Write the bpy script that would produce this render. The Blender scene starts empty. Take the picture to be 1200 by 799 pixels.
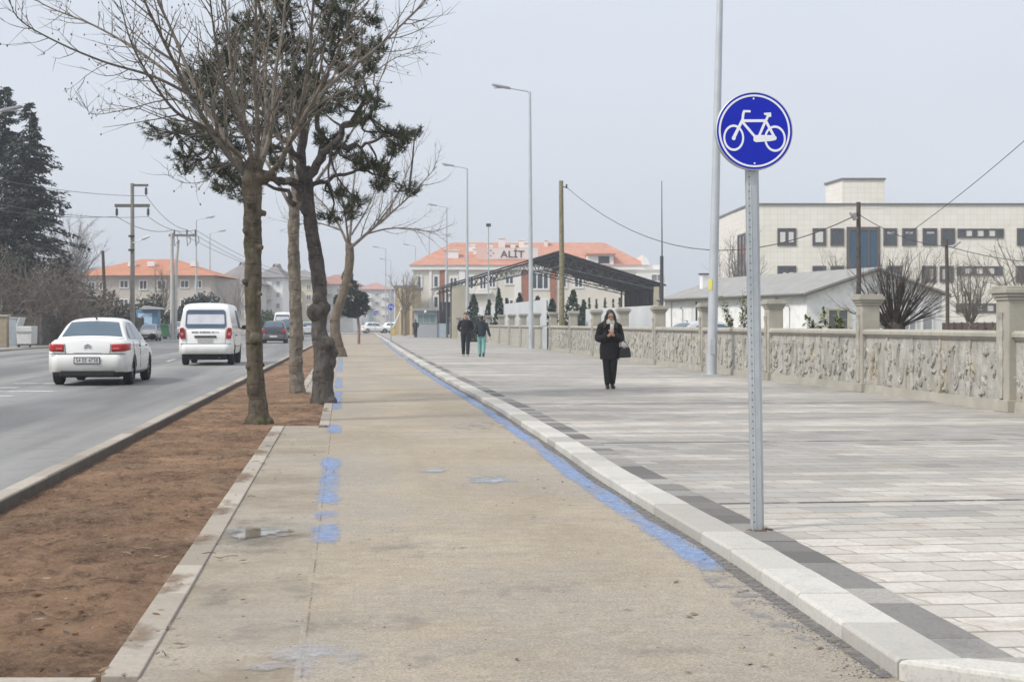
import bpy, math, random
from mathutils import Vector, Matrix, noise as mnoise
random.seed(7)
sc = bpy.context.scene
COL = sc.collection
R = math.radians
# ---------------------------------------------------------------- camera
F, HC, HZ = 1750.0, 1.40, 379.0          # focal length in photo pixels, eye height, horizon row
cam_d = bpy.data.cameras.new('camera')
cam = bpy.data.objects.new('camera', cam_d); COL.objects.link(cam)
cam.location = (0, 0, HC); cam.rotation_euler = (R(90), 0, 0)
cam_d.sensor_width = 36; cam_d.lens = 36*F/1200
cam_d.shift_y = -(399.5-HZ)/1200
cam_d.clip_start = .1; cam_d.clip_end = 6000
cam_d.dof.use_dof = True; cam_d.dof.focus_distance = 10.5; cam_d.dof.aperture_fstop = 9
sc.camera = cam
# ---------------------------------------------------------------- sky
SUN_EL, SUN_AZ = 46, 238                 # azimuth clockwise from +Y: the light comes from the left, a little behind the camera
w = bpy.data.worlds.new('World'); sc.world = w; w.use_nodes = True
nt = w.node_tree; nt.nodes.clear()
wo = nt.nodes.new('ShaderNodeOutputWorld')
sky = nt.nodes.new('ShaderNodeTexSky'); sky.sky_type = 'NISHITA'; sky.sun_disc = False
sky.sun_elevation = R(SUN_EL); sky.sun_rotation = R(SUN_AZ); sky.dust_density = 4; sky.air_density = 1.2
b1 = nt.nodes.new('ShaderNodeBackground'); b1.inputs[1].default_value = .075
nt.links.new(sky.outputs[0], b1.inputs[0])
tc = nt.nodes.new('ShaderNodeTexCoord'); sx = nt.nodes.new('ShaderNodeSeparateXYZ')
nt.links.new(tc.outputs['Generated'], sx.inputs[0])
rp = nt.nodes.new('ShaderNodeValToRGB')
rp.color_ramp.elements[0].position = 0; rp.color_ramp.elements[0].color = (.51, .54, .585, 1)
e = rp.color_ramp.elements.new(.10); e.color = (.55, .585, .645, 1)
e = rp.color_ramp.elements.new(.22); e.color = (.56, .60, .67, 1)
rp.color_ramp.elements[-1].position = 1; rp.color_ramp.elements[-1].color = (.82, .84, .88, 1)
nt.links.new(sx.outputs[2], rp.inputs[0])
nz = nt.nodes.new('ShaderNodeTexNoise'); nz.inputs['Scale'].default_value = 2.2; nz.inputs['Detail'].default_value = 3
mp = nt.nodes.new('ShaderNodeMapping'); mp.inputs['Scale'].default_value = (1, 1, 3)
nt.links.new(tc.outputs['Generated'], mp.inputs[0]); nt.links.new(mp.outputs[0], nz.inputs[0])
mr = nt.nodes.new('ShaderNodeMapRange'); mr.inputs[1].default_value = .3; mr.inputs[2].default_value = .7
mr.inputs[3].default_value = .97; mr.inputs[4].default_value = 1.04
nt.links.new(nz.outputs[0], mr.inputs[0])
mx = nt.nodes.new('ShaderNodeVectorMath'); mx.operation = 'SCALE'
nt.links.new(rp.outputs[0], mx.inputs[0]); nt.links.new(mr.outputs[0], mx.inputs['Scale'])
b2 = nt.nodes.new('ShaderNodeBackground'); b2.inputs[1].default_value = 1.0
nt.links.new(mx.outputs[0], b2.inputs[0])
ms = nt.nodes.new('ShaderNodeMixShader'); ms.inputs[0].default_value = .92
nt.links.new(b1.outputs[0], ms.inputs[1]); nt.links.new(b2.outputs[0], ms.inputs[2])
nt.links.new(ms.outputs[0], wo.inputs[0])
# ---------------------------------------------------------------- sun
sd = bpy.data.lights.new('sun', 'SUN'); sd.energy = 2.2; sd.angle = R(10); sd.color = (1, .955, .88)
so = bpy.data.objects.new('sun', sd); COL.objects.link(so)
az, el = R(SUN_AZ), R(SUN_EL)
sv = Vector((math.sin(az)*math.cos(el), math.cos(az)*math.cos(el), math.sin(el)))
so.rotation_euler = sv.to_track_quat('Z', 'Y').to_euler(); so.location = (0, 0, 40)
sc.view_settings.view_transform = 'Standard'; sc.view_settings.look = 'None'
sc.view_settings.exposure = 0.45; sc.view_settings.gamma = 1; sc.view_settings.use_curve_mapping = False
sc.render.engine = 'CYCLES'
sc.cycles.max_bounces = 5; sc.cycles.transparent_max_bounces = 12; sc.cycles.use_denoising = True
sc.cycles.volume_bounces = 0

# ================================================================ helpers
def PX(x, y, Y):
    """metric point at distance Y seen at photo pixel x, y"""
    return Vector(((x-600)*Y/F, Y, HC+(HZ-y)*Y/F))
def GX(x, y, z=0):
    Y = F*(HC-z)/(y-HZ); return Vector(((x-600)*Y/F, Y, z))

class MB:
    def __init__(s): s.v = []; s.f = []
    def add(s, vs, fs):
        o = len(s.v); s.v.extend([tuple(p) for p in vs]); s.f.extend([tuple(i+o for i in f) for f in fs]); return s
    def quad(s, a, b, c, d): return s.add([a, b, c, d], [(0, 1, 2, 3)])
    def box(s, c, size, rz=0, M=None):
        hx, hy, hz = size[0]/2, size[1]/2, size[2]/2
        vs = [Vector((a*hx, b*hy, d*hz)) for a in (-1, 1) for b in (-1, 1) for d in (-1, 1)]
        if M is None: M = Matrix.Rotation(rz, 3, 'Z')
        vs = [M @ p + Vector(c) for p in vs]
        return s.add(vs, [(0, 1, 3, 2), (4, 6, 7, 5), (0, 4, 5, 1), (2, 3, 7, 6), (0, 2, 6, 4), (1, 5, 7, 3)])
    def bb(s, x0, x1, y0, y1, z0, z1):
        return s.box(((x0+x1)/2, (y0+y1)/2, (z0+z1)/2), (abs(x1-x0), abs(y1-y0), abs(z1-z0)))
    def tube(s, pts, rad, n=8, cap=True, ref=None):
        pts = [Vector(p) for p in pts]; m = len(pts)
        if not isinstance(rad, (list, tuple)): rad = [rad]*m
        t0 = (pts[1]-pts[0]).normalized()
        rf = Vector(ref) if ref else (Vector((1, 0, 0)) if abs(t0.x) < .85 else Vector((0, 1, 0)))
        o = len(s.v); u = None
        for i, p in enumerate(pts):
            t = (pts[min(i+1, m-1)]-pts[max(i-1, 0)])
            t = t.normalized() if t.length > 1e-9 else t0
            if u is None: u = rf - t*rf.dot(t)
            else: u = u - t*u.dot(t)
            if u.length < 1e-6: u = t.orthogonal()
            u.normalize(); b = t.cross(u)
            r = rad[i]; ra, rb = r if isinstance(r, tuple) else (r, r)
            for k in range(n):
                a = 2*math.pi*k/n
                q = p + u*(math.cos(a)*ra) + b*(math.sin(a)*rb); s.v.append((q.x, q.y, q.z))
        for i in range(m-1):
            for k in range(n):
                k2 = (k+1) % n
                s.f.append((o+i*n+k, o+i*n+k2, o+(i+1)*n+k2, o+(i+1)*n+k))
        if cap:
            s.f.append(tuple(o+k for k in reversed(range(n)))); s.f.append(tuple(o+(m-1)*n+k for k in range(n)))
        return s
    def ell(s, c, r, nu=10, nv=7, M=None):
        c = Vector(c); vs = []; fs = []
        for j in range(nv+1):
            ph = math.pi*j/nv
            for i in range(nu):
                a = 2*math.pi*i/nu
                p = Vector((r[0]*math.sin(ph)*math.cos(a), r[1]*math.sin(ph)*math.sin(a), r[2]*math.cos(ph)))
                vs.append((M @ p if M else p)+c)
        for j in range(nv):
            for i in range(nu):
                i2 = (i+1) % nu
                fs.append((j*nu+i, (j+1)*nu+i, (j+1)*nu+i2, j*nu+i2))
        return s.add(vs, fs)
    def prism(s, poly, a, b, f):
        """poly: 2-d outline; f(u, v, w) -> point; from w=a to w=b"""
        n = len(poly); vs = [f(u, v, a) for u, v in poly]+[f(u, v, b) for u, v in poly]
        fs = [tuple(range(n)), tuple(reversed(range(n, 2*n)))]+[(i, i+n, (i+1) % n+n, (i+1) % n) for i in range(n)]
        return s.add(vs, fs)
    def grid(s, fn, nu, nv):
        vs = [fn(i/nu, j/nv) for j in range(nv+1) for i in range(nu+1)]
        fs = [(j*(nu+1)+i, j*(nu+1)+i+1, (j+1)*(nu+1)+i+1, (j+1)*(nu+1)+i) for j in range(nv) for i in range(nu)]
        return s.add(vs, fs)
    def mesh(s, name, fix=True):
        me = bpy.data.meshes.new(name); me.from_pydata(s.v, [], s.f); me.update()
        if fix:
            import bmesh
            bm = bmesh.new(); bm.from_mesh(me)
            bmesh.ops.remove_doubles(bm, verts=bm.verts, dist=1e-5)
            bmesh.ops.recalc_face_normals(bm, faces=bm.faces); bm.to_mesh(me); bm.free()
        return me
    def build(s, name, m, parent=None, smooth=False, bevel=0, fix=True, loc=None, seg=2):
        me = s.mesh(name, fix)
        ob = bpy.data.objects.new(name, me); COL.objects.link(ob)
        me.materials.append(m)
        if smooth:
            me.shade_smooth()
            try: me.set_sharp_from_angle(angle=R(42))
            except Exception: pass
        if parent: ob.parent = parent
        if loc: ob.location = loc
        if bevel:
            b = ob.modifiers.new('bevel', 'BEVEL'); b.width = bevel; b.segments = seg; b.limit_method = 'ANGLE'
        return ob

def tag(o, label=None, cat=None, group=None, kind=None):
    if label: o['label'] = label
    if cat: o['category'] = cat
    if group: o['group'] = group
    if kind: o['kind'] = kind
    return o
def thing(name, label, cat, loc=(0, 0, 0), rz=0, group=None):
    o = bpy.data.objects.new(name, None); COL.objects.link(o)
    o.location = loc; o.rotation_euler = (0, 0, rz); o.empty_display_size = .2
    return tag(o, label, cat, group)
def struct(o): o['kind'] = 'structure'; return o
def copy_tree(o, parent=None):
    c = o.copy(); COL.objects.link(c)
    if parent: c.parent = parent
    for ch in list(o.children): copy_tree(ch, c)
    return c
def dup(o, loc, rz=None, label=None, scale=None):
    c = copy_tree(o); c.location = loc
    if rz is not None: c.rotation_euler = (0, 0, rz)
    if label: c['label'] = label
    if scale: c.scale = (scale,)*3 if not isinstance(scale, tuple) else scale
    return c
def evaluated(ob):
    dg = bpy.context.evaluated_depsgraph_get(); dg.update()
    return bpy.data.meshes.new_from_object(ob.evaluated_get(dg))
def remeshed(mb, voxel, name, m, parent, smooth=4):
    """one continuous skin round everything collected in mb"""
    me = mb.mesh(name); t = bpy.data.objects.new('tmp', me); COL.objects.link(t)
    r = t.modifiers.new('r', 'REMESH'); r.mode = 'VOXEL'; r.voxel_size = voxel
    if smooth:
        k = t.modifiers.new('s', 'SMOOTH'); k.factor = .5; k.iterations = smooth
    nm = evaluated(t); bpy.data.objects.remove(t); nm.name = name
    nm.materials.clear(); nm.materials.append(m); nm.shade_smooth()
    ob = bpy.data.objects.new(name, nm); COL.objects.link(ob); ob.parent = parent
    return ob
def text_mb(txt, size, extrude=.01, f=None):
    cu = bpy.data.curves.new('t', 'FONT'); cu.body = txt; cu.size = size; cu.extrude = extrude; cu.align_x = 'CENTER'; cu.align_y = 'CENTER'
    t = bpy.data.objects.new('t', cu); COL.objects.link(t); me = evaluated(t); bpy.data.objects.remove(t)
    mb = MB(); mb.add([f(v.co) if f else v.co for v in me.vertices], [tuple(p.vertices) for p in me.polygons])
    return mb
def smooth_path(pts, n=5):
    pts = [Vector(p) for p in pts]; out = []
    P = [pts[0]*2-pts[1]]+pts+[pts[-1]*2-pts[-2]]
    for i in range(1, len(P)-2):
        for k in range(n):
            t = k/n; a, b, c, d = P[i-1], P[i], P[i+1], P[i+2]
            out.append(.5*((2*b)+(c-a)*t+(2*a-5*b+4*c-d)*t*t+(3*b-a-3*c+d)*t**3))
    out.append(pts[-1]); return out
def lerp(tab, x):
    if x <= tab[0][0]: return tab[0][1]
    for (a, p), (b, q) in zip(tab, tab[1:]):
        if x <= b: return p+(q-p)*(x-a)/(b-a)
    return tab[-1][1]

# ================================================================ materials
class NT:
    def __init__(s, name):
        s.m = bpy.data.materials.new(name); s.m.use_nodes = True; s.t = s.m.node_tree
        s.b = s.t.nodes['Principled BSDF']; s.out = s.t.nodes['Material Output']
    def n(s, typ, ins=None, out=0, **props):
        nd = s.t.nodes.new('ShaderNode'+typ)
        for k, v in props.items(): setattr(nd, k, v)
        for k, v in (ins or {}).items(): s.set(nd.inputs[k], v)
        return nd.outputs[out]
    def set(s, sock, v):
        if isinstance(v, bpy.types.NodeSocket): s.t.links.new(v, sock)
        else:
            if isinstance(v, (tuple, list)) and len(v) == 3 and sock.type == 'RGBA': v = (*v, 1)
            sock.default_value = v
    def math(s, op, a, b=0, c=0): return s.n('Math', {0: a, 1: b, 2: c}, operation=op)
    def mix(s, f, a, b, blend='MIX'):
        nd = s.t.nodes.new('ShaderNodeMix'); nd.data_type = 'RGBA'; nd.blend_type = blend
        s.set(nd.inputs[0], f); s.set(nd.inputs[6], a); s.set(nd.inputs[7], b); return nd.outputs[2]
    def noise(s, vec, scale, detail=4, rough=.55, dist=0):
        return s.n('TexNoise', {'Vector': vec, 'Scale': scale, 'Detail': detail, 'Roughness': rough, 'Distortion': dist})
    def rng(s, v, a, b, c=0, d=1): return s.n('MapRange', {0: v, 1: a, 2: b, 3: c, 4: d})
    def pos(s): return s.n('NewGeometry', out=0)
    def obj(s): return s.n('TexCoord', out=3)
    def map(s, v, scale=(1, 1, 1), rz=0, loc=(0, 0, 0)):
        return s.n('Mapping', {0: v, 1: loc, 2: (0, 0, rz), 3: scale})
    def island(s):
        g = s.t.nodes.new('ShaderNodeNewGeometry'); return g.outputs['Random Per Island']
    def bump(s, h, strength=.3, dist=.02):
        s.set(s.b.inputs['Normal'], s.n('Bump', {'Strength': strength, 'Distance': dist, 'Height': h}))
    def fin(s, col=None, rough=.7, metal=0, spec=None):
        if col is not None: s.set(s.b.inputs['Base Color'], col)
        s.set(s.b.inputs['Roughness'], rough); s.set(s.b.inputs['Metallic'], metal)
        if spec is not None: s.set(s.b.inputs['Specular IOR Level'], spec)
        return s.m
def M(name, col, rough=.7, var=.12, scale=6, metal=0, bump=0, bscale=40, spec=None, dirt=None, dscale=2):
    """a plain surface with uneven tone, optional stains and fine relief"""
    t = NT(name); o = t.obj()
    n = t.noise(o, scale, 5)
    lo = tuple(c*(1-var) for c in col); hi = tuple(min(1, c*(1+var)) for c in col)
    c = t.mix(t.rng(n, .3, .7), lo, hi)
    if dirt: c = t.mix(t.rng(t.noise(o, dscale, 6, .65), .5, .75, 0, .8), c, dirt)
    if bump: t.bump(t.noise(o, bscale, 4), bump, .01)
    return t.fin(c, t.rng(n, .2, .8, max(.02, rough-.08), min(1, rough+.08)), metal, spec)

ROADA = math.atan(.107)                  # the road runs this much left of straight ahead
def road_coords(t): return t.map(t.pos(), rz=-ROADA)

def m_paver():
    t = NT('paver'); p = road_coords(t)
    s = t.t.nodes.new('ShaderNodeSeparateXYZ'); t.set(s.inputs[0], p)
    bw, rh = .34, .31
    v = t.math('DIVIDE', s.outputs[1], rh)
    row = t.math('FLOOR', v)
    odd = t.math('MULTIPLY', t.math('PINGPONG', row, 1), .5)
    fv = t.math('FRACT', v)
    stp = t.math('MULTIPLY', t.math('SUBTRACT', t.math('SMOOTH_MIN', t.math('MAXIMUM', t.math('SUBTRACT', fv, .3), 0), .4, .1), .2), .28)
    u = t.math('ADD', t.math('ADD', t.math('DIVIDE', s.outputs[0], bw), odd), stp)
    col = t.math('FLOOR', u); fu = t.math('FRACT', u)
    idv = t.n('CombineXYZ', {0: col, 1: row, 2: 0})
    rnd = t.n('TexWhiteNoise', {0: idv}, noise_dimensions='3D')
    rowr = t.n('TexWhiteNoise', {0: t.n('CombineXYZ', {0: 7, 1: row, 2: 3})}, noise_dimensions='3D')
    big = t.rng(t.noise(t.map(idv, (.055, .13, 1), loc=(2.2, .6, 0)), 1.0, 4, .65), .34, .66, 0, 1)
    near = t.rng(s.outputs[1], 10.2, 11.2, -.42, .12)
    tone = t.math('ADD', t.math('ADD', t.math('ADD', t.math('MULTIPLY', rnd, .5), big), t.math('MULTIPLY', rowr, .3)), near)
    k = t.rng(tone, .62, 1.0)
    cream = t.mix(rnd, (.46, .435, .395), (.61, .58, .535))
    grey = t.mix(rnd, (.215, .21, .20), (.36, .355, .345))
    c = t.mix(k, cream, grey)
    dirt = t.rng(t.noise(t.map(p, (1, 1.7, 1)), 1.7, 7, .74), .46, .68, 0, .72)
    c = t.mix(dirt, c, (.31, .262, .21))
    c = t.mix(t.rng(t.noise(p, 38, 4, .75), .46, .64, 0, .42), c, (.31, .285, .25))
    wob = t.math('MULTIPLY', t.math('SUBTRACT', t.noise(p, 10, 4), .5), .016)
    eu = t.math('MULTIPLY', t.math('MINIMUM', fu, t.math('SUBTRACT', 1, fu)), bw)
    ev = t.math('ADD', t.math('MULTIPLY', t.math('MINIMUM', fv, t.math('SUBTRACT', 1, fv)), rh), wob)
    jd = t.rng(t.noise(p, 2.2, 4, .6), .35, .6, .35, 1)
    c = t.mix(t.math('MULTIPLY', t.rng(ev, .002, .030, 1, 0), t.math('MULTIPLY', jd, .6)), c, (.25, .205, .16))
    c = t.mix(t.rng(ev, .003, .011, .85, 0), c, (.17, .145, .12)); c = t.mix(t.rng(t.math('ADD', eu, wob), .001, .009, .6, 0), c, (.19, .165, .135))
    t.bump(t.math('ADD', t.rng(t.math('MINIMUM', eu, ev), .001, .014), t.math('MULTIPLY', t.noise(p, 60, 3), .2)), .6, .007)
    return t.fin(c, .8)
def m_path():
    t = NT('dusty_path'); p = road_coords(t)
    a = t.noise(t.map(p, (1, .55, 1)), .55, 6, .62)
    b = t.noise(t.map(p, (.7, 3.0, 1)), .8, 6, .68)
    c = t.mix(t.rng(a, .36, .64), (.285, .238, .172), (.435, .37, .28))
    c = t.mix(t.rng(b, .46, .66, 0, .7), c, (.27, .245, .21))
    c = t.mix(t.rng(t.noise(t.map(p, (1, .4, 1), loc=(3, 9, 0)), .38, 5, .6), .46, .60, 0, .75), c, (.285, .27, .25))
    g = t.noise(p, 55, 5, .7)
    c = t.mix(t.rng(g, .46, .60, 0, .62), c, (.17, .137, .10))
    m_ = t.noise(p, 9, 6, .75); c = t.mix(t.rng(m_, .5, .66, 0, .35), c, (.46, .40, .31)); c = t.mix(t.rng(t.noise(t.map(p, (1, 1.7, 1), loc=(5, 5, 0)), 7, 6, .75), .52, .66, 0, .6), c, (.2, .17, .13))
    c = t.mix(t.rng(t.noise(p, 85, 3, .75), .57, .66, 0, .8), c, (.60, .54, .43))
    spots = t.n('TexVoronoi', {0: p, 'Scale': 3.3}, out=0)
    c = t.mix(t.rng(t.math('ADD', spots, t.math('MULTIPLY', g, .06)), .055, .075, .75, 0), c, (.10, .085, .065))
    t.bump(t.math('ADD', g, t.math('MULTIPLY', b, 1.5)), .45, .006)
    return t.fin(c, t.rng(a, .3, .7, .9, .72))
def m_slab():
    t = NT('concrete_slab'); p = road_coords(t)
    a = t.noise(t.map(p, (1, 1.6, 1)), .9, 7, .66)
    c = t.mix(t.rng(a, .35, .65), (.235, .195, .145), (.385, .335, .26))
    c = t.mix(t.rng(t.noise(t.map(p, (1, 1, 1), loc=(7, 2, 0)), .6, 4), .5, .66, 0, .6), c, (.30, .28, .25))
    g = t.noise(p, 48, 5, .75)
    c = t.mix(t.rng(g, .46, .62, 0, .65), c, (.17, .145, .115))
    c = t.mix(t.rng(t.noise(p, 8, 6, .75), .5, .7, 0, .5), c, (.40, .36, .30))
    spots = t.n('TexVoronoi', {0: p, 'Scale': 2.6}, out=0)
    c = t.mix(t.rng(t.math('ADD', spots, t.math('MULTIPLY', g, .06)), .06, .08, .8, 0), c, (.09, .075, .06))
    t.bump(g, .35, .006)
    return t.fin(c, t.rng(a, .3, .7, .85, .6))
def m_soil():
    t = NT('soil'); p = t.pos()
    a = t.noise(t.map(p, (1, .8, 1)), 1.1, 8, .68)
    c = t.mix(t.rng(a, .34, .66), (.125, .068, .042), (.43, .275, .175))
    c = t.mix(t.rng(t.noise(p, .6, 6, .6), .48, .64, 0, .75), c, (.235, .165, .112))
    c = t.mix(t.rng(t.noise(t.map(p, (1, .7, 1)), 5, 5, .7), .5, .66, 0, .75), c, (.06, .036, .024))
    c = t.mix(t.rng(t.noise(t.map(p, (1, .8, 1), loc=(9, 0, 0)), 12, 6, .75), .52, .68, 0, .6), c, (.36, .25, .165))
    c = t.mix(t.rng(t.noise(p, 42, 4, .75), .52, .66, 0, .65), c, (.40, .29, .20))
    t.bump(t.math('ADD', t.noise(p, 22, 8, .75), t.math('MULTIPLY', a, 2)), 1.0, .06)
    return t.fin(c, .95, 0, .2)
def m_asphalt():
    t = NT('asphalt'); p = road_coords(t)
    st = t.noise(t.map(p, (.55, .03, 1)), 1.0, 4, .6)
    c = t.mix(t.rng(st, .42, .62), (.125, .123, .12), (.265, .262, .256))
    c = t.mix(t.rng(t.noise(t.map(p, (.35, .1, 1), loc=(4, 1, 0)), .8, 5), .5, .7, 0, .6), c, (.26, .26, .26))
    c = t.mix(t.rng(t.noise(p, 2.5, 6, .7), .5, .75, 0, .35), c, (.1, .1, .1))
    t.bump(t.noise(p, 80, 3), .3, .004)
    return t.fin(c, t.rng(st, .35, .65, .55, .8))
def m_blue():
    t = NT('worn_blue_paint'); p = road_coords(t)
    wear = t.n('Attribute', {}, out=2, attribute_name='wear')
    n = t.noise(t.map(p, (1.3, 1, 1)), 7, 8, .75); big = t.noise(t.map(p, (1, .8, 1)), 1.3, 4, .6)
    h = t.math('ADD', t.math('ADD', t.math('MULTIPLY', n, .9), t.math('MULTIPLY', big, .7)), t.math('MULTIPLY', wear, .55))
    a = t.math('MULTIPLY', t.rng(h, .98, 1.34), t.rng(t.noise(p, 70, 3, .7), .3, .62, .35, 1))
    c = t.mix(t.rng(t.noise(p, 14, 5), .35, .65), (.15, .265, .53), (.30, .43, .70)); c = t.mix(t.rng(t.noise(p, 50, 3, .7), .5, .7, 0, .5), c, (.33, .33, .32))
    m = t.fin(c, .8)
    tr = t.t.nodes.new('ShaderNodeBsdfTransparent'); mxs = t.t.nodes.new('ShaderNodeMixShader')
    t.set(mxs.inputs[0], t.math('MULTIPLY', a, .85)); t.t.links.new(tr.outputs[0], mxs.inputs[1]); t.t.links.new(t.b.outputs[0], mxs.inputs[2])
    t.t.links.new(mxs.outputs[0], t.out.inputs[0]); return m
def m_patchy(name, col, lo, hi, scale=3, rough=.8):
    t = NT(name); p = t.pos()
    a = t.rng(t.noise(p, scale, 7, .7), lo, hi)
    m = t.fin(col, rough)
    tr = t.t.nodes.new('ShaderNodeBsdfTransparent'); mxs = t.t.nodes.new('ShaderNodeMixShader')
    t.set(mxs.inputs[0], a); t.t.links.new(tr.outputs[0], mxs.inputs[1]); t.t.links.new(t.b.outputs[0], mxs.inputs[2])
    t.t.links.new(mxs.outputs[0], t.out.inputs[0]); return m
def m_blocks(name, cols, rough=.8, grain=50):
    """laid stones: every stone its own tone"""
    t = NT(name); p = t.pos(); r = t.island()
    rp = t.t.nodes.new('ShaderNodeValToRGB'); rp.color_ramp.interpolation = 'CONSTANT'
    els = rp.color_ramp.elements
    while len(els) < len(cols): els.new(.5)
    for i, c in enumerate(cols): els[i].position = i/len(cols); els[i].color = (*c, 1)
    t.set(rp.inputs[0], r); c = rp.outputs[0]
    n = t.noise(p, 3, 7, .7)
    c = t.mix(t.rng(n, .52, .74, 0, .5), c, tuple(x*.6 for x in cols[0])); c = t.mix(t.rng(t.noise(p, 11, 6, .75), .54, .75, 0, .3), c, tuple(x*.6 for x in cols[0]))
    g = t.noise(p, grain, 4, .75); c = t.mix(t.rng(g, .48, .66, 0, .4), c, tuple(x*.55 for x in cols[0]))
    t.bump(g, .25, .005); return t.fin(c, rough)
def m_bark(name, a, b, moss=None, scale=9, bump=.8):
    t = NT(name); o = t.obj()
    n = t.noise(t.map(o, (1, 1, .35)), scale, 7, .7)
    c = t.mix(t.rng(n, .32, .68), a, b)
    pl = t.n('TexVoronoi', {0: t.map(o, (1, 1, .6)), 'Scale': scale*.9, 'Randomness': 1}, out=1)
    c = t.mix(.35, c, t.mix(pl, a, b)); dk = t.noise(t.map(o, (.6, .6, 2.2)), scale*.8, 6, .75); c = t.mix(t.rng(dk, .54, .66, 0, .8), c, tuple(x*.45 for x in a)); c = t.mix(t.rng(t.noise(t.map(o, (1, 1, .5), loc=(3, 3, 3)), scale*1.6, 5, .7), .56, .7, 0, .6), c, tuple(min(1, x*1.35) for x in b))
    if moss: c = t.mix(t.rng(t.noise(o, 3.2, 5, .6), .52, .66, 0, .75), c, moss)
    t.bump(n, bump, .03); return t.fin(c, .9, 0, .2)
def m_leaf(name, a, b, rough=.7):
    t = NT(name); r = t.island(); c = t.mix(r, a, b)
    c = t.mix(t.rng(t.noise(t.pos(), .9, 3), .35, .65, 0, .5), c, tuple(x*.7 for x in a))
    return t.fin(c, rough, 0, .25)
def m_tiles(name, a, b, rowdir=(1, 1, 1), sc_=4):
    t = NT(name); o = t.obj()
    n = t.noise(o, .9, 6, .65)
    c = t.mix(t.rng(n, .35, .65), a, b)
    wv = t.n('TexWave', {0: o, 'Scale': sc_, 'Distortion': .4, 'Detail': 1}, out=1, bands_direction='X')
    c = t.mix(t.math('MULTIPLY', wv, .25), c, tuple(x*.55 for x in a))
    c = t.mix(t.rng(t.noise(o, 7, 4), .5, .7, 0, .4), c, tuple(x*.7 for x in b))
    t.bump(wv, .5, .03); return t.fin(c, .8)
def m_cladding():
    t = NT('beige_cladding'); o = t.obj()
    s = t.t.nodes.new('ShaderNodeSeparateXYZ'); t.set(s.inputs[0], o)
    u = t.math('FRACT', t.math('DIVIDE', t.math('ADD', s.outputs[0], s.outputs[1]), .62)); v = t.math('FRACT', t.math('DIVIDE', s.outputs[2], .5))
    j = t.math('MAXIMUM', t.math('LESS_THAN', u, .07), t.math('LESS_THAN', v, .08))
    r = t.n('TexWhiteNoise', {0: t.n('CombineXYZ', {0: t.math('FLOOR', t.math('DIVIDE', t.math('ADD', s.outputs[0], s.outputs[1]), .62)), 1: t.math('FLOOR', t.math('DIVIDE', s.outputs[2], .5))})}, noise_dimensions='3D')
    c = t.mix(r, (.79, .755, .68), (.83, .80, .74))
    c = t.mix(t.rng(t.noise(o, .5, 5), .45, .7, 0, .4), c, (.70, .65, .56))
    c = t.mix(t.math('MULTIPLY', j, .35), c, (.5, .45, .38)); return t.fin(c, .5)
def m_glass(name, col=(.05, .065, .08), rough=.08):
    t = NT(name); n = t.noise(t.obj(), .8, 2)
    return t.fin(t.mix(n, tuple(c*.6 for c in col), tuple(c*1.5 for c in col)), rough, 0, .8)
def m_paint(name, col, rough=.25, dirt=(.32, .29, .25)):
    t = NT(name); o = t.obj(); s = t.t.nodes.new('ShaderNodeSeparateXYZ'); t.set(s.inputs[0], o)
    # road dirt thrown up on the lower panels
    d = t.math('MULTIPLY', t.rng(t.math('ADD', s.outputs[2], t.math('MULTIPLY', t.noise(o, 4, 5), .35)), .42, .85, .7, 0), .8)
    m = t.fin(t.mix(d, col, dirt), t.math('ADD', rough, t.math('MULTIPLY', d, .4)))
    t.b.inputs['Coat Weight'].default_value = .35; t.b.inputs['Coat Roughness'].default_value = .08; return m
def m_galv():
    t = NT('galvanised_steel'); o = t.obj()
    v = t.n('TexVoronoi', {0: t.map(o, (1, 1, .5)), 'Scale': 38}, out=1); n = t.noise(t.map(o, (1, 1, .12)), 7, 5)
    c = t.mix(t.rng(n, .35, .65), (.40, .435, .46), (.56, .59, .61)); c = t.mix(.18, c, t.mix(v, (.3, .33, .35), (.62, .65, .67)))
    return t.fin(c, t.rng(n, .3, .7, .38, .6), .55)
mt = {}
mt['paver'] = m_paver(); mt['path'] = m_path(); mt['slab'] = m_slab(); mt['soil'] = m_soil(); mt['asphalt'] = m_asphalt(); mt['blue'] = m_blue()
mt['kerb'] = m_blocks('kerb_stone', [(.47, .455, .42), (.54, .525, .49), (.38, .365, .33), (.51, .495, .46), (.42, .405, .375)])
mt['kerb_old'] = m_blocks('old_kerb', [(.34, .30, .25), (.41, .37, .315), (.28, .245, .20), (.37, .33, .28)])
mt['band'] = m_blocks('dark_border_stone', [(.14, .133, .125), (.20, .192, .18), (.12, .115, .108), (.34, .325, .30), (.165, .157, .147), (.26, .25, .235)])
mt['galv'] = m_galv()
mt['white'] = M('white_paint', (.78, .78, .78), .5, .05)
mt['line'] = m_patchy('road_marking', (.62, .62, .6), .36, .52, 4)
mt['black'] = M('black_rubber', (.018, .018, .019), .75)
mt['dark'] = M('dark_metal', (.05, .052, .055), .5)
mt['wood'] = m_bark('weathered_pole_wood', (.16, .14, .085), (.30, .27, .18), None, 5, .4)
mt['wood_dark'] = m_bark('dark_pole_wood', (.06, .05, .045), (.13, .11, .095), None, 5, .4)
mt['conc'] = M('weathered_concrete', (.37, .35, .30), .85, .16, 4, 0, .5, 30, dirt=(.22, .205, .17))
mt['conc2'] = M('pole_concrete', (.50, .49, .46), .85, .1, 3, 0, .3, 30, dirt=(.33, .32, .3))
mt['glass'] = m_glass('window_glass'); mt['autoglass'] = m_glass('car_glass', (.07, .11, .15), .1)
mt['puddle'] = NT('puddle_water').fin((.12, .11, .095), .03, 0, .6)

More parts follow.
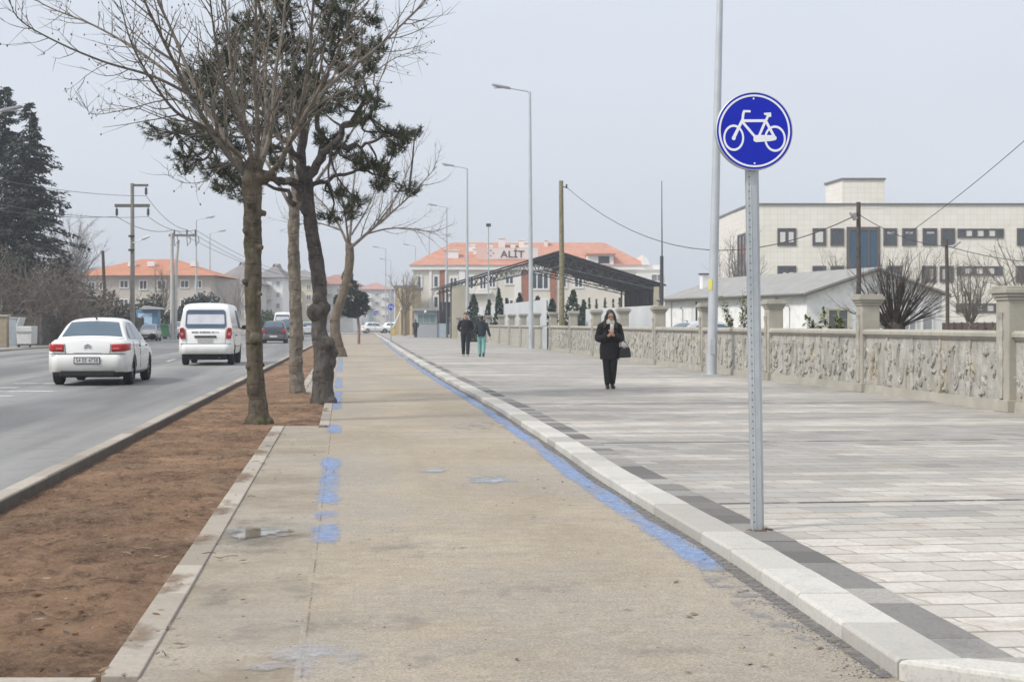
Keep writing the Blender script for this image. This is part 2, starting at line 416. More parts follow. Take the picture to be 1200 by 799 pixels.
# ================================================================ the setting
ZS, ZR, ZK = .07, .05, .078                # pavement, road and road-kerb heights above the cycle path
RK = [(2, 1.92), (5.88, 1.516), (7.72, 1.367), (8.89, 1.27), (9.86, 1.155), (11.1, 1.017), (13.4, .767), (16.7, .48), (19.8, .17), (23.6, -.2), (29.3, -.837),
      (36.7, -1.68), (54.7, -3.60), (80, -6.2), (141.6, -12.4), (200, -18.5)]
def XR(Y): return lerp(RK, Y)
def XA(Y): return -1.637-.1125*(Y-6.02)
def XK(Y): return -3.86-.1042*(Y-11.26)
def XL(Y): return -24.6-.098*(Y-72)
def XW(Y): return lerp([(4, 9.6), (22.4, 7.53), (29, 6.83), (35.2, 6.10), (41.8, 5.35), (48.3, 4.66), (54.8, 3.98), (61.3, 3.36), (67.8, 2.68), (74.3, 1.95), (110, -2.35), (137, -5.6)], Y)
def frange(a, b, st):
    out = []; y = a
    while y < b-1e-6: out.append(y); y += st
    out.append(b); return out
def strip(name, ys, xl, xr, z, m):
    mb = MB(); n = len(ys)
    vs = [(xl(y), y, z) for y in ys]+[(xr(y), y, z) for y in ys]
    mb.add(vs, [(i, n+i, n+i+1, i+1) for i in range(n-1)])
    return struct(mb.build(name, m))
YS = [-6, 0, 2, 4, 5.88, 7.72, 8.89, 9.86, 11.1, 13.4, 16.7, 19.8, 23.6, 29.3, 36.7, 54.7, 80, 110, 141.6, 200]
mb = MB(); mb.quad((-900, -40, -.04), (900, -40, -.04), (900, 1100, -.04), (-900, 1100, -.04))
struct(mb.build('ground', M('ground', (.24, .225, .20), .95, .15, .05)))
# road, its far pavement and the crossing at the end of the path
road = strip('road', [-6]+frange(2, 420, 20), lambda y: XL(y), lambda y: XK(y)-.10, ZR, mt['asphalt'])
strip('far_pavement', [-6]+frange(10, 420, 20), lambda y: XL(y)-6.5, lambda y: XL(y)-.15, ZR+.08, M('far_paving', (.27, .26, .245), .9, .2, 1.5))
mb = MB()
for a, b in zip(frange(2, 300, 4), frange(2, 300, 4)[1:]):
    mb.add([(XL(y)-.15+dx, y, z) for y in (a, b-.02) for dx in (0, .17) for z in (ZR-.02, ZR+.095)],
           [(0, 1, 3, 2), (4, 6, 7, 5), (0, 4, 5, 1), (2, 3, 7, 6), (1, 5, 7, 3)])
struct(mb.build('far_kerb', mt['kerb_old']))
mb = MB(); mb.quad((XK(203)-.2, 201, ZR-.002), (60, 201, ZR-.002), (60, 228, ZR-.002), (XK(228)-.2, 228, ZR-.002))
struct(mb.build('side_road', M('side_road_asphalt', (.33, .325, .31), .9, .12, .4)))
# transverse markings on the road
def mark(pts):
    mb = MB(); mb.quad(*[(x, y, ZR+.006) for x, y in pts]); return mb
for k, (xa, xb, Y) in enumerate([(-11.9, -10.35, 31.1), (-12.6, -9.05, 29.2), (-12.6, -9.25, 27.3), (-12.6, -8.9, 25.2), (-11.2, -9.9, 33.4)]):
    c = .107
    mark([(xa, Y-.1), (xb, Y-.1+(xb-xa)*c), (xb, Y+.22+(xb-xa)*c), (xa, Y+.22)]).build('road_marking', mt['line'])['kind'] = 'structure'
for k in range(12):
    Y = 44+k*9; x = XK(Y)-4.1
    mark([(x, Y), (x+.13, Y), (x-.32, Y+3.2), (x-.45, Y+3.2)]).build('lane_line', mt['line'])['kind'] = 'structure'
# the cycle path: dusty lane, concrete margin on its left, right up to the kerb
XB = lambda y: XA(y)+.76
strip('cycle_path', YS, lambda y: XB(y), lambda y: XR(y)+.02, 0, mt['path'])
for ys, dx in (([-6]+[y for y in YS if 0 <= y < 20]+[20.24], .15), ([20.24, 25, 30.2], .75), ([30.2]+[y for y in YS if y > 31], .15)):
    strip('path_margin', ys, lambda y: XA(y)+dx, lambda y: XB(y)+.03, -.002, mt['slab'])
strip('path_joint', frange(5.9, 19.9, .7), lambda y: XB(y)+.026, lambda y: XB(y)+.036, .0032, m_patchy('joint_grime', (.20, .175, .14), .44, .66, 3))
# laid stones along a line
def stones(name, xf, y0, y1, L, wd, z0, z1, m, gap=.006, bevel=.008, chamf=0):
    mb = MB(); y = y0
    while y < y1:
        l = L(y); a, b = y, min(y+l-gap, y1); xa, xb = xf(a), xf(b); j = random.uniform(-.003, .003)
        vs = []
        for (x, yy) in ((xa, a), (xb, b)):
            vs += [(x, yy, z0), (x, yy, z1-chamf+j), (x+chamf, yy, z1+j), (x+wd, yy, z1+j), (x+wd, yy, z0)]
        fs = [(i, i+1, i+6, i+5) for i in range(4)]+[(4, 3, 2, 1, 0), (5, 6, 7, 8, 9)]
        if chamf == 0: 
            vs = []
            for (x, yy) in ((xa, a), (xb, b)): vs += [(x, yy, z0), (x, yy, z1+j), (x+wd, yy, z1+j), (x+wd, yy, z0)]
            fs = [(i, i+1, i+5, i+4) for i in range(3)]+[(3, 2, 1, 0), (4, 5, 6, 7)]
        mb.add(vs, fs); y += l
    return struct(mb.build(name, m, bevel=bevel))
grow_l = lambda base: (lambda y: base if y < 45 else base*3)
stones('kerb', XR, 5.89, 200, grow_l(.72), .262, -.03, ZS+.012, mt['kerb'], .010, .004, .014)
stones('border_band', lambda y: XR(y)+.268, 5.9, 200, grow_l(.40), .225, -.02, ZS+.006, mt['band'], .004, .003)
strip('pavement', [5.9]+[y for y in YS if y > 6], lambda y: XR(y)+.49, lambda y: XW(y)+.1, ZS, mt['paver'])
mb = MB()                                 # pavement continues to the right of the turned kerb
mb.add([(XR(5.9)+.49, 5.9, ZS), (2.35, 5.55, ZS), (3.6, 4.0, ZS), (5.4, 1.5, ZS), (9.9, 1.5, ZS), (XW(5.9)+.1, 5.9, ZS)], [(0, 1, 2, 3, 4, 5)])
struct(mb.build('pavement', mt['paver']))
# the kerb turns half right at the crossing
def kstone(a, b, wd):
    a, b = Vector(a), Vector(b); d = (b-a).normalized(); nrm = Vector((-d.y, d.x))
    mb = MB(); h = ZS+.012; q = [a, b, b+nrm*wd, a+nrm*wd]
    mb.add([(p.x, p.y, z) for z in (-.03, h) for p in q], [(3, 2, 1, 0), (4, 5, 6, 7), (0, 1, 5, 4), (1, 2, 6, 5), (2, 3, 7, 6), (3, 0, 4, 7)])
    return struct(mb.build('kerb', mt['kerb'], bevel=.02))
mb = MB(); h = ZS+.014
poly = [(1.512, 5.87), (2.02, 5.50), (2.16, 5.73), (1.80, 5.90), (1.70, 5.888)]
mb.prism(poly, -.03, h, lambda u, v, w_: (u, v, w_)); struct(mb.build('kerb', mt['kerb'], bevel=.018))
kstone((2.035, 5.49), (2.62, 5.02), .26); kstone((2.63, 5.01), (3.2, 4.53), .26)
mb = MB(); mb.prism([(1.80, 5.905), (2.16, 5.735), (2.72, 5.27), (2.86, 5.44), (2.24, 5.93), (2.0, 5.93)], -.02, ZS+.006, lambda u, v, w_: (u, v, w_)); struct(mb.build('border_band', mt['band']))
# dark joints across the pavement
for Y, wd in ((11.0, .035), (16.6, .05), (24.5, .06)):
    mb = MB(); c = .107; x0, x1 = XR(Y)+.5, 9
    mb.quad((x0, Y, ZS+.004), (x1, Y+(x1-x0)*c, ZS+.004), (x1, Y+wd+(x1-x0)*c, ZS+.004), (x0, Y+wd, ZS+.004))
    struct(mb.build('paving_joint', m_patchy('joint_dirt', (.10, .095, .09), .36, .5, 2.5)))
# kerb beside the road and round the tree pit; its soil side is stained by the bed
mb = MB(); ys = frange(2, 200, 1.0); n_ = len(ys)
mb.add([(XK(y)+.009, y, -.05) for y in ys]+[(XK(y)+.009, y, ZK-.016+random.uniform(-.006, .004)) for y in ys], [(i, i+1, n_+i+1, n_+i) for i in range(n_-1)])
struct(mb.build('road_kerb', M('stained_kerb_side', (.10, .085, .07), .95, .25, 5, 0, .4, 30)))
stones('road_kerb', lambda y: XK(y)-.15, 2, 260, grow_l(1.0), .155, -.06, ZK, mt['kerb_old'], .01, .012)
stones('edging_kerb', XA, 5.9, 20.25, grow_l(.9), .15, -.05, .012, mt['kerb_old'], .008, .006)
stones('edging_kerb', lambda y: XA(y)+.62, 20.3, 30.2, grow_l(.9), .14, -.05, .012, mt['kerb_old'], .008, .006)
stones('edging_kerb', XA, 30.2, 200, grow_l(.9), .15, -.05, .012, mt['kerb_old'], .008, .006)
for Y in (20.1, 30.2):
    mb = MB(); x = XA(Y); mb.bb(x+.152, x+.62, Y, Y+.14, -.05, .011); struct(mb.build('edging_kerb', mt['kerb_old'], bevel=.006))
mb = MB()
for k in range(6):
    x = XA(5.8)-.02-k*.52; mb.bb(x-.5, x, 5.72, 5.87, -.06, .012)
struct(mb.build('edging_kerb', mt['kerb_old'], bevel=.006))
# soil bed, uneven
def soil(name, y0, y1, xl, xr, nu, nv):
    mb = MB()
    def fn(u, v):
        Y = y0+(y1-y0)*v; a, b = xl(Y), xr(Y); X = a+(b-a)*u
        p = Vector((X, Y, 0))
        z = mnoise.fractal(p*1.6, 1, 2, 4)*.022+mnoise.fractal(p*6, .8, 2, 5)*.020+max(0, mnoise.noise(p*14))*.012
        e = min(u, 1-u)*(b-a); k = min(1, e/.12)
        return (X, Y, max(-.034, -.026+(z+.012)*k))
    mb.grid(fn, nu, nv); o = mb.build(name, mt['soil'], smooth=True, fix=False); return struct(o)
soil('soil_bed', 5.88, 20.2, lambda y: XK(y)+.004, lambda y: XA(y)-.002, 90, 420)
soil('soil_bed', 20.24, 30.2, lambda y: XK(y)+.004, lambda y: XA(y)+.62, 60, 160)
soil('soil_bed', 30.2, 200, lambda y: XK(y)+.004, lambda y: XA(y)-.002, 16, 260)
soil('soil_bed', -2, 5.72, lambda y: XK(y)+.004, lambda y: XA(y)-.002, 20, 20)
# clods and stones scattered on the bed
mb = MB(); rr = random.Random(3)
for k in range(260):
    Y = 5.9+14*rr.random()**1.5; X = XK(Y)+.05+(XA(Y)-XK(Y)-.1)*rr.random(); r = rr.uniform(.003, .013)
    mb.ell((X, Y, -.014), (r*rr.uniform(.8, 1.5), r, r*.5), 6, 4, Matrix.Rotation(rr.random()*6, 3, 'Z'))
tag(mb.build('soil_clods', mt['soil'], fix=False), 'small clods and stones scattered over the brown soil bed', 'clods', kind='stuff')
# grit along the kerb foot and on the path
mb = MB()
for k in range(1500):
    Y = 5.9+14*rr.random()**1.8; X = XR(Y)-.015-abs(rr.gauss(0, .09)); r = rr.uniform(.002, .007)
    mb.ell((X, Y, .002), (r, r*rr.uniform(.7, 1.3), r*.6), 5, 3)
for k in range(160):
    Y = 5.9+12*rr.random()**1.5; X = XA(Y)+.3+3*rr.random(); r = rr.uniform(.002, .007)
    mb.ell((X, Y, .001), (r*1.4, r, r*.5), 5, 3, Matrix.Rotation(rr.random()*6, 3, 'Z'))
tag(mb.build('gravel', m_blocks('grit', [(.22, .21, .2), (.33, .31, .28), (.14, .13, .12), (.42, .4, .37)]), fix=False), 'loose grit lying along the foot of the right kerb', 'gravel', kind='stuff')
# dry leaves, twigs and pale bits dropped on the bed and the lane
mb = MB(); rr = random.Random(17)
for k in range(520):
    Y = 5.9+16*rr.random()**1.4
    if k < 330: X = XK(Y)+.03+(XA(Y)-XK(Y)-.02)*rr.random(); z = .012
    elif k < 450: X = XA(Y)+.02+abs(rr.gauss(0, .35)); z = .016
    else: X = XR(Y)-abs(rr.gauss(0, .5))-.02; z = .007
    a = rr.random()*6.28; L = rr.uniform(.012, .034); d = Vector((math.cos(a), math.sin(a), rr.uniform(-.1, .25))); s_ = Vector((-math.sin(a), math.cos(a), rr.uniform(-.3, .3)))*L*rr.uniform(.2, .5); c = Vector((X, Y, z))
    mb.add([c-d*L, c+s_, c+d*L, c-s_], [(0, 1, 2, 3)])
for k in range(60):
    Y = 5.9+13*rr.random()**1.3; X = XK(Y)+.05+(XA(Y)-XK(Y)+.2)*rr.random(); a = rr.random()*6.28; L = rr.uniform(.04, .14); mb.tube([(X, Y, .008), (X+L*math.cos(a)*.5, Y+L*math.sin(a)*.5, .016), (X+L*math.cos(a), Y+L*math.sin(a), .010)], .0025, 4)
tag(mb.build('leaf_litter', m_blocks('dry_leaf', [(.13, .085, .05), (.21, .15, .09), (.08, .06, .045), (.30, .25, .18)]), fix=False), 'dry leaves and twigs strewn over the soil bed and path edges', 'litter', kind='stuff')
# blue lane lines, worn off in places
def line_piece(y0, y1, xf, a, b):
    n = max(4, int((y1-y0)/.25)) if y0 < 40 else max(4, int((y1-y0)/1.5)); mb = MB(); vs = []; wr = []; us = (0, .22, .5, .78, 1); e = min(.5, (y1-y0)*.35)
    rg = random.Random(int(y0*7))
    for k in range(n+1):
        y = y0+(y1-y0)*k/n; en = min(1, min(y-y0, y1-y)/e)
        for u in us: vs.append((xf(y)+a+(b-a)*u, y, .004)); wr.append((0 if u in (0, 1) else (.75 if u != .5 else 1))*en*(1 if xf is XR else .88)+rg.uniform(-.15, .15))
    mb.add(vs, [(k*5+q, k*5+q+1, k*5+q+6, k*5+q+5) for k in range(n) for q in range(4)])
    o = mb.build('lane_edge_line', mt['blue'], fix=False); at_ = o.data.attributes.new('wear', 'FLOAT', 'POINT')
    for k, w_ in enumerate(wr): at_.data[k].value = w_
    struct(o)
line_piece(8.2, 60, XR, -.29, -.01); line_piece(60, 140, XR, -.28, -.03)
for a, b in ((9.1, 10.7), (10.6, 11.3), (11.3, 16.0), (18.6, 21.0), (24.0, 31), (32, 39), (42, 62), (64, 95)): line_piece(a, b, XB, -.06, .20)
strip('kerb_grit', frange(5.9, 60, 1.2), lambda y: XR(y)-.075-.03*math.sin(y*3.1), lambda y: XR(y)+.005, .0055, m_patchy('kerb_grit', (.17, .165, .165), .34, .60, 11))
mb = MB(); mb.add([(XR(y)-d+.01*math.sin(9*y), y, .003) for y, d in ((6.2, .04), (6.7, .2), (7.3, .3), (8.2, .27), (9.2, .12), (9.0, .03), (7.6, .03))], [tuple(range(7))])
struct(mb.build('gritty_edge', m_patchy('gritty_edge', (.25, .25, .27), .48, .70, 7)))
# puddle on the margin and damp, dusty patches in the lane
def soft_patch(name, col, rough, lo, hi, scale=5, edge=.55):
    t = NT(name); o = t.obj(); ln = t.n('VectorMath', {0: t.map(o, (1, 1, 0))}, out=1, operation='LENGTH')
    n = t.noise(t.map(t.pos(), (1, .7, 1)), scale, 7, .7)
    a = t.rng(t.math('SUBTRACT', n, t.math('MULTIPLY', t.rng(ln, edge, 1.0), .4)), lo, hi)
    m = t.fin(col, rough); tr = t.t.nodes.new('ShaderNodeBsdfTransparent'); mxs = t.t.nodes.new('ShaderNodeMixShader')
    t.set(mxs.inputs[0], a); t.t.links.new(tr.outputs[0], mxs.inputs[1]); t.t.links.new(t.b.outputs[0], mxs.inputs[2]); t.t.links.new(mxs.outputs[0], t.out.inputs[0]); return m
def blob(name, c, rx, ry, z, m, rz=ROADA):
    mb = MB(); mb.add([(math.cos(k*math.pi/20), math.sin(k*math.pi/20), 0) for k in range(40)], [tuple(range(40))]); o = mb.build(name, m)
    o.location = (c[0], c[1], z); o.scale = (rx, ry, 1); o.rotation_euler = (0, 0, rz); return struct(o)
wet = soft_patch('wet_concrete', (.21, .185, .145), .4, .30, .75, 3, .2)
pud = soft_patch('puddle_film', (.20, .18, .15), .05, .34, .46, 3.5, .15)
p = GX(300, 628); blob('damp_patch', (p.x, p.y), .55, 1.3, .0035, wet); blob('puddle', (p.x-.02, p.y+.1), .44, .62, .006, pud)
damp = soft_patch('paint_residue', (.33, .36, .41), .7, .38, .62, 5, .3)
p = GX(575, 562); blob('damp_patch', (p.x, p.y), .42, .8, .004, damp)
p = GX(508, 552); blob('damp_patch', (p.x, p.y), .25, .4, .0045, damp)
p = GX(330, 780); blob('damp_patch', (p.x+.1, p.y+.1), .5, .5, .004, soft_patch('pale_residue', (.42, .42, .44), .7, .40, .66, 5, .3))
spill = soft_patch('spilt_soil', (.22, .145, .095), .95, .34, .62, 6, .1)
for y, a, b in ((6.6, .22, .5), (8.0, .16, .7), (9.6, .25, .6), (11.2, .2, .9), (13.5, .2, 1.1), (16.2, .24, 1.0), (18.8, .3, .9), (20.3, .4, .4), (24, .2, 1.4)): blob('spilt_soil', (XA(y)+.04+(.62 if 20.2 < y < 30 else 0), y), a, b, .0185, spill)
greyd = soft_patch('grey_dust', (.255, .245, .23), .75, .38, .95, 5, .0)
for x, y, a, b, z in ((300, 740, .6, .7, .0048), (760, 760, .7, .5, .0049), (480, 770, .8, .4, .0041), (250, 700, .35, .6, .0044), (420, 730, .9, .7, .0042), (470, 640, 1.0, 1.1, .0046), (620, 690, .8, .6, .0043), (360, 690, .5, 1.0, .0044), (560, 500, 1.2, 2.5, .0047)): p = GX(x, y); blob('dusty_patch', (p.x, p.y), a, b, z, greyd)
# grass and bare yard behind the wall
mb = MB(); mb.add([(XW(y)+.25, y, .02) for y in (4, 22, 48, 74, 137)]+[(60, 137, .02), (60, 4, .02)], [tuple(range(7))])
struct(mb.build('yard', M('yard_ground', (.20, .19, .13), .95, .25, .4, dirt=(.12, .14, .07))))

# ================================================================ perimeter wall
wall = thing('perimeter_wall', 'long low weathered concrete wall with moulded relief panels along the pavement', 'wall', (0, 0, 0))
def wnorm(y):
    d = Vector((XW(y+.5)-XW(y-.5), 1, 0)).normalized(); return d, Vector((d.y, -d.x, 0))   # along, outwards(right)
HW = 1.12                                 # wall height above pavement, below the coping
def m_relief():
    t = NT('relief_plaster'); p = t.pos(); o = p
    c = t.mix(t.rng(t.noise(p, 3, 7, .7), .35, .65), (.34, .33, .30), (.50, .485, .445))
    c = t.mix(t.rng(t.noise(t.map(p, (1, 1, .12)), 5, 6, .7), .48, .66, 0, .7), c, (.22, .21, .185))
    c = t.mix(t.rng(t.noise(p, 1.1, 5, .65), .55, .7, 0, .55), c, (.43, .36, .24))
    s = t.t.nodes.new('ShaderNodeSeparateXYZ'); t.set(s.inputs[0], p)
    c = t.mix(t.rng(t.math('ADD', s.outputs[2], t.math('MULTIPLY', t.noise(p, 4, 5), .25)), .2, .42, .75, 0), c, (.27, .25, .21))
    t.bump(t.math('ADD', t.noise(p, 26, 6, .7), t.math('MULTIPLY', t.noise(p, 9, 4, .6), 1.5)), .8, .02); return t.fin(c, .92, 0, .2)
relief_m = m_relief()
piers = [22.55, 29.05, 35.3, 41.8, 48.3, 54.8, 61.3, 67.8, 74.3]
py_all = [16.0]+piers
def bay(y0, y1, detail):
    d, n = wnorm((y0+y1)/2); a = Vector((XW(y0), y0, 0)); b = Vector((XW(y1), y1, 0)); L = (b-a).length; d = (b-a)/L; n = Vector((d.y, -d.x, 0))
    def Pt(u, dpt, z): q = a+d*u+n*dpt; return (q.x, q.y, ZS+z)
    mb = MB(); mb.prism([(.0, 0), (0.2, 0), (.2, .01), (.2, HW), (0, HW)], .16, L-.16, lambda u, v, w_: Pt(w_, u, v))
    pan = mb.build('panel', relief_m, wall)
    mb = MB(); mb.prism([(-.075, HW), (.27, HW), (.27, HW+.06), (.235, HW+.10), (-.035, HW+.10), (-.075, HW+.06)], .14, L-.14, lambda u, v, w_: Pt(w_, u, v))
    mb.prism([(-.03, HW-.045), (.0, HW-.045), (.0, HW), (-.045, HW)], .14, L-.14, lambda u, v, w_: Pt(w_, u, v))
    mb.build('coping', mt['conc'], wall, bevel=.008)
    mb = MB(); mb.prism([(-.05, 0), (0, 0), (0, .16), (-.03, .16)], .14, L-.14, lambda u, v, w_: Pt(w_, u, v)); mb.build('plinth', mt['conc'], wall)
    if not detail: return
    mb = MB(); rr = random.Random(int(y0*10))
    nb = 5; bw = (L-.36)/nb
    for k in range(nb+1):                 # twisted ribs between the fields
        u = .18+k*bw
        pts = [Pt(u+.022*math.sin(j*1.1+k), -.012, .16+j*.06) for j in range(16)]; mb.tube(pts, [.028+.008*math.sin(j*2.2) for j in range(16)], 6)
    for k in range(nb):
        u0 = .18+k*bw; um = u0+bw/2
        if k in (1, 3):                   # oval medallion
            for rx, rz, r in ((.17, .36, .022), (.11, .28, .016)):
                pts = [Pt(um+rx*math.cos(t*math.pi/12), -.008, .62+rz*math.sin(t*math.pi/12)) for t in range(25)]; mb.tube(pts, r, 5, cap=False)
            mb.ell(Pt(um, -.0, .62), (.05, .03, .2), 8, 6, Matrix.Rotation(math.atan2(d.y, d.x), 3, 'Z'))
        cnt = 20 if detail > 1 else 14
        for q in range(cnt):              # slanted leaves and scrolls
            u = u0+.06+(bw-.12)*rr.random(); z = .22+.74*(q+rr.random())/cnt
            if k in (1, 3) and abs(u-um) < .2: u = u0+.08 if u < um else u0+bw-.08
            l = rr.uniform(.07, .24); an = rr.choice([.75, .75, .6, .9, -.5, 2.2])
            pts = []
            for j in range(6):
                s_ = j/5-.5; pts.append(Pt(u+l*s_*math.cos(an), -.006-.012*math.cos(s_*3), z+l*s_*math.sin(an)+.05*math.sin(s_*5)*rr.choice([1, 1, -1])*.6))
            mb.tube(pts, [.008, .024, .034, .03, .02, .006], 5)
    mb.build('relief', relief_m, pan)
def pier(y, big=False):
    d, n = wnorm(y); c = Vector((XW(y), y, 0))+n*.1; rz = math.atan2(d.y, d.x)-math.pi/2
    s = .36 if not big else .44; h = 1.72 if not big else 1.72
    mb = MB(); mb.box(c+Vector((0, 0, ZS+h/2)), (s, s, h), rz); pr = mb.build('pier', mt['conc'], wall, bevel=.02)
    mb = MB()
    for z, e, t in ((h-.04, .05, .05), (h+.01, .10, .05), (h+.06, .16, .07), (h+.125, .10, .05)): mb.box(c+Vector((0, 0, ZS+z+t/2)), (s+e, s+e, t-.002), rz)
    mb.box(c+Vector((0, 0, ZS+.09)), (s+.07, s+.07, .18), rz)
    mb.build('pier_cap', mt['conc'], pr, bevel=.01)
    mb = MB()                             # moulded ridge up the face
    f = c-n*(s/2+.004)
    mb.tube([f+Vector((0, 0, ZS+.2+k*.1))+d*.012*math.sin(k*1.7) for k in range(14)], [.05+.015*math.sin(k*2.1) for k in range(14)], 7); mb.build('pier_ornament', relief_m, pr, smooth=True)
for a, b in zip(py_all, py_all[1:]): bay(a, b, 2 if a < 30 else 1)
ends = [77.0, 80.5, 86, 91.5, 97, 105, 111, 117, 124, 130, 137]
for a, b in zip(ends, ends[1:]): bay(a, b, 0)
bay(74.3, 75.2, 0)
pier(16.0)
for y in piers: pier(y, y < 23)
for y in ends[1:]: pier(y)
# raw mortar run down the pier by the frame edge stays with the wall; a steel cabinet fills the gap in it
d, n = wnorm(76)
cab = thing('utility_cabinet', 'grey galvanised cabinet let into the wall beside the second lamp post', 'cabinet', (XW(76.1)-.05, 76.1, ZS), math.atan2(d.y, d.x)-math.pi/2)
mb = MB(); mb.bb(0, .5, -.82, .82, 0, 1.17); mb.build('body', M('cabinet_steel', (.47, .49, .51), .5, .08, 2), cab, bevel=.01)
mb = MB(); mb.bb(-.015, -.002, -.72, -.02, .06, 1.1); mb.bb(-.015, -.002, .02, .76, .06, 1.1); mb.build('door', M('cabinet_door', (.44, .46, .48), .5, .08, 2), cab, bevel=.004)
mb = MB(); mb.bb(-.02, .45, -.97, -.83, 0, 1.2); mb.build('edge_plate', mt['dark'], cab)
# sheet-metal hoardings behind the wall
def hoarding(label, a, b, z0, z1):
    a, b = Vector(a), Vector(b); L = (b-a).length; rz = math.atan2(b.y-a.y, b.x-a.x)
    o = thing('hoarding', label, 'hoarding', (a.x, a.y, 0), rz, None)
    mb = MB(); n = int(L/.25)
    poly = []
    for k in range(n+1): poly += [(L*k/n-.05, .0), (L*k/n, .03), (L*k/n+.05, .0)]
    mb.grid(lambda u, v: (L*u, .02 if (int(round(u*n*4)) % 4) == 0 else 0, z0+(z1-z0)*v), n*4, 1)
    sh = mb.build('sheet', M('hoarding_sheet', (.54, .56, .58), .6, .06, .7), o)
    so_ = sh.modifiers.new('s', 'SOLIDIFY'); so_.thickness = .01
    for k in range(int(L/2.4)+1): mb = MB(); mb.bb(k*2.4, k*2.4+.06, .05, .12, 0, z1); mb.build('post', mt['galv'], o)
hoarding('pale grey sheet-metal hoarding right of the lamp post behind the wall', PX(686, 383, 68.5).xy, PX(769, 383, 53.5).xy, .3, 2.05)
hoarding('longer grey sheet-metal hoarding left of the cabinet under the open shed', PX(547, 383, 130.5).xy, PX(640, 383, 84).xy, .3, 2.75)

# ================================================================ buildings
class Face:
    """a wall plane: u along, o outwards, z up"""
    def __init__(s, a, d, base=0): s.a = Vector((a[0], a[1], 0)); s.d = Vector((d[0], d[1], 0)).normalized(); s.n = Vector((s.d.y, -s.d.x, 0)); s.b = base
    def __call__(s, u, o, z): q = s.a+s.d*u+s.n*o; return (q.x, q.y, s.b+z)
    def box(s, mb, u0, u1, o0, o1, z0, z1):
        mb.add([s(u, o, z) for u in (u0, u1) for o in (o0, o1) for z in (z0, z1)], [(0, 1, 3, 2), (4, 6, 7, 5), (0, 4, 5, 1), (2, 3, 7, 6), (0, 2, 6, 4), (1, 5, 7, 3)])
FR_DARK = M('dark_window_frame', (.105, .085, .08), .5); FR_WHITE = M('white_window_frame', (.72, .72, .7), .5, .04)
PANE_W = M('pale_blind', (.66, .66, .63), .4, .08)
def window(par, f, u0, u1, z0, z1, fm=FR_DARK, pm=None, t=.12, mull=(), depth=.10, extra=None):
    mb = MB()
    f.box(mb, u0, u1, -.02, depth, z0, z0+t); f.box(mb, u0, u1, -.02, depth, z1-t, z1)
    f.box(mb, u0, u0+t, -.02, depth-.002, z0+t, z1-t); f.box(mb, u1-t, u1, -.02, depth-.002, z0+t, z1-t)
    for m in mull: x = u0+(u1-u0)*m; f.box(mb, x-t*.35, x+t*.35, -.02, depth-.004, z0+t, z1-t)
    wn = mb.build('window', fm, par)
    mb = MB(); f.box(mb, u0+t, u1-t, -.01, .02, z0+t, z1-t); mb.build('pane', pm or mt['glass'], wn)
    for (a, b, c, d, m_) in (extra or []):
        mb = MB(); f.box(mb, u0+(u1-u0)*a, u0+(u1-u0)*b, .021, .035, z0+(z1-z0)*c, z0+(z1-z0)*d); mb.build('blind', m_, wn)
    return wn

# ---- beige clad building on the right
YB = 139.0; kx = YB/F
bx = lambda x: (x-600)*kx
bz = lambda y: HC+(HZ-y)*kx
bei = thing('office_building', 'large beige clad office building with dark window frames and a raised stair tower', 'building', (0, 0, 0))
clad = m_cladding()
mb = MB(); x0, x1, zt = bx(880), bx(1330), bz(240.5)
mb.prism([(x0, YB), (x1, YB), (x1, YB+22), (x0-.6, YB+22), (bx(880)-.35, YB+11)], -.1, zt, lambda u, v, w_: (u, v, w_)); mb.build('wall', clad, bei)
mb = MB(); mb.prism([(x0-.12, YB-.12), (x1+.1, YB-.12), (x1+.1, YB+22.1), (x0-.75, YB+22.1)], zt+.001, zt+.18, lambda u, v, w_: (u, v, w_)); mb.build('parapet_cap', M('parapet_metal', (.17, .165, .17), .5), bei)
mb = MB(); t0, t1, zt2 = bx(987), bx(1036.5), bz(211)
mb.prism([(t0, YB-.02), (t1, YB-.02), (t1, YB+5), (t0-.5, YB+5)], zt-.3, zt2, lambda u, v, w_: (u, v, w_)); mb.build('tower', clad, bei)
mb = MB(); mb.prism([(t0-.1, YB-.14), (t1+.1, YB-.14), (t1+.1, YB+5.1), (t0-.65, YB+5.1)], zt2+.001, zt2+.18, lambda u, v, w_: (u, v, w_)); mb.build('tower_cap', M('tower_cap_metal', (.17, .165, .17), .5), bei)
fB = Face((0, YB), (1, 0))
pw = PANE_W
dblind = M('dull_blind', (.42, .41, .42), .5)
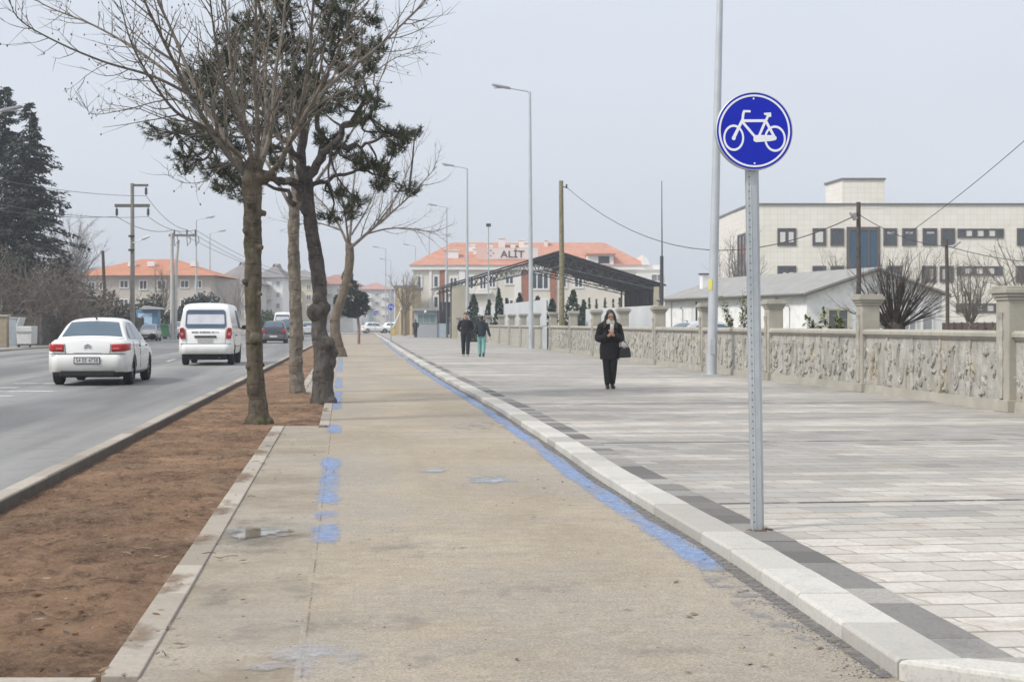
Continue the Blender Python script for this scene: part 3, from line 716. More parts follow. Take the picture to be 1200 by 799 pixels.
for (a, b, c, d, mu, ex) in [
    (911, 933, 267.5, 288, (.5,), [(.14, .42, .2, .78, pw), (.6, .86, .2, .78, pw)]), (952, 968, 267.5, 288, (), [(.22, .78, .2, .8, pw)]), (973, 989, 267.5, 288, (.5,), []),
    (1035, 1051, 267.5, 288, (), [(.3, .8, .68, .8, dblind)]), (1057, 1074, 267.5, 288, (), [(.25, .75, .68, .8, dblind)]), (1081, 1098, 267.5, 288, (), [(.3, .8, .68, .8, dblind)]), (1102.5, 1119, 267.5, 288, (.5,), []),
    (1191.5, 1215, 267.5, 288, (.5,), []), (1225, 1243, 267.5, 288, (), []), (1250, 1268, 267.5, 288, (), []),
    (911, 933, 311.5, 331, (.5,), [(.3, .45, .15, .6, pw), (.62, .85, .15, .6, pw)]), (952, 968, 311.5, 331, (), []), (973, 989, 311.5, 331, (), []),
    (1080, 1097, 311.5, 331, (.5,), [(.56, .8, .2, .8, dblind)]), (1101, 1117.5, 311.5, 331, (.5,), [(.2, .44, .2, .8, dblind)]), (1190.5, 1215, 311.5, 331, (.5,), []),
    (1040, 1056, 311.5, 331, (), []), (911, 933, 355, 374, (.5,), []), (1080, 1097, 355, 374, (), [])]:
    window(bei, fB, bx(a), bx(b), bz(d), bz(c), FR_DARK, None, .16, mu, extra=ex)
for c, d, xo in ((268, 279, 1122), (312, 323, 1121), (355.5, 366.5, 1120)):
    window(bei, fB, bx(xo), bx(xo+54), bz(d), bz(c), FR_DARK, None, .13, (.17, .33, .42, .58, .67, .83), extra=[(.19, .315, .2, .8, pw), (.435, .565, .2, .8, pw), (.685, .815, .2, .8, pw)])
curt = M('blue_curtain_glass', (.03, .085, .14), .12)
window(bei, fB, bx(992), bx(1031), 1.2, bz(266), FR_DARK, curt, .3, (.33, .66))
fS = Face((bx(880)-.35, YB+11), (.03, -1))
window(bei, fS, 4.6, 8.4, bz(330), bz(271), FR_DARK, None, .2, (.5,))

# ---- low white building with a grey gable roof
wb = thing('white_outbuilding', 'long low white building with a grey gable roof behind the wall', 'building', (0, 0, 0))
C0 = Vector((15.4, 78, 0)); e1 = Vector((-.284, .959, 0)); e2 = Vector((.959, .284, 0)); LL, WW = 19.4, 8.05; EZ, RZ = 2.98, 4.25
def wp(a, b, z): q = C0+e1*a+e2*b; return (q.x, q.y, z)
whitew = M('white_render', (.83, .83, .83), .85, .05, .8, dirt=(.58, .57, .54))
mb = MB(); mb.prism([(0, 0), (WW, 0), (WW, EZ), (WW/2, RZ), (0, EZ)], 0, LL, lambda u, v, w_: wp(w_, u, v)); mb.build('wall', whitew, wb)
mb = MB(); sl = (RZ-EZ)/(WW/2); ov = .35
mb.prism([(-ov, EZ-ov*sl+.02), (WW/2, RZ+.02), (WW+ov, EZ-ov*sl+.02), (WW+ov, EZ-ov*sl+.12), (WW/2, RZ+.13), (-ov, EZ-ov*sl+.12)], -.35, LL+.35, lambda u, v, w_: wp(w_, u, v))
mb.build('roof', M('grey_roof_sheet', (.30, .295, .285), .8, .12, 1.2, 0, .3, 8, dirt=(.22, .215, .2)), wb)
mb = MB(); 
mb.prism([(-ov, EZ-ov*sl-.08), (WW/2, RZ-.09), (WW+ov, EZ-ov*sl-.08), (WW+ov, EZ-ov*sl+.015), (WW/2, RZ+.015), (-ov, EZ-ov*sl+.015)], -.37, -.30, lambda u, v, w_: wp(w_, u, v))
mb.build('barge_board', M('barge_grey', (.13, .12, .115), .7), wb)
mb = MB(); mb.tube([wp(-.3, -ov-.05, EZ-ov*sl+.02), wp(LL+.3, -ov-.05, EZ-ov*sl+.02)], .07, 8); mb.build('gutter', M('gutter_grey', (.12, .115, .11), .6), wb)
for a in (5.6, 14.2): 
    mb = MB(); mb.tube([wp(a, -.07, 0), wp(a, -.07, EZ-.25)], .05, 6); mb.build('downpipe', mt['dark'], wb)
for a in (3.4, 11.2, 18.2):
    mb = MB(); mb.tube([wp(a, -.05, 0), wp(a, -.05, EZ-.12)], .035, 6); mb.build('conduit', mt['galv'], wb)
for a in (1.9, 7.7, 9.7, 12.6, 16.4):    # narrow wall lights along the side
    mb = MB(); mb.bb(-.05, .05, -.05, .05, 0, .1); 
    mb = MB(); mb.tube([wp(a, -.03, 1.0), wp(a, -.03, 2.25)], .022, 6); mb.tube([wp(a, -.02, 2.25), wp(a, -.2, 2.4)], .03, 6); mb.ell(wp(a, -.2, 2.36), (.09, .09, .06)); mb.build('wall_light', mt['galv'], wb)
fG = Face(C0, e2)
sill_cream = M('cream_window_frame', (.62, .57, .43), .6)
window(wb, fG, 1.15, 2.45, 1.0, 2.2, sill_cream, m_glass('shaded_glass', (.1, .11, .11)), .1, (.5,), .08)
window(wb, fG, 5.6, 6.5, 1.0, 2.1, FR_WHITE, m_glass('dim_glass', (.3, .31, .32)), .08, (.5,), .06)
window(wb, fG, 6.8, 7.5, 1.0, 2.1, FR_WHITE, m_glass('dim_glass', (.3, .31, .32)), .08, (), .06)
mb = MB(); q = wp(LL-2.2, 1.8, 0); mb.box((q[0], q[1], 4.05), (.45, .45, .9), .29); ch = mb.build('chimney', whitew, wb)
mb = MB(); mb.box((q[0], q[1], 4.54), (.6, .6, .08), .29); mb.build('chimney_cap', mt['dark'], ch)

# ---- open steel shed
sh = thing('open_shed', 'open steel shed with a dark truss roof on cream end columns', 'shed', (0, 0, 0))
S0 = PX(530, 335, 131); S1 = PX(777, 331, 133.5); ap = PX(655, 295.5, 132)
base = Vector((S0.x, S0.y, 0)); dirx = Vector((S1.x-S0.x, S1.y-S0.y, 0)); SW = dirx.length; dirx.normalize(); diry = Vector((-dirx.y, dirx.x, 0))
ez, az_ = 4.85, ap.z; ua = (Vector((ap.x, ap.y, 0))-base).dot(dirx)
def sp(u, v, z): q = base+dirx*u+diry*v; return (q.x, q.y, z)
DPT = 20
mb = MB(); mb.prism([(-.3, ez-.1), (ua, az_), (SW+.3, ez-.1), (SW+.3, ez+.02), (ua, az_+.14), (-.3, ez+.02)], 0, DPT, lambda u, v, w_: sp(u, w_, v))
mb.build('roof', M('dark_roof_sheet', (.022, .026, .03), .6, .15, 3), sh)
trm = M('truss_steel', (.10, .108, .115), .5)
def truss(v):
    mb = MB(); lowz = lambda u: (ez-.55)+(az_-.75-(ez-.55))*(u/ua if u < ua else (SW-u)/(SW-ua))*.80
    topz = lambda u: ez-.12+(az_-.03-ez)*(u/ua if u < ua else (SW-u)/(SW-ua))
    N = 20; us = [SW*k/N for k in range(N+1)]
    mb.tube([sp(0, v, topz(0)), sp(ua, v, topz(ua))], .05, 5); mb.tube([sp(SW, v, topz(SW)), sp(ua, v, topz(ua))], .05, 5)
    mb.tube([sp(0, v, lowz(0)), sp(ua, v, lowz(ua))], .05, 5); mb.tube([sp(SW, v, lowz(SW)), sp(ua, v, lowz(ua))], .05, 5)
    for k in range(N):
        a, b = us[k], us[k+1]
        mb.tube([sp(a, v, lowz(a)), sp((a+b)/2, v, topz((a+b)/2))], .025, 4); mb.tube([sp((a+b)/2, v, topz((a+b)/2)), sp(b, v, lowz(b))], .025, 4)
    mb.build('truss', trm, sh)
for v in (.25, 4.4, 8.6, 12.8, 16.7): truss(v)
mb = MB()
for k in range(9):
    for s_ in (0, 1):
        u = ua*k/8.5 if s_ == 0 else SW-(SW-ua)*k/8.5; z = ez-.16+(az_-.05-ez)*k/8.5; mb.tube([sp(u, .1, z), sp(u, DPT-.1, z)], .04, 4)
mb.build('purlins', trm, sh)
cream = M('cream_column', (.47, .43, .34), .85, .1, 1)
for u, v, wd in ((.75, .3, 1.5), (SW-.55, .3, .45), (SW-.05, .3, .3)):
    mb = MB(); q = sp(u, v, 0); mb.box((q[0], q[1], ez/2-.08), (wd, .35, ez-.17), math.atan2(dirx.y, dirx.x)); mb.build('column', cream, sh)
for u in (.3, SW-.3):
    for v in (4.4, 8.6, 12.8, 16.7):
        mb = MB(); mb.tube([sp(u, v, 0), sp(u, v, ez-.2)], .09, 8); mb.build('post', trm, sh)
mb = MB()
mb.grid(lambda u, v: sp(SW-.12+(.06 if int(round(u*80)) % 2 else 0), .6+u*15.5, .3+v*(ez-.5)), 80, 1); sc_ = mb.build('slatted_side', m_bark('slat_brown', (.075, .065, .055), (.19, .165, .14), None, 3, .2), sh)
so_ = sc_.modifiers.new('s', 'SOLIDIFY'); so_.thickness = .02
mb = MB(); mb.grid(lambda u, v: sp(.2+u*3.3, 15.9, .3+v*3.2), 1, 1); x_ = mb.build('back_screen', M('dark_screen', (.06, .063, .065), .8), sh); x_.modifiers.new('s', 'SOLIDIFY').thickness = .03

# ---- two-storey building with an orange tiled hip roof and a name board
YA = 185.0
ax = lambda x: (x-600)*YA/F
azz = lambda y: HC+(HZ-y)*YA/F
al = thing('roofed_building', 'white two storey building with an orange tiled hip roof carrying a name board', 'building', (0, 0, 0))
creamw = M('cream_render', (.66, .63, .56), .85, .05, .6); whiter = M('white_trim_render', (.78, .77, .75), .8, .04, .6)
xl_, xr_ = ax(484), ax(774); ze = azz(316)
mb = MB(); mb.prism([(xl_, YA), (xr_, YA), (xr_, YA+16), (xl_+.5, YA+16)], 0, ze, lambda u, v, w_: (u, v, w_)); mb.build('wall', creamw, al)
mb = MB(); mb.prism([(xl_-.35, YA-.35), (xr_+.3, YA-.35), (xr_+.3, YA+16.3), (xl_-.3, YA+16.3)], ze-.02, ze+.55, lambda u, v, w_: (u, v, w_)); mb.build('cornice', whiter, al)
tile = m_tiles('orange_roof_tiles', (.48, .225, .155), (.58, .31, .225))
def roof_hip(par, x0, x1, y0, y1, z0, z1, hx, m, name='roof'):
    ym = (y0+y1)/2; mb = MB()
    mb.add([(x0, y0, z0), (x1, y0, z0), (x1, y1, z0), (x0, y1, z0), (x0+hx, ym, z1), (x1-hx, ym, z1)], [(0, 1, 5, 4), (1, 2, 5), (2, 3, 4, 5), (3, 0, 4), (3, 2, 1, 0)])
    return mb.build(name, m, par)
roof = roof_hip(al, xl_-.5, ax(760), YA-.5, YA+16.4, ze+.551, azz(286)+.6, 5.0, tile)
fA = Face((0, YA), (1, 0))
brick = M('red_brick_pier', (.34, .15, .10), .85, .15, 3)
for a, b in ((515.5, 521), (611, 619.5), (645, 652)):
    mb = MB(); fA.box(mb, ax(a), ax(b), 0, .12, .2, ze-.05); mb.build('brick_pier', brick, al)
for a, b in ((503, 506), (521.5, 524), (603, 611), (538, 545)):
    mb = MB(); fA.box(mb, ax(a), ax(b), 0, .2, .2, ze-.04); mb.build('white_pilaster', whiter, al)
for (a, b, c, d, mu) in [(507, 515, 322, 338, ()), (507, 515, 346, 362, ()), (526, 537, 324, 340, (.5,)), (546, 556, 322, 340, (.5,)), (561, 571, 322, 340, (.5,)), (591, 603, 322, 334, (.5,)), (622, 644, 319, 340, (.33, .66)), (654, 665, 322, 338, (.5,)), (672, 684, 322, 338, (.5,)), (572, 582, 322, 338, (.5,)), (700, 712, 322, 338, (.5,)), (730, 742, 322, 338, (.5,)), (488, 495, 322, 338, ()), (526, 537, 348, 366, (.5,)), (591, 603, 350, 364, (.5,)), (622, 644, 350, 366, (.5,))]:
    window(al, fA, ax(a), ax(b), azz(d), azz(c), FR_WHITE, None, .22, mu, .1)
mb = MB(); fA.box(mb, ax(524), ax(576), 0, .5, azz(341)-.35, azz(341)); mb.build('balcony_slab', whiter, al)
# right-hand lower wing and dormers
mb = MB(); mb.prism([(ax(745), YA-3), (ax(776), YA-3), (ax(776), YA+9), (ax(745), YA+9)], 0, azz(321), lambda u, v, w_: (u, v, w_)); mb.build('wing', whiter, al)
window(al, Face((0, YA-3), (1, 0)), ax(760), ax(775), azz(331), azz(322), FR_WHITE, m_glass('grey_glass', (.2, .21, .23)), .12, (.5,), .08)
dm = MB(); fD = Face((0, YA-.2), (1, 0))
fD.box(dm, ax(688), ax(719), -4.5, .1, ze+.6, azz(299)); dmr = dm.build('dormer', whiter, al)
mb = MB(); fD.box(mb, ax(701), ax(714), .1, .13, ze+.75, azz(300.5)); mb.build('dormer_opening', mt['dark'], dmr)
mb = MB(); fD.box(mb, ax(687), ax(721), -4.6, .5, azz(299)+.01, azz(297)); mb.build('dormer_roof', tile, dmr)
mb = MB(); mb.prism([(ax(752), ze+.56), (ax(761), ze+.56), (ax(758), ze+1.4), (ax(752.5), azz(299))], YA-.7, YA+14, lambda u, v, w_: (u, w_, v)); mb.build('gable_parapet', whiter, al)
for x, y, wd, hh, v in ((531, 300, 13, 12, 2.5), (553, 291, 8, 6, 5), (558, 296, 7, 8, 4), (574, 289, 7, 8, 5), (588, 284, 8, 9, 6), (611.5, 286, 7, 9, 6), (617, 291, 6, 12, 5), (601, 287, 6, 4, 6), (640, 284, 4, 4, 7)):
    mb = MB(); X = (x-600)*(YA+v)/F; Z = HC+(HZ-y)*(YA+v)/F; W_ = wd*YA/F; H_ = hh*YA/F
    mb.bb(X-W_/2, X+W_/2, YA+v-.5, YA+v+.5, Z-H_/2-1.2, Z+H_/2); mb.bb(X-W_/2-.08, X+W_/2+.08, YA+v-.6, YA+v+.6, Z+H_/2, Z+H_/2+.12); mb.build('chimney', whiter, roof)
mb = MB(); fN = Face((0, YA+1.6), (1, 0)); fN.box(mb, ax(558), ax(632), 0, .12, azz(303.5), azz(289.5))
nb_ = mb.build('name_board', M('pale_pink_board', (.70, .50, .45), .6, .05), al)
mb = MB(); fN.box(mb, ax(571), ax(631), .121, .15, azz(303), azz(290.5)); mb.build('white_field', M('board_white', (.70, .66, .64), .6, .04), nb_)
cx = ax(600.5); tm = text_mb('AL\u0130T', 1.22, .02, lambda c: (c.x*1.12+cx, YA+1.6-.19-c.z, azz(297.6)+c.y)); tm.build('lettering', M('letter_black', (.03, .03, .035), .5), nb_)
mb = MB()
for k, (u, v) in enumerate(((575, 293), (578, 296), (575, 299), (572, 296))): mb.bb(ax(u)-.09, ax(u)+.09, YA+1.42, YA+1.449, azz(v)-.09, azz(v)+.09)
mb.build('emblem_dots', M('emblem_red', (.5, .1, .1), .5), nb_)

# ---- buildings across the road
def block(name, label, Y, xa, xb, yt, depth, wallm, wins, fm=FR_WHITE, pm=None, base=0.0, cat='building'):
    o = thing(name, label, cat, (0, 0, 0)); k = Y/F; f = Face((0, Y), (1, 0))
    X0, X1, Z = (xa-600)*k, (xb-600)*k, HC+(HZ-yt)*k
    mb = MB(); mb.bb(X0, X1, Y, Y+depth, base, Z); mb.build('wall', wallm, o)
    for (a, b, c, d) in wins: window(o, f, (a-600)*k, (b-600)*k, HC+(HZ-d)*k, HC+(HZ-c)*k, fm, pm, .12, (.5,), .08)
    return o, X0, X1, Z, k
greyw = M('pinkish_render', (.52, .47, .42), .85, .08, .5); dpane = m_glass('brownish_glass', (.09, .08, .075), .2)
o, X0, X1, Z, k = block('tiled_house_row', 'long low house with an orange tiled roof beyond the utility poles', 165, 88, 247, 323, 13, greyw,
    [(103, 112, 330, 340), (116, 124, 330, 340), (140, 151, 328, 338), (163, 173, 328, 340), (184, 195, 328, 340), (211, 222, 328, 338), (228, 237, 328, 338), (140, 151, 350, 362), (163, 173, 350, 362), (211, 222, 350, 362)], FR_WHITE, dpane)
r_ = roof_hip(o, X0-.6, X1+.8, 164.3, 179, Z+.001, HC+(HZ-303.5)*171/F, 6.2, m_tiles('weathered_orange_tiles', (.46, .19, .11), (.56, .26, .16)))
for x in (146, 169, 220): mb = MB(); X = (x-600)*k; mb.bb(X-.4, X+.4, 168, 168.9, HC+(HZ-311)*k, HC+(HZ-305)*k); mb.build('chimney', whiter, r_)
mb = MB(); mb.prism([(X1-.2, 165.2), (X1+.9, 178), (X1-.2, 178)], 0, Z-.1, lambda u, v, w_: (u, v, w_)); mb.build('side_wing', M('grey_side_render', (.42, .38, .36), .85), o)
aptw = M('white_apartment_render', (.82, .81, .79), .85, .05, .3); gtile = M('grey_brown_roof', (.22, .205, .20), .85, .15, .6)
def flats(label, Y, xa, xb, yt, yr, wm, rm, hx, rows, cols, depth=14, nm='apartment_block'):
    k = Y/F; ww = (xb-xa)/cols; wins = []
    for (c, d) in rows:
        for j in range(cols): wins.append((xa+ww*(j+.25), xa+ww*(j+.75), c, d))
    o, X0, X1, Z, k = block(nm, label, Y, xa, xb, yt, depth, wm, wins, FR_WHITE, m_glass('flat_glass', (.16, .16, .17), .2))
    roof_hip(o, X0-.6, X1+.6, Y-.6, Y+depth+.6, Z+.001, HC+(HZ-yr)*(Y+depth/2)/F, hx, rm)
    for j in range(cols):
        if j % 2: 
            for (c, d) in rows:
                mb = MB(); a = (xa+ww*(j+.1)-600)*k; b = (xa+ww*(j+.9)-600)*k; zz = HC+(HZ-d)*k
                mb.bb(a, b, Y-1.1, Y, zz-.25, zz-.1); mb.bb(a, b, Y-1.1, Y-1.03, zz-.1, zz+.75); mb.build('balcony', M('balcony_white', (.66, .65, .63), .8), o)
    return o
flats('grey roofed apartment block just right of the orange tiled house', 205, 248, 300, 333, 307, M('beige_flats_render', (.56, .54, .5), .85), gtile, 4, [(338, 344), (350, 357), (362, 370)], 4)
flats('white apartment block with grey roof behind the first tree trunk', 215, 300, 331, 325, 309, aptw, gtile, 3, [(329, 336), (342, 349), (355, 362)], 3)
flats('cream apartment block with grey roof seen between the tree trunks', 235, 331, 368, 328, 316, M('cream_flats_render', (.62, .58, .44), .85, .05), gtile, 3, [(333, 340), (345, 352), (357, 364)], 3)
flats('white apartment block with reddish roof behind the leaning bare tree', 250, 369, 414, 333, 322, aptw, m_tiles('dull_red_tiles', (.34, .17, .13), (.42, .23, .18)), 3, [(338, 343), (349, 355), (361, 367)], 4)
flats('pale block with faded red roof at the far end of the street', 330, 418, 456, 339, 331, M('pale_far_render', (.60, .58, .55), .85), m_tiles('faded_red_tiles', (.44, .22, .2), (.5, .3, .27)), 4, [(343, 348), (353, 358), (363, 368)], 4)
flats('small grey shop block at the very end of the street', 300, 405, 432, 362, 356, M('shop_render', (.40, .44, .46), .8), gtile, 3, [(367, 373)], 3, 10)
o, X0, X1, Z, k = block('tan_building', 'tan rendered building side behind the guard booth', 172, 463, 486, 338, 12, M('tan_render', (.42, .34, .22), .85, .12, .8), [(467, 471, 345, 352), (477, 481, 345, 352)])
mb = MB(); mb.bb(X0-.2, X1+.2, 171.8, 184.2, Z+.002, Z+.35); mb.build('roof', gtile, o)
for a in (469, 474, 482):
    mb = MB(); X = (a-600)*k; mb.bb(X-.15, X+.15, 171.7, 171.99, 0, Z); mb.build('pilaster', M('pilaster_tan', (.52, .43, .29), .85), o)

# ---- guard booth
bo = thing('guard_booth', 'small grey guard booth with wide tinted windows at the end of the wall', 'booth', (0, 0, 0))
YG = 143; gx = lambda x: (x-600)*YG/F; gz = lambda y: HC+(HZ-y)*YG/F; fb = Face((0, YG), (1, 0))
mb = MB(); mb.bb(gx(485.5), gx(512.5), YG, YG+2.4, ZS, gz(364)); mb.build('wall', M('booth_grey', (.40, .42, .45), .6, .05), bo)
mb = MB(); mb.bb(gx(483), gx(515), YG-.4, YG+2.8, gz(364)+.001, gz(361.5)); mb.build('roof', M('booth_roof', (.33, .35, .37), .6), bo)
window(bo, fb, gx(489), gx(511.5), gz(379), gz(368), mt['galv'], m_glass('green_glass', (.16, .25, .25), .1), .06, (.33, .66), .05)
mb = MB(); mb.ell((gx(499), YG-.45, gz(365.5)), (.14, .1, .14)); mb.build('lamp', whiter, bo)
mb = MB(); mb.bb(gx(512.6), gx(525), YG+.1, YG+.3, ZS, gz(379)); mb.build('side_panel', M('light_blue_panel', (.42, .50, .58), .6), bo)
bg = thing('barrier_gate', 'raised white barrier arm beside the far cycle sign', 'barrier', PX(461, 385, 165), 0)
bg.location.z = ZS; k = 165/F
mb = MB(); mb.bb(-.2, .2, -.2, .2, 0, 1.05); mb.build('housing', M('barrier_orange', (.55, .42, .15), .6), bg, bevel=.03)
mb = MB(); mb.tube([(0, -.25, .9), (1.15, -.25, 3.6)], .06, 6); mb.build('arm', mt['white'], bg)

# ================================================================ street furniture
# ---- bicycle sign
def disc_pts(r, n=64, rx=1): return [(r*rx*math.cos(2*math.pi*k/n), r*math.sin(2*math.pi*k/n)) for k in range(n)]
SBLUE = M('sign_blue', (.004, .017, .42), .4, .06, 9, spec=.3); SWHITE = M('sign_white', (.78, .80, .84), .4, .03)
def make_sign(label, loc, rz):
    o = thing('bicycle_sign', label, 'road sign', loc, rz, 'bicycle route signs')
    Hc = 2.557; Rr = .25
    W3 = lambda u, v, y: (u, y, Hc+v)
    mb = MB()                              # perforated channel post: web to the front, flanges folded back
    prof = [(-.040, 0), (.018, 0), (.026, .022), (.042, .030), (.044, .026), (.029, .018), (.021, -.005), (-.012, -.005), (-.014, -.008), (-.018, -.008), (-.020, -.005), (-.040, -.005), (-.044, -.001), (-.044, .04), (-.040, .04)]
    mb.prism(prof, -.03, Hc+.2, lambda u, v, w_: (u, v, w_)); ps = mb.build('post', mt['galv'], o, bevel=.002)
    mb = MB()
    for k in range(58): mb.tube([(-.028, -.0062, .06+k*.046), (-.028, -.004, .06+k*.046)], .0052, 8)
    mb.build('perforation', M('hole_shadow', (.16, .17, .18), .7), ps)
    mb = MB(); rr = random.Random(5)
    for k in range(40): a = rr.random()*6.28; q = rr.uniform(.03, .09); mb.ell((q*math.cos(a), q*math.sin(a)*.8, .002), (.014, .012, .012), 6, 4)
    mb.build('earth_collar', mt['soil'], o, smooth=True)
    mb = MB(); n = 72; rings = [(Rr-.006, -.0515), (Rr, -.048), (Rr+.001, -.012), (Rr-.012, -.010), (Rr-.012, -.016)]
    vs = []; fs = []
    for r, y in rings:
        for k in range(n): a = 2*math.pi*k/n; vs.append(W3(r*math.cos(a), r*math.sin(a), y))
    for j in range(len(rings)-1):
        for k in range(n): fs.append((j*n+k, j*n+(k+1) % n, (j+1)*n+(k+1) % n, (j+1)*n+k))
    mb.add(vs, fs); pan = mb.build('rim', mt['galv'], o, smooth=True)
    mb = MB(); mb.prism(disc_pts(Rr-.0062, 72), -.0505, -.046, lambda u, v, w_: W3(u, v, w_)); face = mb.build('face', SBLUE, o)
    def ring(mb, c, ra, rb, rx=1, n=56):
        vs = [W3(c[0]+r*rx*math.cos(2*math.pi*k/n), c[1]+r*math.sin(2*math.pi*k/n), y) for r in (ra, rb) for y in (-.0522, -.0505) for k in range(n)]
        fs = []
        for k in range(n):
            l = (k+1) % n; fs += [(k, l, 2*n+l, 2*n+k), (n+k, 3*n+k, 3*n+l, n+l), (k, n+k, n+l, l), (2*n+k, 2*n+l, 3*n+l, 3*n+k)]
        mb.add(vs, fs)
    mb = MB(); ring(mb, (0, 0), .2195, .2315, n=72); mb.build('border', SWHITE, face)
    q = .25/283; T = lambda x, y: ((x-522)*q*1.02, (398-y)*q)
    mb = MB()
    for (x, y, rx) in ((372, 447, .80), (670, 455, .83)): ring(mb, T(x, y), 78*q, 95*q, rx)
    lay = [0]
    def bar(a, b, wd, wd2=None):
        a, b = Vector(T(*a)), Vector(T(*b)); d = (b-a).normalized(); nn = Vector((-d.y, d.x)); w1 = wd*q/2; w2 = (wd2 or wd)*q/2
        lay[0] += 1; y1 = -.0524-.00006*lay[0]
        mb.prism([tuple(a+nn*w1), tuple(a-nn*w1), tuple(b-nn*w2), tuple(b+nn*w2)], y1, -.0505, lambda u, v, w_: W3(u, v, w_))
    bar((437, 318), (372, 447), 19, 24); bar((430, 325), (612, 325), 20); bar((437, 334), (530, 446), 18); bar((607, 318), (548, 450), 18); bar((602, 322), (672, 456), 19)
    bar((437, 332), (442, 278), 18); bar((441, 284), (449, 256), 18); bar((444, 256), (496, 257), 16); bar((604, 328), (624, 284), 18)
    def poly(pts, e):
        mb.prism([T(*p) for p in pts], -.0524-.00006*e, -.0505, lambda u, v, w_: W3(u, v, w_))
    poly([(592, 269), (643, 266), (645, 296), (630, 300), (612, 288), (594, 282)], 12)
    poly([(516, 430), (560, 428), (664, 430), (682, 446), (676, 464), (640, 472), (530, 480), (514, 468)], 14)
    poly([T_ for T_ in [(372+14*math.cos(a*.524), 450+15*math.sin(a*.524)) for a in range(12)]], 16)
    mb.build('bicycle_symbol', SWHITE, face)
    for y in (.205, -.207):
        mb = MB(); mb.ell(W3(-.002, y, -.0515), (.006, .003, .006), 10, 6); mb.build('bolt', SWHITE, face)
    for y in (.1, -.1):
        mb = MB(); mb.bb(-.07, .07, -.014, -.006, Hc+y-.02, Hc+y+.02); mb.build('clamp', mt['galv'], o)
    return o
p = GX(889, 622, ZS); sg = make_sign('round blue bicycle sign on a perforated steel post in the dark border stones', (p.x, p.y, ZS), R(5))
sg.rotation_euler = (0, R(-.9), R(5))
dup(sg, (-9.0, 111, ZS), R(6), 'distant blue bicycle sign at the kerb by the white barrier arm')
o = dup(sg, (-15.4, 168, 0), R(6), 'smallest blue bicycle sign left of the far end of the cycle path')

# ---- street lamps
galv_p = M('lamp_post_steel', (.50, .53, .56), .45, .08, 2, .35)
def make_lamp(label, loc, rz, Hh=13.35, arm=1.95, group='lamp posts along the new pavement', r0=.135, r1=.06):
    o = thing('street_lamp', label, 'street lamp', loc, rz, group)
    mb = MB(); mb.tube([(0, 0, 0), (0, 0, 1.6), (0, 0, Hh)], [r0, r0*.93, r1], 12); pl = mb.build('pole', galv_p, o, smooth=True)
    mb = MB(); mb.bb(-.22, .22, -.22, .22, 0, .03); mb.build('base_plate', galv_p, o)
    mb = MB(); mb.bb(-.06, .06, -r0-.008, -r0+.02, .55, .95); mb.build('access_door', galv_p, pl)
    mb = MB(); mb.tube([(0, 0, Hh-.05), (-.15, 0, Hh+.04), (-arm*.55, 0, Hh+.2)], [.045, .04, .035], 8); mb.build('arm', galv_p, o, smooth=True)
    mb = MB(); mb.prism([(0, -.05), (.2, -.16), (.85, -.15), (.95, -.08), (.95, .08), (.85, .15), (.2, .16), (0, .05)], -.06, .05, lambda u, v, w_: (-arm*.52-u*arm*.52, v, Hh+.2+u*.2+w_*(1 if u < .9 else .5)))
    hd = mb.build('lamp_head', M('lamp_head_grey', (.30, .31, .33), .5), o, bevel=.015)
    mb = MB(); mb.bb(-arm*.95, -arm*.68, -.1, .1, Hh+.2, Hh+.236); mb.build('diffuser', M('led_lens', (.5, .5, .5), .3), hd)
    return o
L0 = make_lamp('nearest tall steel lamp post with a yellow sticker beside the relief wall', (5.1, 38.2, ZS), 0)
L0.rotation_euler = (0, R(1.3), 0)
mb = MB(); mb.add([(.131*math.cos(R(a)), .131*math.sin(R(a)), z) for z in (2.18, 2.46) for a in (170, 190, 210, 230, 250)], [(k, k+1, k+6, k+5) for k in range(4)]); mb.build('sticker', M('yellow_sticker', (.6, .55, .12), .6), L0)
for (x, Y, lab) in ((622.5, 77.6, 'tall lamp post with its arm over the pavement beside the grey cabinet'), (547.5, 116, 'tall lamp post in front of the cream shed column'),
                    (523.5, 155, 'lamp post rising just right of the guard booth'), (503, 194, 'lamp post rising behind the guard booth roof'), (487, 233, 'most distant lamp post left of the guard booth')):
    o = make_lamp(lab, ((x-600)*Y/F, Y, ZS), 0)
    if Y < 100: o.rotation_euler = (0, R(-.3), 0)
for (x, Y, Hh, lab) in ((230, 155, 12, 'lamp post across the road just right of the pale concrete pole'), (246, 178, 12, 'lamp post across the road above the corner of the tiled house'),
                        (-42, 76, 8.9, 'lamp across the road whose head reaches into view before the dark conifers'), (-30, 60, 9.6, 'brown lamp across the road with its head against the conifer tops'), (452, 215, 12, 'thin lamp post behind the far cycle sign'), (458, 255, 12, 'farthest thin lamp post past the far cycle sign')):
    make_lamp(lab, ((x-600)*Y/F, Y, ZR+.08), R(180) if x < 400 else 0, Hh, 1.9, 'lamp posts across the road' if x < 400 else 'lamp posts along the new pavement')
o = thing('floodlight_mast', 'slim floodlight mast rising over the name board roof', 'mast', (PX(572.5, 379, 125).x, 125, 0))
mb = MB(); mb.tube([(0, 0, 0), (0, 0, 9.6)], [.07, .04], 8); mb.build('pole', mt['galv'], o)
mb = MB(); mb.bb(-.2, .2, -.12, .12, 9.5, 9.75); mb.build('lamp_head', mt['dark'], o)
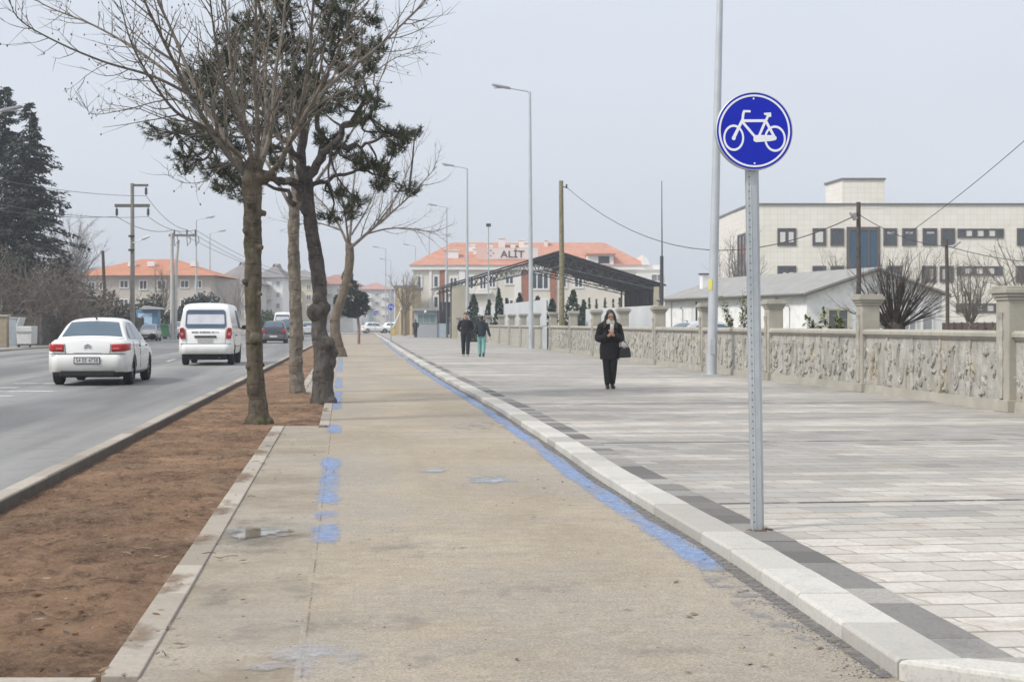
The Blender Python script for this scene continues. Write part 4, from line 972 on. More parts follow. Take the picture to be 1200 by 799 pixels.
# ---- poles and wires
def pole(name, label, x, ytop, Y, r0, r1, m, lean=0, z0=0):
    q = PX(x, ytop, Y); o = thing(name, label, 'utility pole', (q.x, Y, z0)); H_ = q.z-z0
    mb = MB(); mb.tube([(-lean*H_, 0, 0), (-lean*H_*.5+.02, 0, H_*.5), (0, 0, H_)], [r0, (r0+r1)/2, r1], 10); mb.build('shaft', m, o, smooth=True)
    return o, H_
wp_, H1 = pole('wooden_pole', 'weathered wooden pole standing behind the wall left of the hoarding', 657.5, 212, 83, .16, .12, mt['wood'], -.004)
mb = MB(); mb.tube([(.1, 0, H1-.35), (.3, 0, H1-.35)], .03, 6); mb.tube([(.3, 0, H1-.42), (.3, 0, H1-.2)], .05, 8); mb.build('insulator', mt['dark'], wp_)
tm_, H2 = pole('radio_mast', 'very thin metal mast beside the right corner of the open shed', 775.5, 212, 91, .07, .02, mt['dark'])
mb = MB(); mb.tube([(0, 0, 2.6), (0, 0, 5.5)], .11, 8); mb.build('sleeve', mt['dark'], tm_)
rp_, H3 = pole('wooden_pole', 'dark wooden pole with a lamp before the blue glazed stair', 1006, 237, 62, .11, .09, mt['wood_dark'], .002)
mb = MB(); mb.tube([(0, -.1, H3-.45), (-.25, -.15, H3-.5)], .025, 6); ar = mb.build('bracket', mt['dark'], rp_)
mb = MB(); mb.tube([(-.15, -.15, H3-.72), (-.3, -.2, H3-.52), (-.42, -.2, H3-.45)], [.11, .09, .03], 8); mb.build('lamp_shade', M('lamp_shade_grey', (.3, .3, .3), .5), rp_)
rq_, H4 = pole('wooden_pole', 'shorter dark pole with an angled lamp right of the white gable', 1109, 281, 72, .10, .085, mt['wood_dark'], -.012)
mb = MB(); mb.tube([(.05, -.1, H4-.3), (.25, -.2, H4-.35), (.62, -.2, H4-.1)], [.02, .07, .05], 8); mb.build('lamp_shade', M('lamp_shade_pale', (.34, .34, .34), .5), rq_)
hp, H5 = pole('power_pole', 'tall power pole with two cross arms and hanging insulators', 155, 215, 108, .19, .13, M('power_pole_grey', (.27, .25, .22), .8, .15, 3), 0)
k = 108/F; mb = MB(); mb.bb(-.1, 1.15, -.1, .1, H5-.22, H5-.06); cam_ = M('cross_arm_steel', (.13, .12, .115), .7); mb.build('cross_arm', cam_, hp); mb = MB(); mb.bb(-1.25, 1.25, -.12, .12, H5-1.72, H5-1.5); mb.build('cross_arm', cam_, hp)
for x, z in ((1.0, H5-.2), (-1.12, H5-1.7), (1.15, H5-1.7)):
    mb = MB(); mb.tube([(x, 0, z), (x, 0, z-.12), (x, 0, z-.13), (x, 0, z-.6), (x, 0, z-.61), (x, 0, z-.7)], [.03, .03, .09, .1, .03, .03], 8); mb.build('insulator', mt['dark'], hp)
mb = MB(); mb.tube([(0, -.1, H5-4.35), (.5, -.2, H5-4.2), (.75, -.2, H5-4.05)], .035, 6); br = mb.build('lamp_bracket', mt['galv'], hp)
mb = MB(); mb.tube([(.7, -.2, H5-4.07), (.9, -.2, H5-3.98), (1.3, -.2, H5-3.82)], [.05, .12, .07], 8); mb.build('lamp_head', mt['white'], br)
mb = MB(); mb.bb(-.22, .22, -.24, -.16, H5-3.9, H5-3.75); mb.bb(-.22, .22, -.24, -.16, H5-4.9, H5-4.75); mb.build('band_iron', mt['dark'], hp)
cp, H6 = pole('concrete_pole', 'pale two legged concrete pole with a short cross arm of switches', 201.5, 273, 124, .17, .14, mt['conc2'], 0)
mb = MB(); mb.tube([(.55, 0, H6-.6), (.33, .1, H6-2.6), (.22, .2, 0)], [.1, .13, .16], 8); mb.build('second_leg', mt['conc2'], cp)
mb = MB(); mb.bb(-.25, 2.05, -.1, .1, H6-.3, H6-.1); mb.build('cross_arm', M('cross_arm_grey', (.2, .19, .18), .7), cp)
for x in (.2, 1.25, 1.95):
    mb = MB(); mb.tube([(x, 0, H6-.1), (x, 0, H6+.25)], .07, 6); mb.build('insulator', mt['dark'], cp)
    mb = MB(); mb.tube([(x, -.1, H6-.3), (x+.1, -.3, H6-1.1), (x+.35, -.2, H6-.7), (x+.25, -.1, H6-.3)], .035, 5); mb.build('jumper', mt['dark'], cp)
lp, H7 = pole('wooden_pole', 'dark leaning wooden pole before the orange tiled house', 120.5, 294, 100, .12, .1, mt['wood_dark'], -.035)
def wire(label, a, b, sag, r=.014):
    a, b = Vector(a), Vector(b); mb = MB(); n = 18
    mb.tube([a.lerp(b, i/n)-Vector((0, 0, sag*4*(i/n)*(1-i/n))) for i in range(n+1)], r, 4)
    return tag(mb.build('overhead_wire', mt['dark']), label, 'wire', 'overhead wires')
W = lambda o, x, z: Vector(o.location)+Vector((x, 0, z))
wire('wire strung from the weathered wooden pole to the dark lamp pole', W(wp_, .3, H1-.35), W(rp_, 0, H3-.5), 2.4, .022)
wire('wire rising to the upper right corner over the beige building', W(rp_, 0, H3-.5)+Vector((2.6, 3, -.8)), PX(1240, 130, 48), .15, .017)
wire('wire from the dark lamp pole to the shorter angled lamp pole', W(rp_, 0, H3-.5), W(rq_, 0, H4-.3), .3, .02)
wire('wire leaving the shorter angled lamp pole towards the right edge', W(rq_, 0, H4-.3), PX(1290, 306, 80), .4, .02)
for x, z, zz, lab in ((1.0, H5-.9, 0, 'upper'), (-1.12, H5-2.4, 1, 'left lower'), (1.15, H5-2.4, 2, 'right lower')):
    wire('%s wire from the power pole to the pale concrete pole' % lab, W(hp, x, z), W(cp, [1.25, .2, 1.95][zz], H6+.25), .5, .022)
    wire('%s wire from the power pole passing in front of the conifers' % lab, W(hp, x, z), Vector((-29.5+zz*1.3, 44, 8.6+(zz == 0)*1.6)), 1.3, .016)
    wire('%s wire from the concrete pole on along the road' % lab, W(cp, [1.25, .2, 1.95][zz], H6+.25), Vector((-33+zz*.9, 260, 9.6)), 1.6, .022)
# ---- things on the far pavement
k = 122/F; q = PX(172, 398, 122)
ki = thing('poster_kiosk', 'blue framed poster kiosk with a small sloping canopy across the road', 'kiosk', (q.x, 122, ZR+.08))
kb = M('kiosk_blue', (.10, .23, .36), .5, .08)
mb = MB(); mb.bb(-.9, .9, 0, 1.0, 0, 2.4); mb.build('body', kb, ki, bevel=.04)
mb = MB(); mb.bb(-.72, .45, -.05, -.002, .55, 2.1); ps = mb.build('poster', M('poster_pale_blue', (.45, .62, .78), .4, .08), ki)
mb = MB(); rr = random.Random(2)
for kx_ in range(9): x = rr.uniform(-.6, .3); z = rr.choice([1.85, 1.2, 1.05, .85]); mb.bb(x, x+rr.uniform(.1, .25), -.058, -.051, z, z+rr.uniform(.05, .16))
mb.build('poster_mark', M('poster_ink', (.12, .2, .4), .5), ps)
mb = MB(); mb.prism([(-.5, 2.42), (1.35, 2.42), (1.3, 2.5), (-.2, 2.72)], -.35, 1.2, lambda u, v, w_: (u, w_, v)); mb.build('canopy', M('canopy_grey', (.4, .42, .42), .6), ki)
q = PX(191, 397, 125); bi = thing('waste_bin', 'green waste container beside the blue poster kiosk', 'bin', (q.x, 125, ZR+.08))
gm = M('bin_green', (.045, .17, .075), .5, .1)
mb = MB(); mb.prism([(-.42, .15), (.42, .15), (.5, 1.05), (-.5, 1.05)], -.4, .4, lambda u, v, w_: (u, w_, v)); mb.build('body', gm, bi, bevel=.03)
mb = MB(); mb.prism([(-.54, 1.06), (.54, 1.06), (.45, 1.2), (-.45, 1.2)], -.45, .45, lambda u, v, w_: (u, w_, v)); mb.build('lid', gm, bi, bevel=.02)
for x in (-.32, .32):
    mb = MB(); mb.tube([(x, -.3, .09), (x+.06, -.3, .09)], .09, 10); mb.build('wheel', mt['black'], bi)
YD = 80.0; q = PX(31.5, 409, YD); du = thing('waste_container', 'pale metal waste container with its lid propped open by the board fence', 'waste container', (q.x, YD, ZR+.08))
dw = M('container_pale', (.56, .56, .55), .5, .08, 3, dirt=(.4, .39, .36))
mb = MB(); mb.prism([(-.38, .16), (.40, .16), (.43, 1.12), (-.43, 1.12)], -.5, .5, lambda u, v, w_: (u, w_, v)); mb.build('body', dw, du, bevel=.04)
mb = MB(); mb.bb(-.40, .40, -.54, -.505, .78, .86); mb.build('lifting_bar', M('bar_grey', (.3, .3, .3), .5), du)
mb = MB(); mb.prism([(-.45, 1.1), (-.28, 1.6), (-.2, 1.6), (-.36, 1.1)], -.5, .5, lambda u, v, w_: (u, w_, v)); mb.build('lid', dw, du, bevel=.02)
for x in (-.3, .3):
    mb = MB(); mb.tube([(x-.03, -.4, .08), (x+.03, -.4, .08)], .08, 10); mb.build('wheel', mt['black'], du)
q = PX(16, 409, YD+1); ca = thing('switch_cabinet', 'tall grey metal cabinet left of the pale waste container', 'cabinet', (q.x, YD+1, ZR+.08), R(-8))
mb = MB(); mb.bb(-.28, .28, -.2, .2, .06, 1.55); mb.build('body', M('cabinet_bluegrey', (.36, .40, .45), .5, .06), ca, bevel=.01)
mb = MB(); mb.bb(-.25, .25, -.215, -.203, .1, 1.5); mb.build('door', M('cabinet_door_grey', (.33, .37, .42), .5), ca)
mb = MB(); mb.bb(-.3, .3, -.22, .22, 0, .06); mb.bb(-.32, .32, -.24, .24, 1.551, 1.6); mb.build('cap', mt['conc2'], ca)
q = PX(5, 409, YD); gp = thing('gate_pillar', 'mossy tan masonry gate pillar at the left edge', 'pillar', (q.x, YD, ZR+.08))
mb = MB(); mb.bb(-.2, .2, -.2, .2, 0, 1.62); mb.build('shaft', M('tan_masonry', (.30, .25, .18), .9, .2, 4, 0, .6, 20), gp, bevel=.02)
mb = MB(); mb.bb(-.27, .27, -.27, .27, 1.62, 1.74); mb.build('cap', mt['conc'], gp, bevel=.02)
# board fence along the far pavement
bf = thing('board_fence', 'dull grey brown board fence under the dark thickets across the road', 'fence', (0, 0, 0))
fm_ = m_bark('fence_board', (.075, .068, .058), (.16, .148, .13), None, 3, .3)
fx = lambda y: -26.9-.075*(y-82)
def fence_line(y0, y1, parent):
    y = y0
    while y < y1:
        mb = MB(); L = min(2.6, y1-y)
        for j in range(13):
            yy = y+j*L/13; mb.box((fx(yy)+random.uniform(-.01, .01), yy+L/26, 1.0+random.uniform(-.06, .03)), (.03, L/13-.012, 1.75), .075)
        mb.build('board_panel', fm_, parent)
        mb = MB(); mb.box((fx(y)+.06, y, .98), (.1, .1, 1.95)); mb.build('post', fm_, parent)
        y += L
fence_line(86, 121, bf)
mb = MB()
for j in range(30):
    x = fx(86)-.1-j*.2; mb.box((x, 86.2, 1.0+random.uniform(-.05, .05)), (.188, .03, 1.75))
mb.build('board_panel', fm_, bf)

# ================================================================ trees
def side_dirs(d, rr, ang, az):
    d = d.normalized(); u = d.orthogonal().normalized(); v = d.cross(u)
    return (d*math.cos(ang)+(u*math.cos(az)+v*math.sin(az))*math.sin(ang)).normalized()
def shoot(mb, p, d, L, r, rr, up=.25, wig=.12, n=6, sides=4):
    """a curved shoot; returns its points"""
    pts = [p.copy()]; d = d.normalized()
    for i in range(n):
        d = (d+Vector((rr.gauss(0, wig), rr.gauss(0, wig), up/n+rr.gauss(0, wig)))).normalized(); p = p+d*(L/n); pts.append(p)
    mb.tube(pts, [r*(1-.75*i/n) for i in range(n+1)], sides, cap=False); return pts
def dress(mb, pts, r, rr, dens, L1, L2, up=.35, sub=True, amin=.5, amax=1.0, start=.2, buds=None):
    """side shoots and twigs along a limb"""
    tot = sum((b-a).length for a, b in zip(pts, pts[1:])); n = max(1, int(tot*dens))
    for k in range(n):
        t = start+(1-start)*(k+rr.random())/n; f = t*(len(pts)-1); i = min(len(pts)-2, int(f)); p = pts[i].lerp(pts[i+1], f-i); d = pts[i+1]-pts[i]
        dd = side_dirs(d, rr, rr.uniform(amin, amax), rr.random()*6.28); L = rr.uniform(L1, L2)*(1.15-.6*t)
        q = shoot(mb, p, dd, L, max(.005, r*.30*(1-.5*t)), rr, up, .09, 6, 4)
        if sub:
            for j in range(max(2, int(L*4.5))):
                a = q[rr.randint(1, 5)]; e = side_dirs(q[-1]-q[0], rr, rr.uniform(.5, 1.1), rr.random()*6.28)
                z = shoot(mb, a, e, rr.uniform(.12, .5)*max(1, L/1.1), max(.0042, r*.07), rr, .2, .12, 4, 3)
                if buds is not None and rr.random() < .6: buds.append(z[-1])
def at(px, y, Y): return PX(px, y, Y)
plane_bark = m_bark('plane_bark', (.042, .034, .025), (.165, .138, .104), (.07, .075, .025), 8, 1.0)
pale_bark = m_bark('pale_bark', (.095, .08, .066), (.28, .245, .20), None, 8, 1.0)
dark_bark = m_bark('pine_bark', (.038, .034, .031), (.15, .135, .122), None, 8, 1.0)
twig_m = m_bark('twig_bark', (.075, .063, .05), (.235, .208, .175), None, 9, .4)
def trunk_pts(spec, Y): return smooth_path([PX(x, y, Y+(dy[0] if dy else 0)) for x, y, *dy in spec], 5)
def rough_up(ob, r, k=1.0):
    """bark plates, scars and swellings"""
    me = ob.data
    for v in me.vertices:
        p = v.co; n = v.normal
        d = mnoise.fractal(Vector((p.x*2.2, p.y*2.2, p.z*1.1)), 1, 2, 3)*.16*r*k+mnoise.fractal(Vector((p.x*9, p.y*9, p.z*5)), .8, 2, 4)*.075*r*k
        c = mnoise.noise(Vector((p.x*5, p.y*5, p.z*16))); d -= max(0, c-.35)*.16*r
        v.co = p+n*d
    me.update(); return ob
# ---- first bare tree, nearest
def bare_tree(name, label, Y, base_px, spec, radii, limbs, dens, seed, knots=(), group=None, r_l=.055, bark=None, twig=True, L1=.5, L2=1.5):
    g = PX(*base_px, Y); o = thing(name, label, 'tree', (g.x, Y, 0), 0, group); O = Vector((g.x, Y, 0)); rr = random.Random(seed)
    sp_ = [p-O for p in trunk_pts(spec, Y)]
    mb = MB(); n = len(sp_); rad = [lerp([(k_/(len(radii)-1), v) for k_, v in enumerate(radii)], i/(n-1))*(1+rr.uniform(-.05, .05)) for i in range(n)]
    sp_[0].z -= .08; mb.tube(sp_, rad, 14)
    for (x, y, dx, dyy, s) in knots: mb.ell(PX(x, y, Y-dyy)-O, (s, s*.8, s), 9, 7)
    tr = mb.mesh('t'); tmp = MB(); tmp.v = mb.v; tmp.f = mb.f
    rough_up(remeshed(tmp, .018, 'trunk', bark or plane_bark, o, 2), radii[1], 1.35) if Y < 45 else remeshed(tmp, .04, 'trunk', bark or plane_bark, o, 2)
    mb = MB(); buds = []
    for lm in limbs:
        ctl = [PX(x, y, Y+dy)-O for x, y, dy in lm['p']]; pts = smooth_path(ctl, 5); r = lm.get('r', r_l); m_ = len(pts)
        mb.tube(pts, [r*.82*(1-.84*(i/(m_-1))**.8) for i in range(m_)], 8)
        dress(mb, pts, r, rr, dens, lm.get('L1', L1), lm.get('L2', L2), .5, True, .4, .95, .15, buds)
    for b in buds: mb.ell(b, (.011, .011, .017), 5, 4)
    mb.build('branches', bark_t, o, smooth=True, fix=False)
    return o
bark_t = twig_m
rl = random.Random(11)
limbs1 = [
  {'p': [(296, 215, 0), (262, 175, -.2), (228, 120, -.5), (195, 55, -.9), (165, -10, -1.2), (150, -70, -1.4)], 'r': .062},
  {'p': [(292, 205, 0), (262, 160, .2), (232, 108, .4), (205, 45, .7), (180, -15, .9), (170, -70, 1)], 'r': .062},
  {'p': [(285, 185, 0), (240, 150, -.3), (205, 130, -.6), (172, 85, -1.0), (152, 45, -1.4), (138, -10, -1.8)], 'r': .045},
  {'p': [(230, 115, -.5), (180, 90, -1.0), (120, 72, -1.6), (60, 46, -2.2), (20, 20, -2.6), (8, -15, -2.8)], 'r': .03, 'L2': .8},
  {'p': [(215, 100, .4), (165, 62, .9), (110, 30, 1.4), (50, 5, 1.9), (10, -25, 2.2)], 'r': .034, 'L2': .9},
  {'p': [(255, 165, 0), (215, 122, .5), (190, 118, .8), (150, 128, 1.2), (110, 134, 1.5), (98, 122, 1.6)], 'r': .022, 'L2': .6},
  {'p': [(298, 205, 0), (290, 160, .3), (275, 110, .7), (268, 50, 1.0), (262, -20, 1.3), (258, -90, 1.5)], 'r': .055},
  {'p': [(300, 205, 0), (302, 150, -.3), (298, 90, -.6), (300, 30, -.9), (298, -40, -1.2), (294, -100, -1.4)], 'r': .055},
  {'p': [(302, 205, 0), (318, 150, .2), (322, 90, .5), (332, 30, .8), (336, -40, 1.1), (340, -100, 1.3)], 'r': .055},
  {'p': [(306, 212, 0), (328, 190, -.3), (348, 145, -.5), (360, 85, -.8), (366, 20, -1.1), (372, -50, -1.4), (378, -100, -1.5)], 'r': .06},
  {'p': [(330, 185, -.3), (355, 140, -.9), (382, 90, -1.4), (405, 40, -1.9), (425, -20, -2.3), (440, -70, -2.6)], 'r': .042},
  {'p': [(350, 140, -.5), (392, 95, -.2), (435, 62, .1), (470, 30, .4), (498, 2, .6), (520, -30, .8)], 'r': .04},
  {'p': [(345, 150, -.4), (380, 118, .4), (420, 98, .9), (460, 70, 1.4), (492, 58, 1.8)], 'r': .026, 'L2': .7},
  {'p': [(300, 200, 0), (285, 150, -.8), (262, 95, -1.6), (250, 30, -2.3), (242, -40, -2.8)], 'r': .048},
  {'p': [(301, 200, 0), (312, 145, .9), (310, 85, 1.8), (318, 20, 2.5), (322, -40, 3.0)], 'r': .048},
  {'p': [(288, 190, 0), (262, 195, -.2), (240, 212, -.4), (215, 214, -.5), (190, 202, -.6)], 'r': .014, 'L1': .15, 'L2': .35},
]
bare_tree('bare_tree', 'nearest bare tree with a mossy pollarded trunk in the brown soil bed', 21.1, (303, 498),
    [(304, 500), (301, 465), (299, 420), (297, 360), (297, 300), (295.5, 250), (296, 205), (299, 185)], [.175, .128, .118, .112, .116, .13, .15, .10], limbs1, 7.0, 4,
    [(300, 397, 0, .1, .085), (288, 270, 0, .1, .06), (306, 290, 0, .1, .05), (290, 212, 0, .12, .09), (308, 208, 0, .05, .12), (318, 205, 0, .05, .08), (292, 240, 0, .12, .05), (287, 330, 0, .1, .045), (305, 345, 0, .1, .04), (290, 430, 0, .1, .04), (309, 250, 0, 0, .05), (295, 496, 0, .08, .13), (311, 496, 0, .02, .12), (303, 497, 0, .14, .10)], 'bare street trees in the soil bed')
# ---- second, slimmer
limbs2 = [{'p': [(346, 240, 0), (340, 180, .2), (332, 110, .5), (330, 30, .7), (326, -40, .9)], 'r': .07}, {'p': [(346, 240, 0), (356, 170, -.4), (372, 100, -.8), (384, 30, -1.1), (396, -40, -1.4)], 'r': .065},
          {'p': [(345, 250, 0), (318, 200, .8), (290, 150, 1.5), (270, 90, 2.0), (255, 30, 2.4)], 'r': .055}, {'p': [(346, 245, 0), (380, 200, 1), (415, 150, 1.8), (445, 95, 2.3), (468, 30, 2.6)], 'r': .055},
          {'p': [(346, 235, 0), (350, 160, 1), (348, 90, 1.8), (352, 20, 2.3)], 'r': .05}]
bare_tree('bare_tree', 'slim pale bare trunk between the nearest bare tree and the dark pine', 30.2, (348, 462),
    [(348.5, 464), (347, 430), (347.5, 390), (346, 340), (344, 290), (345, 250), (346, 225)], [.17, .14, .135, .125, .12, .12, .11], limbs2, 2.0, 8,
    [(341, 300, 0, .05, .05), (350, 350, 0, .1, .05), (345, 270, 0, .1, .05), (342, 378, 0, .1, .045), (351, 420, 0, .1, .04)], 'bare street trees in the soil bed', .06, pale_bark)
# ---- leaning bare tree by the path
limbs4 = [{'p': [(409, 292, 0), (432, 272, -.5), (458, 250, -1), (485, 225, -1.6), (512, 195, -2)], 'r': .10}, {'p': [(409, 290, 0), (396, 262, .4), (380, 240, .8), (362, 222, 1.2), (345, 200, 1.5)], 'r': .08},
          {'p': [(409, 290, 0), (412, 255, .5), (414, 220, .9), (420, 180, 1.3), (428, 150, 1.5)], 'r': .08}, {'p': [(409, 290, 0), (404, 250, -.8), (396, 215, -1.4), (392, 180, -1.9)], 'r': .07},
          {'p': [(430, 274, -.5), (455, 268, .3), (482, 268, .9), (505, 272, 1.3), (520, 268, 1.6)], 'r': .055}, {'p': [(440, 265, -.6), (462, 235, -.2), (478, 200, .2), (492, 165, .5)], 'r': .06},
          {'p': [(412, 275, 0), (430, 245, .8), (445, 210, 1.4), (458, 175, 1.8)], 'r': .06}, {'p': [(400, 270, .4), (375, 262, 1), (350, 262, 1.5), (330, 255, 1.8)], 'r': .05}]
bare_tree('bare_tree', 'bare tree with a leaning tan trunk just behind the dark pine', 62.8, (399, 419),
    [(400, 420), (397, 408), (393, 390), (394, 370), (402, 345), (408, 320), (410, 300), (409, 285)], [.30, .24, .22, .20, .20, .19, .19, .16], limbs4, 3.6, 15,
    [(389, 375, 0, .1, .12), (390, 392, 0, .1, .13), (411, 335, 0, .1, .1)], 'bare street trees in the soil bed', .09, m_bark('tan_bark', (.085, .066, .048), (.22, .18, .135), None, 6, .8), L1=.8, L2=2.6)
# ---- the pine
YP = 26.3; gP = PX(377, 472, YP); OP = Vector((gP.x, YP, 0)); rr = random.Random(21)
pine = thing('pine_tree', 'dark umbrella pine with a burled crooked trunk in the tree pit', 'tree', (gP.x, YP, 0))
mb = MB()
tp = [p-OP for p in smooth_path([PX(x, y, YP) for x, y in ((377, 477), (378, 455), (379, 420), (374, 385), (376, 360), (373, 320), (366, 275), (361, 240), (358, 215), (356, 195))], 4)]
n = len(tp); tp[0].z -= .1
rad = [lerp([(0, .24), (.06, .205), (.15, .19), (.25, .155), (.33, .135), (.4, .13), (.55, .128), (.75, .118), (.9, .13), (1, .12)], i/(n-1)) for i in range(n)]
mb.tube(tp, rad, 14)
for x, y, dy, s in ((371, 366, -.04, .17), (379, 361, -.08, .14), (365, 367, -.05, .09), (388, 413, -.02, .14), (383, 404, -.05, .16), (386, 424, 0, .14), (369, 471, -.08, .12), (387, 471, -.08, .12), (360, 245, -.05, .13), (353, 230, 0, .10), (374, 350, -.08, .12)): mb.ell(PX(x, y, YP+dy)-OP, (s, s*.9, s), 10, 8)
rough_up(remeshed(mb, .02, 'trunk', dark_bark, pine, 6), .3, .6)
mb = MB(); tips = []
plimbs = [([(356, 225, 0), (346, 215, -.2), (330, 213, -.4), (318, 210, -.5), (305, 200, -.6), (285, 195, -.8), (255, 190, -.9), (232, 185, -1)], .10),
  ([(357, 220, 0), (352, 185, .3), (356, 150, .5), (352, 110, .7), (345, 70, .9), (340, 20, 1), (338, -40, 1)], .11), ([(358, 215, 0), (372, 190, -.3), (390, 170, -.5), (405, 148, -.7), (425, 125, -.9), (428, 95, -1), (422, 60, -1)], .10),
  ([(365, 205, -.1), (378, 175, .5), (372, 140, .9), (380, 100, 1.2), (392, 60, 1.4), (402, 15, 1.5)], .08), ([(390, 172, -.5), (415, 172, -.2), (440, 165, 0), (462, 158, .2), (486, 156, .3)], .05), ([(352, 190, .3), (330, 160, .8), (300, 130, 1.2), (268, 110, 1.5), (240, 80, 1.7)], .08),
  ([(354, 150, .5), (320, 120, 0), (290, 85, -.4), (262, 60, -.7)], .06), ([(345, 110, .7), (370, 70, .2), (385, 30, 0), (390, -20, -.2)], .06), ([(340, 60, .9), (315, 30, .6), (300, 0, .4), (290, -40, .2)], .06), ([(405, 148, -.7), (430, 140, -1.1), (440, 118, -1.4), (438, 75, -1.6)], .045),
  ([(360, 222, 0), (390, 208, .3), (420, 200, .6), (450, 208, .9), (480, 220, 1.1)], .05), ([(345, 240, 0), (335, 225, .4), (300, 215, .9), (272, 212, 1.2)], .06), ([(352, 185, .3), (335, 175, -.6), (300, 165, -1.2), (262, 160, -1.6), (215, 158, -1.9)], .06), ([(352, 110, .7), (330, 90, 1.5), (310, 60, 2)], .05)]
LP = []
for ctl, r in plimbs:
    pts = smooth_path([PX(x, y, YP+dy)-OP for x, y, dy in ctl], 4)
    pts = [p+Vector((rr.gauss(0, .025), rr.gauss(0, .025), rr.gauss(0, .025))) for p in pts]; pts[0] = PX(*ctl[0][:2], YP+ctl[0][2])-OP
    m_ = len(pts); mb.tube(pts, [r*.9*(1-.86*i/(m_-1)) for i in range(m_)], 7); LP += pts[2:]
pads = [(205, 155, 26, 9), (238, 160, 16, 9), (258, 158, 14, 10), (225, 186, 14, 8), (246, 196, 16, 9), (216, 196, 8, 5), (240, 75, 20, 16), (228, 96, 12, 10), (236, 117, 14, 11), (257, 122, 14, 12), (300, 30, 16, 13), (312, 48, 15, 12), (333, 20, 14, 14), (338, 2, 14, 10), (384, 12, 13, 10), (396, 30, 14, 12), (404, 14, 12, 10), (335, 60, 16, 12), (352, 82, 16, 12), (362, 58, 14, 12), (330, 100, 15, 12), (320, 122, 14, 11), (346, 106, 14, 11), (370, 100, 14, 12), (400, 72, 13, 12), (388, 45, 12, 10), (430, 62, 11, 11), (446, 56, 8, 7), (434, 78, 9, 7), (408, 88, 12, 10), (440, 117, 10, 8), (396, 120, 13, 11), (374, 126, 12, 10), (352, 134, 13, 10), (322, 142, 14, 9), (292, 95, 16, 12), (270, 72, 14, 12), (266, 142, 14, 8), (254, 172, 12, 7), (455, 156, 14, 7), (474, 157, 9, 6), (487, 158, 8, 5), (468, 170, 10, 6), (462, 181, 6, 4), (400, 174, 17, 9), (418, 186, 10, 6), (384, 164, 12, 8), (450, 204, 10, 9), (444, 217, 7, 6), (478, 221, 11, 5), (330, 190, 10, 7), (282, 214, 14, 6), (268, 202, 10, 6), (428, 196, 10, 6), (285, 225, 14, 8), (262, 218, 10, 6), (402, 246, 12, 7), (384, 256, 8, 5), (416, 233, 10, 6), (440, 194, 12, 7), (395, 226, 10, 6), (275, 120, 12, 10), (300, 70, 14, 12), (305, 110, 13, 10), (295, 150, 12, 8), (310, 175, 12, 7), (280, 175, 12, 7), (415, 40, 11, 9), (420, 110, 10, 8), (425, 140, 10, 7),
        (300, -20, 20, 14), (340, -30, 20, 14), (380, -20, 18, 14), (415, -12, 14, 12), (320, -60, 24, 14), (365, -70, 20, 14), (400, -50, 16, 12), (360, -105, 24, 12), (435, 20, 10, 9), (285, 30, 10, 9), (265, 45, 12, 9), (250, 100, 12, 9)]
nd = MB()
def needle_clump(c, axis, n, L, rr):
    axis = axis.normalized()
    for k in range(n):
        d = side_dirs(axis, rr, rr.uniform(.15, 1.45), rr.random()*6.28); s = d.orthogonal().normalized()
        if rr.random() < .5: s = d.cross(s)
        l = L*rr.uniform(.65, 1.1); w_ = .0058; a = c+axis*rr.uniform(-.07, .05)
        nd.add([a-s*w_, a+s*w_, a+d*l+s*w_*.4, a+d*l-s*w_*.4], [(0, 1, 2, 3)])
kx = YP/F
for (x, y, rx, ry) in pads:
    dep = rr.uniform(-1.6, 1.7); cnt = int(rx*ry/4.6)+8; rx *= 1.4; ry *= 1.42
    c0 = PX(x, y, YP+dep)-OP; near = min(LP, key=lambda p: (p-c0).length)
    c0.y = c0.y*.6+near.y*.4
    mid = near.lerp(c0, .5)+Vector((rr.gauss(0, .08), rr.gauss(0, .08), -.05)); mb.tube(smooth_path([near, mid, c0], 3), [.024, .022, .02, .018, .016, .013, .011], 5, cap=False)
    for k in range(cnt):
        a = rr.random()*6.28; q = rr.random()**.55; p = c0+Vector((q*math.cos(a)*rx*kx, rr.uniform(-1, 1)*rx*kx*.8, q*math.sin(a)*ry*kx))
        mb.tube([c0.lerp(p, .1), c0.lerp(p, .6)-Vector((0, 0, .02)), p], [.009, .007, .005], 3, cap=False)
        needle_clump(p, (p-c0)*.6+Vector((0, 0, .12)), 26, .092, rr)
mb.build('limbs', dark_bark, pine, smooth=True, fix=False)
nd.build('needles', m_leaf('pine_needles', (.045, .055, .03), (.13, .14, .085)), pine, fix=False)

# ---- clipped dark tree and tall conifers across the road
def leafquads(mb, c, rad, n, s, rr, shell=.55):
    for k in range(n):
        v = Vector((rr.gauss(0, 1), rr.gauss(0, 1), rr.gauss(0, 1))).normalized(); q = (shell+(1-shell)*rr.random())*(.85+.25*mnoise.noise(v*2.2+Vector(c)))
        p = Vector(c)+Vector((v.x*rad[0], v.y*rad[1], v.z*rad[2]))*q
        a = Vector((rr.gauss(0, 1), rr.gauss(0, 1), rr.gauss(0, 1))).normalized(); b = a.orthogonal().normalized(); t = s*rr.uniform(.6, 1.3)
        mb.add([p-a*t-b*t*.5, p+a*t-b*t*.5, p+a*t+b*t*.5, p-a*t+b*t*.5], [(0, 1, 2, 3)])
dark_leaf = m_leaf('dark_conifer_leaf', (.022, .032, .024), (.055, .068, .045)); mid_leaf = m_leaf('shrub_leaf', (.045, .065, .03), (.09, .12, .05)); thuja_leaf = m_leaf('thuja_leaf', (.035, .06, .04), (.075, .11, .07))
q = PX(411, 403, 102); ct = thing('clipped_tree', 'small dark clipped tree with a thin pinkish stem beside the path', 'tree', (q.x, 102, 0)); rr = random.Random(31)
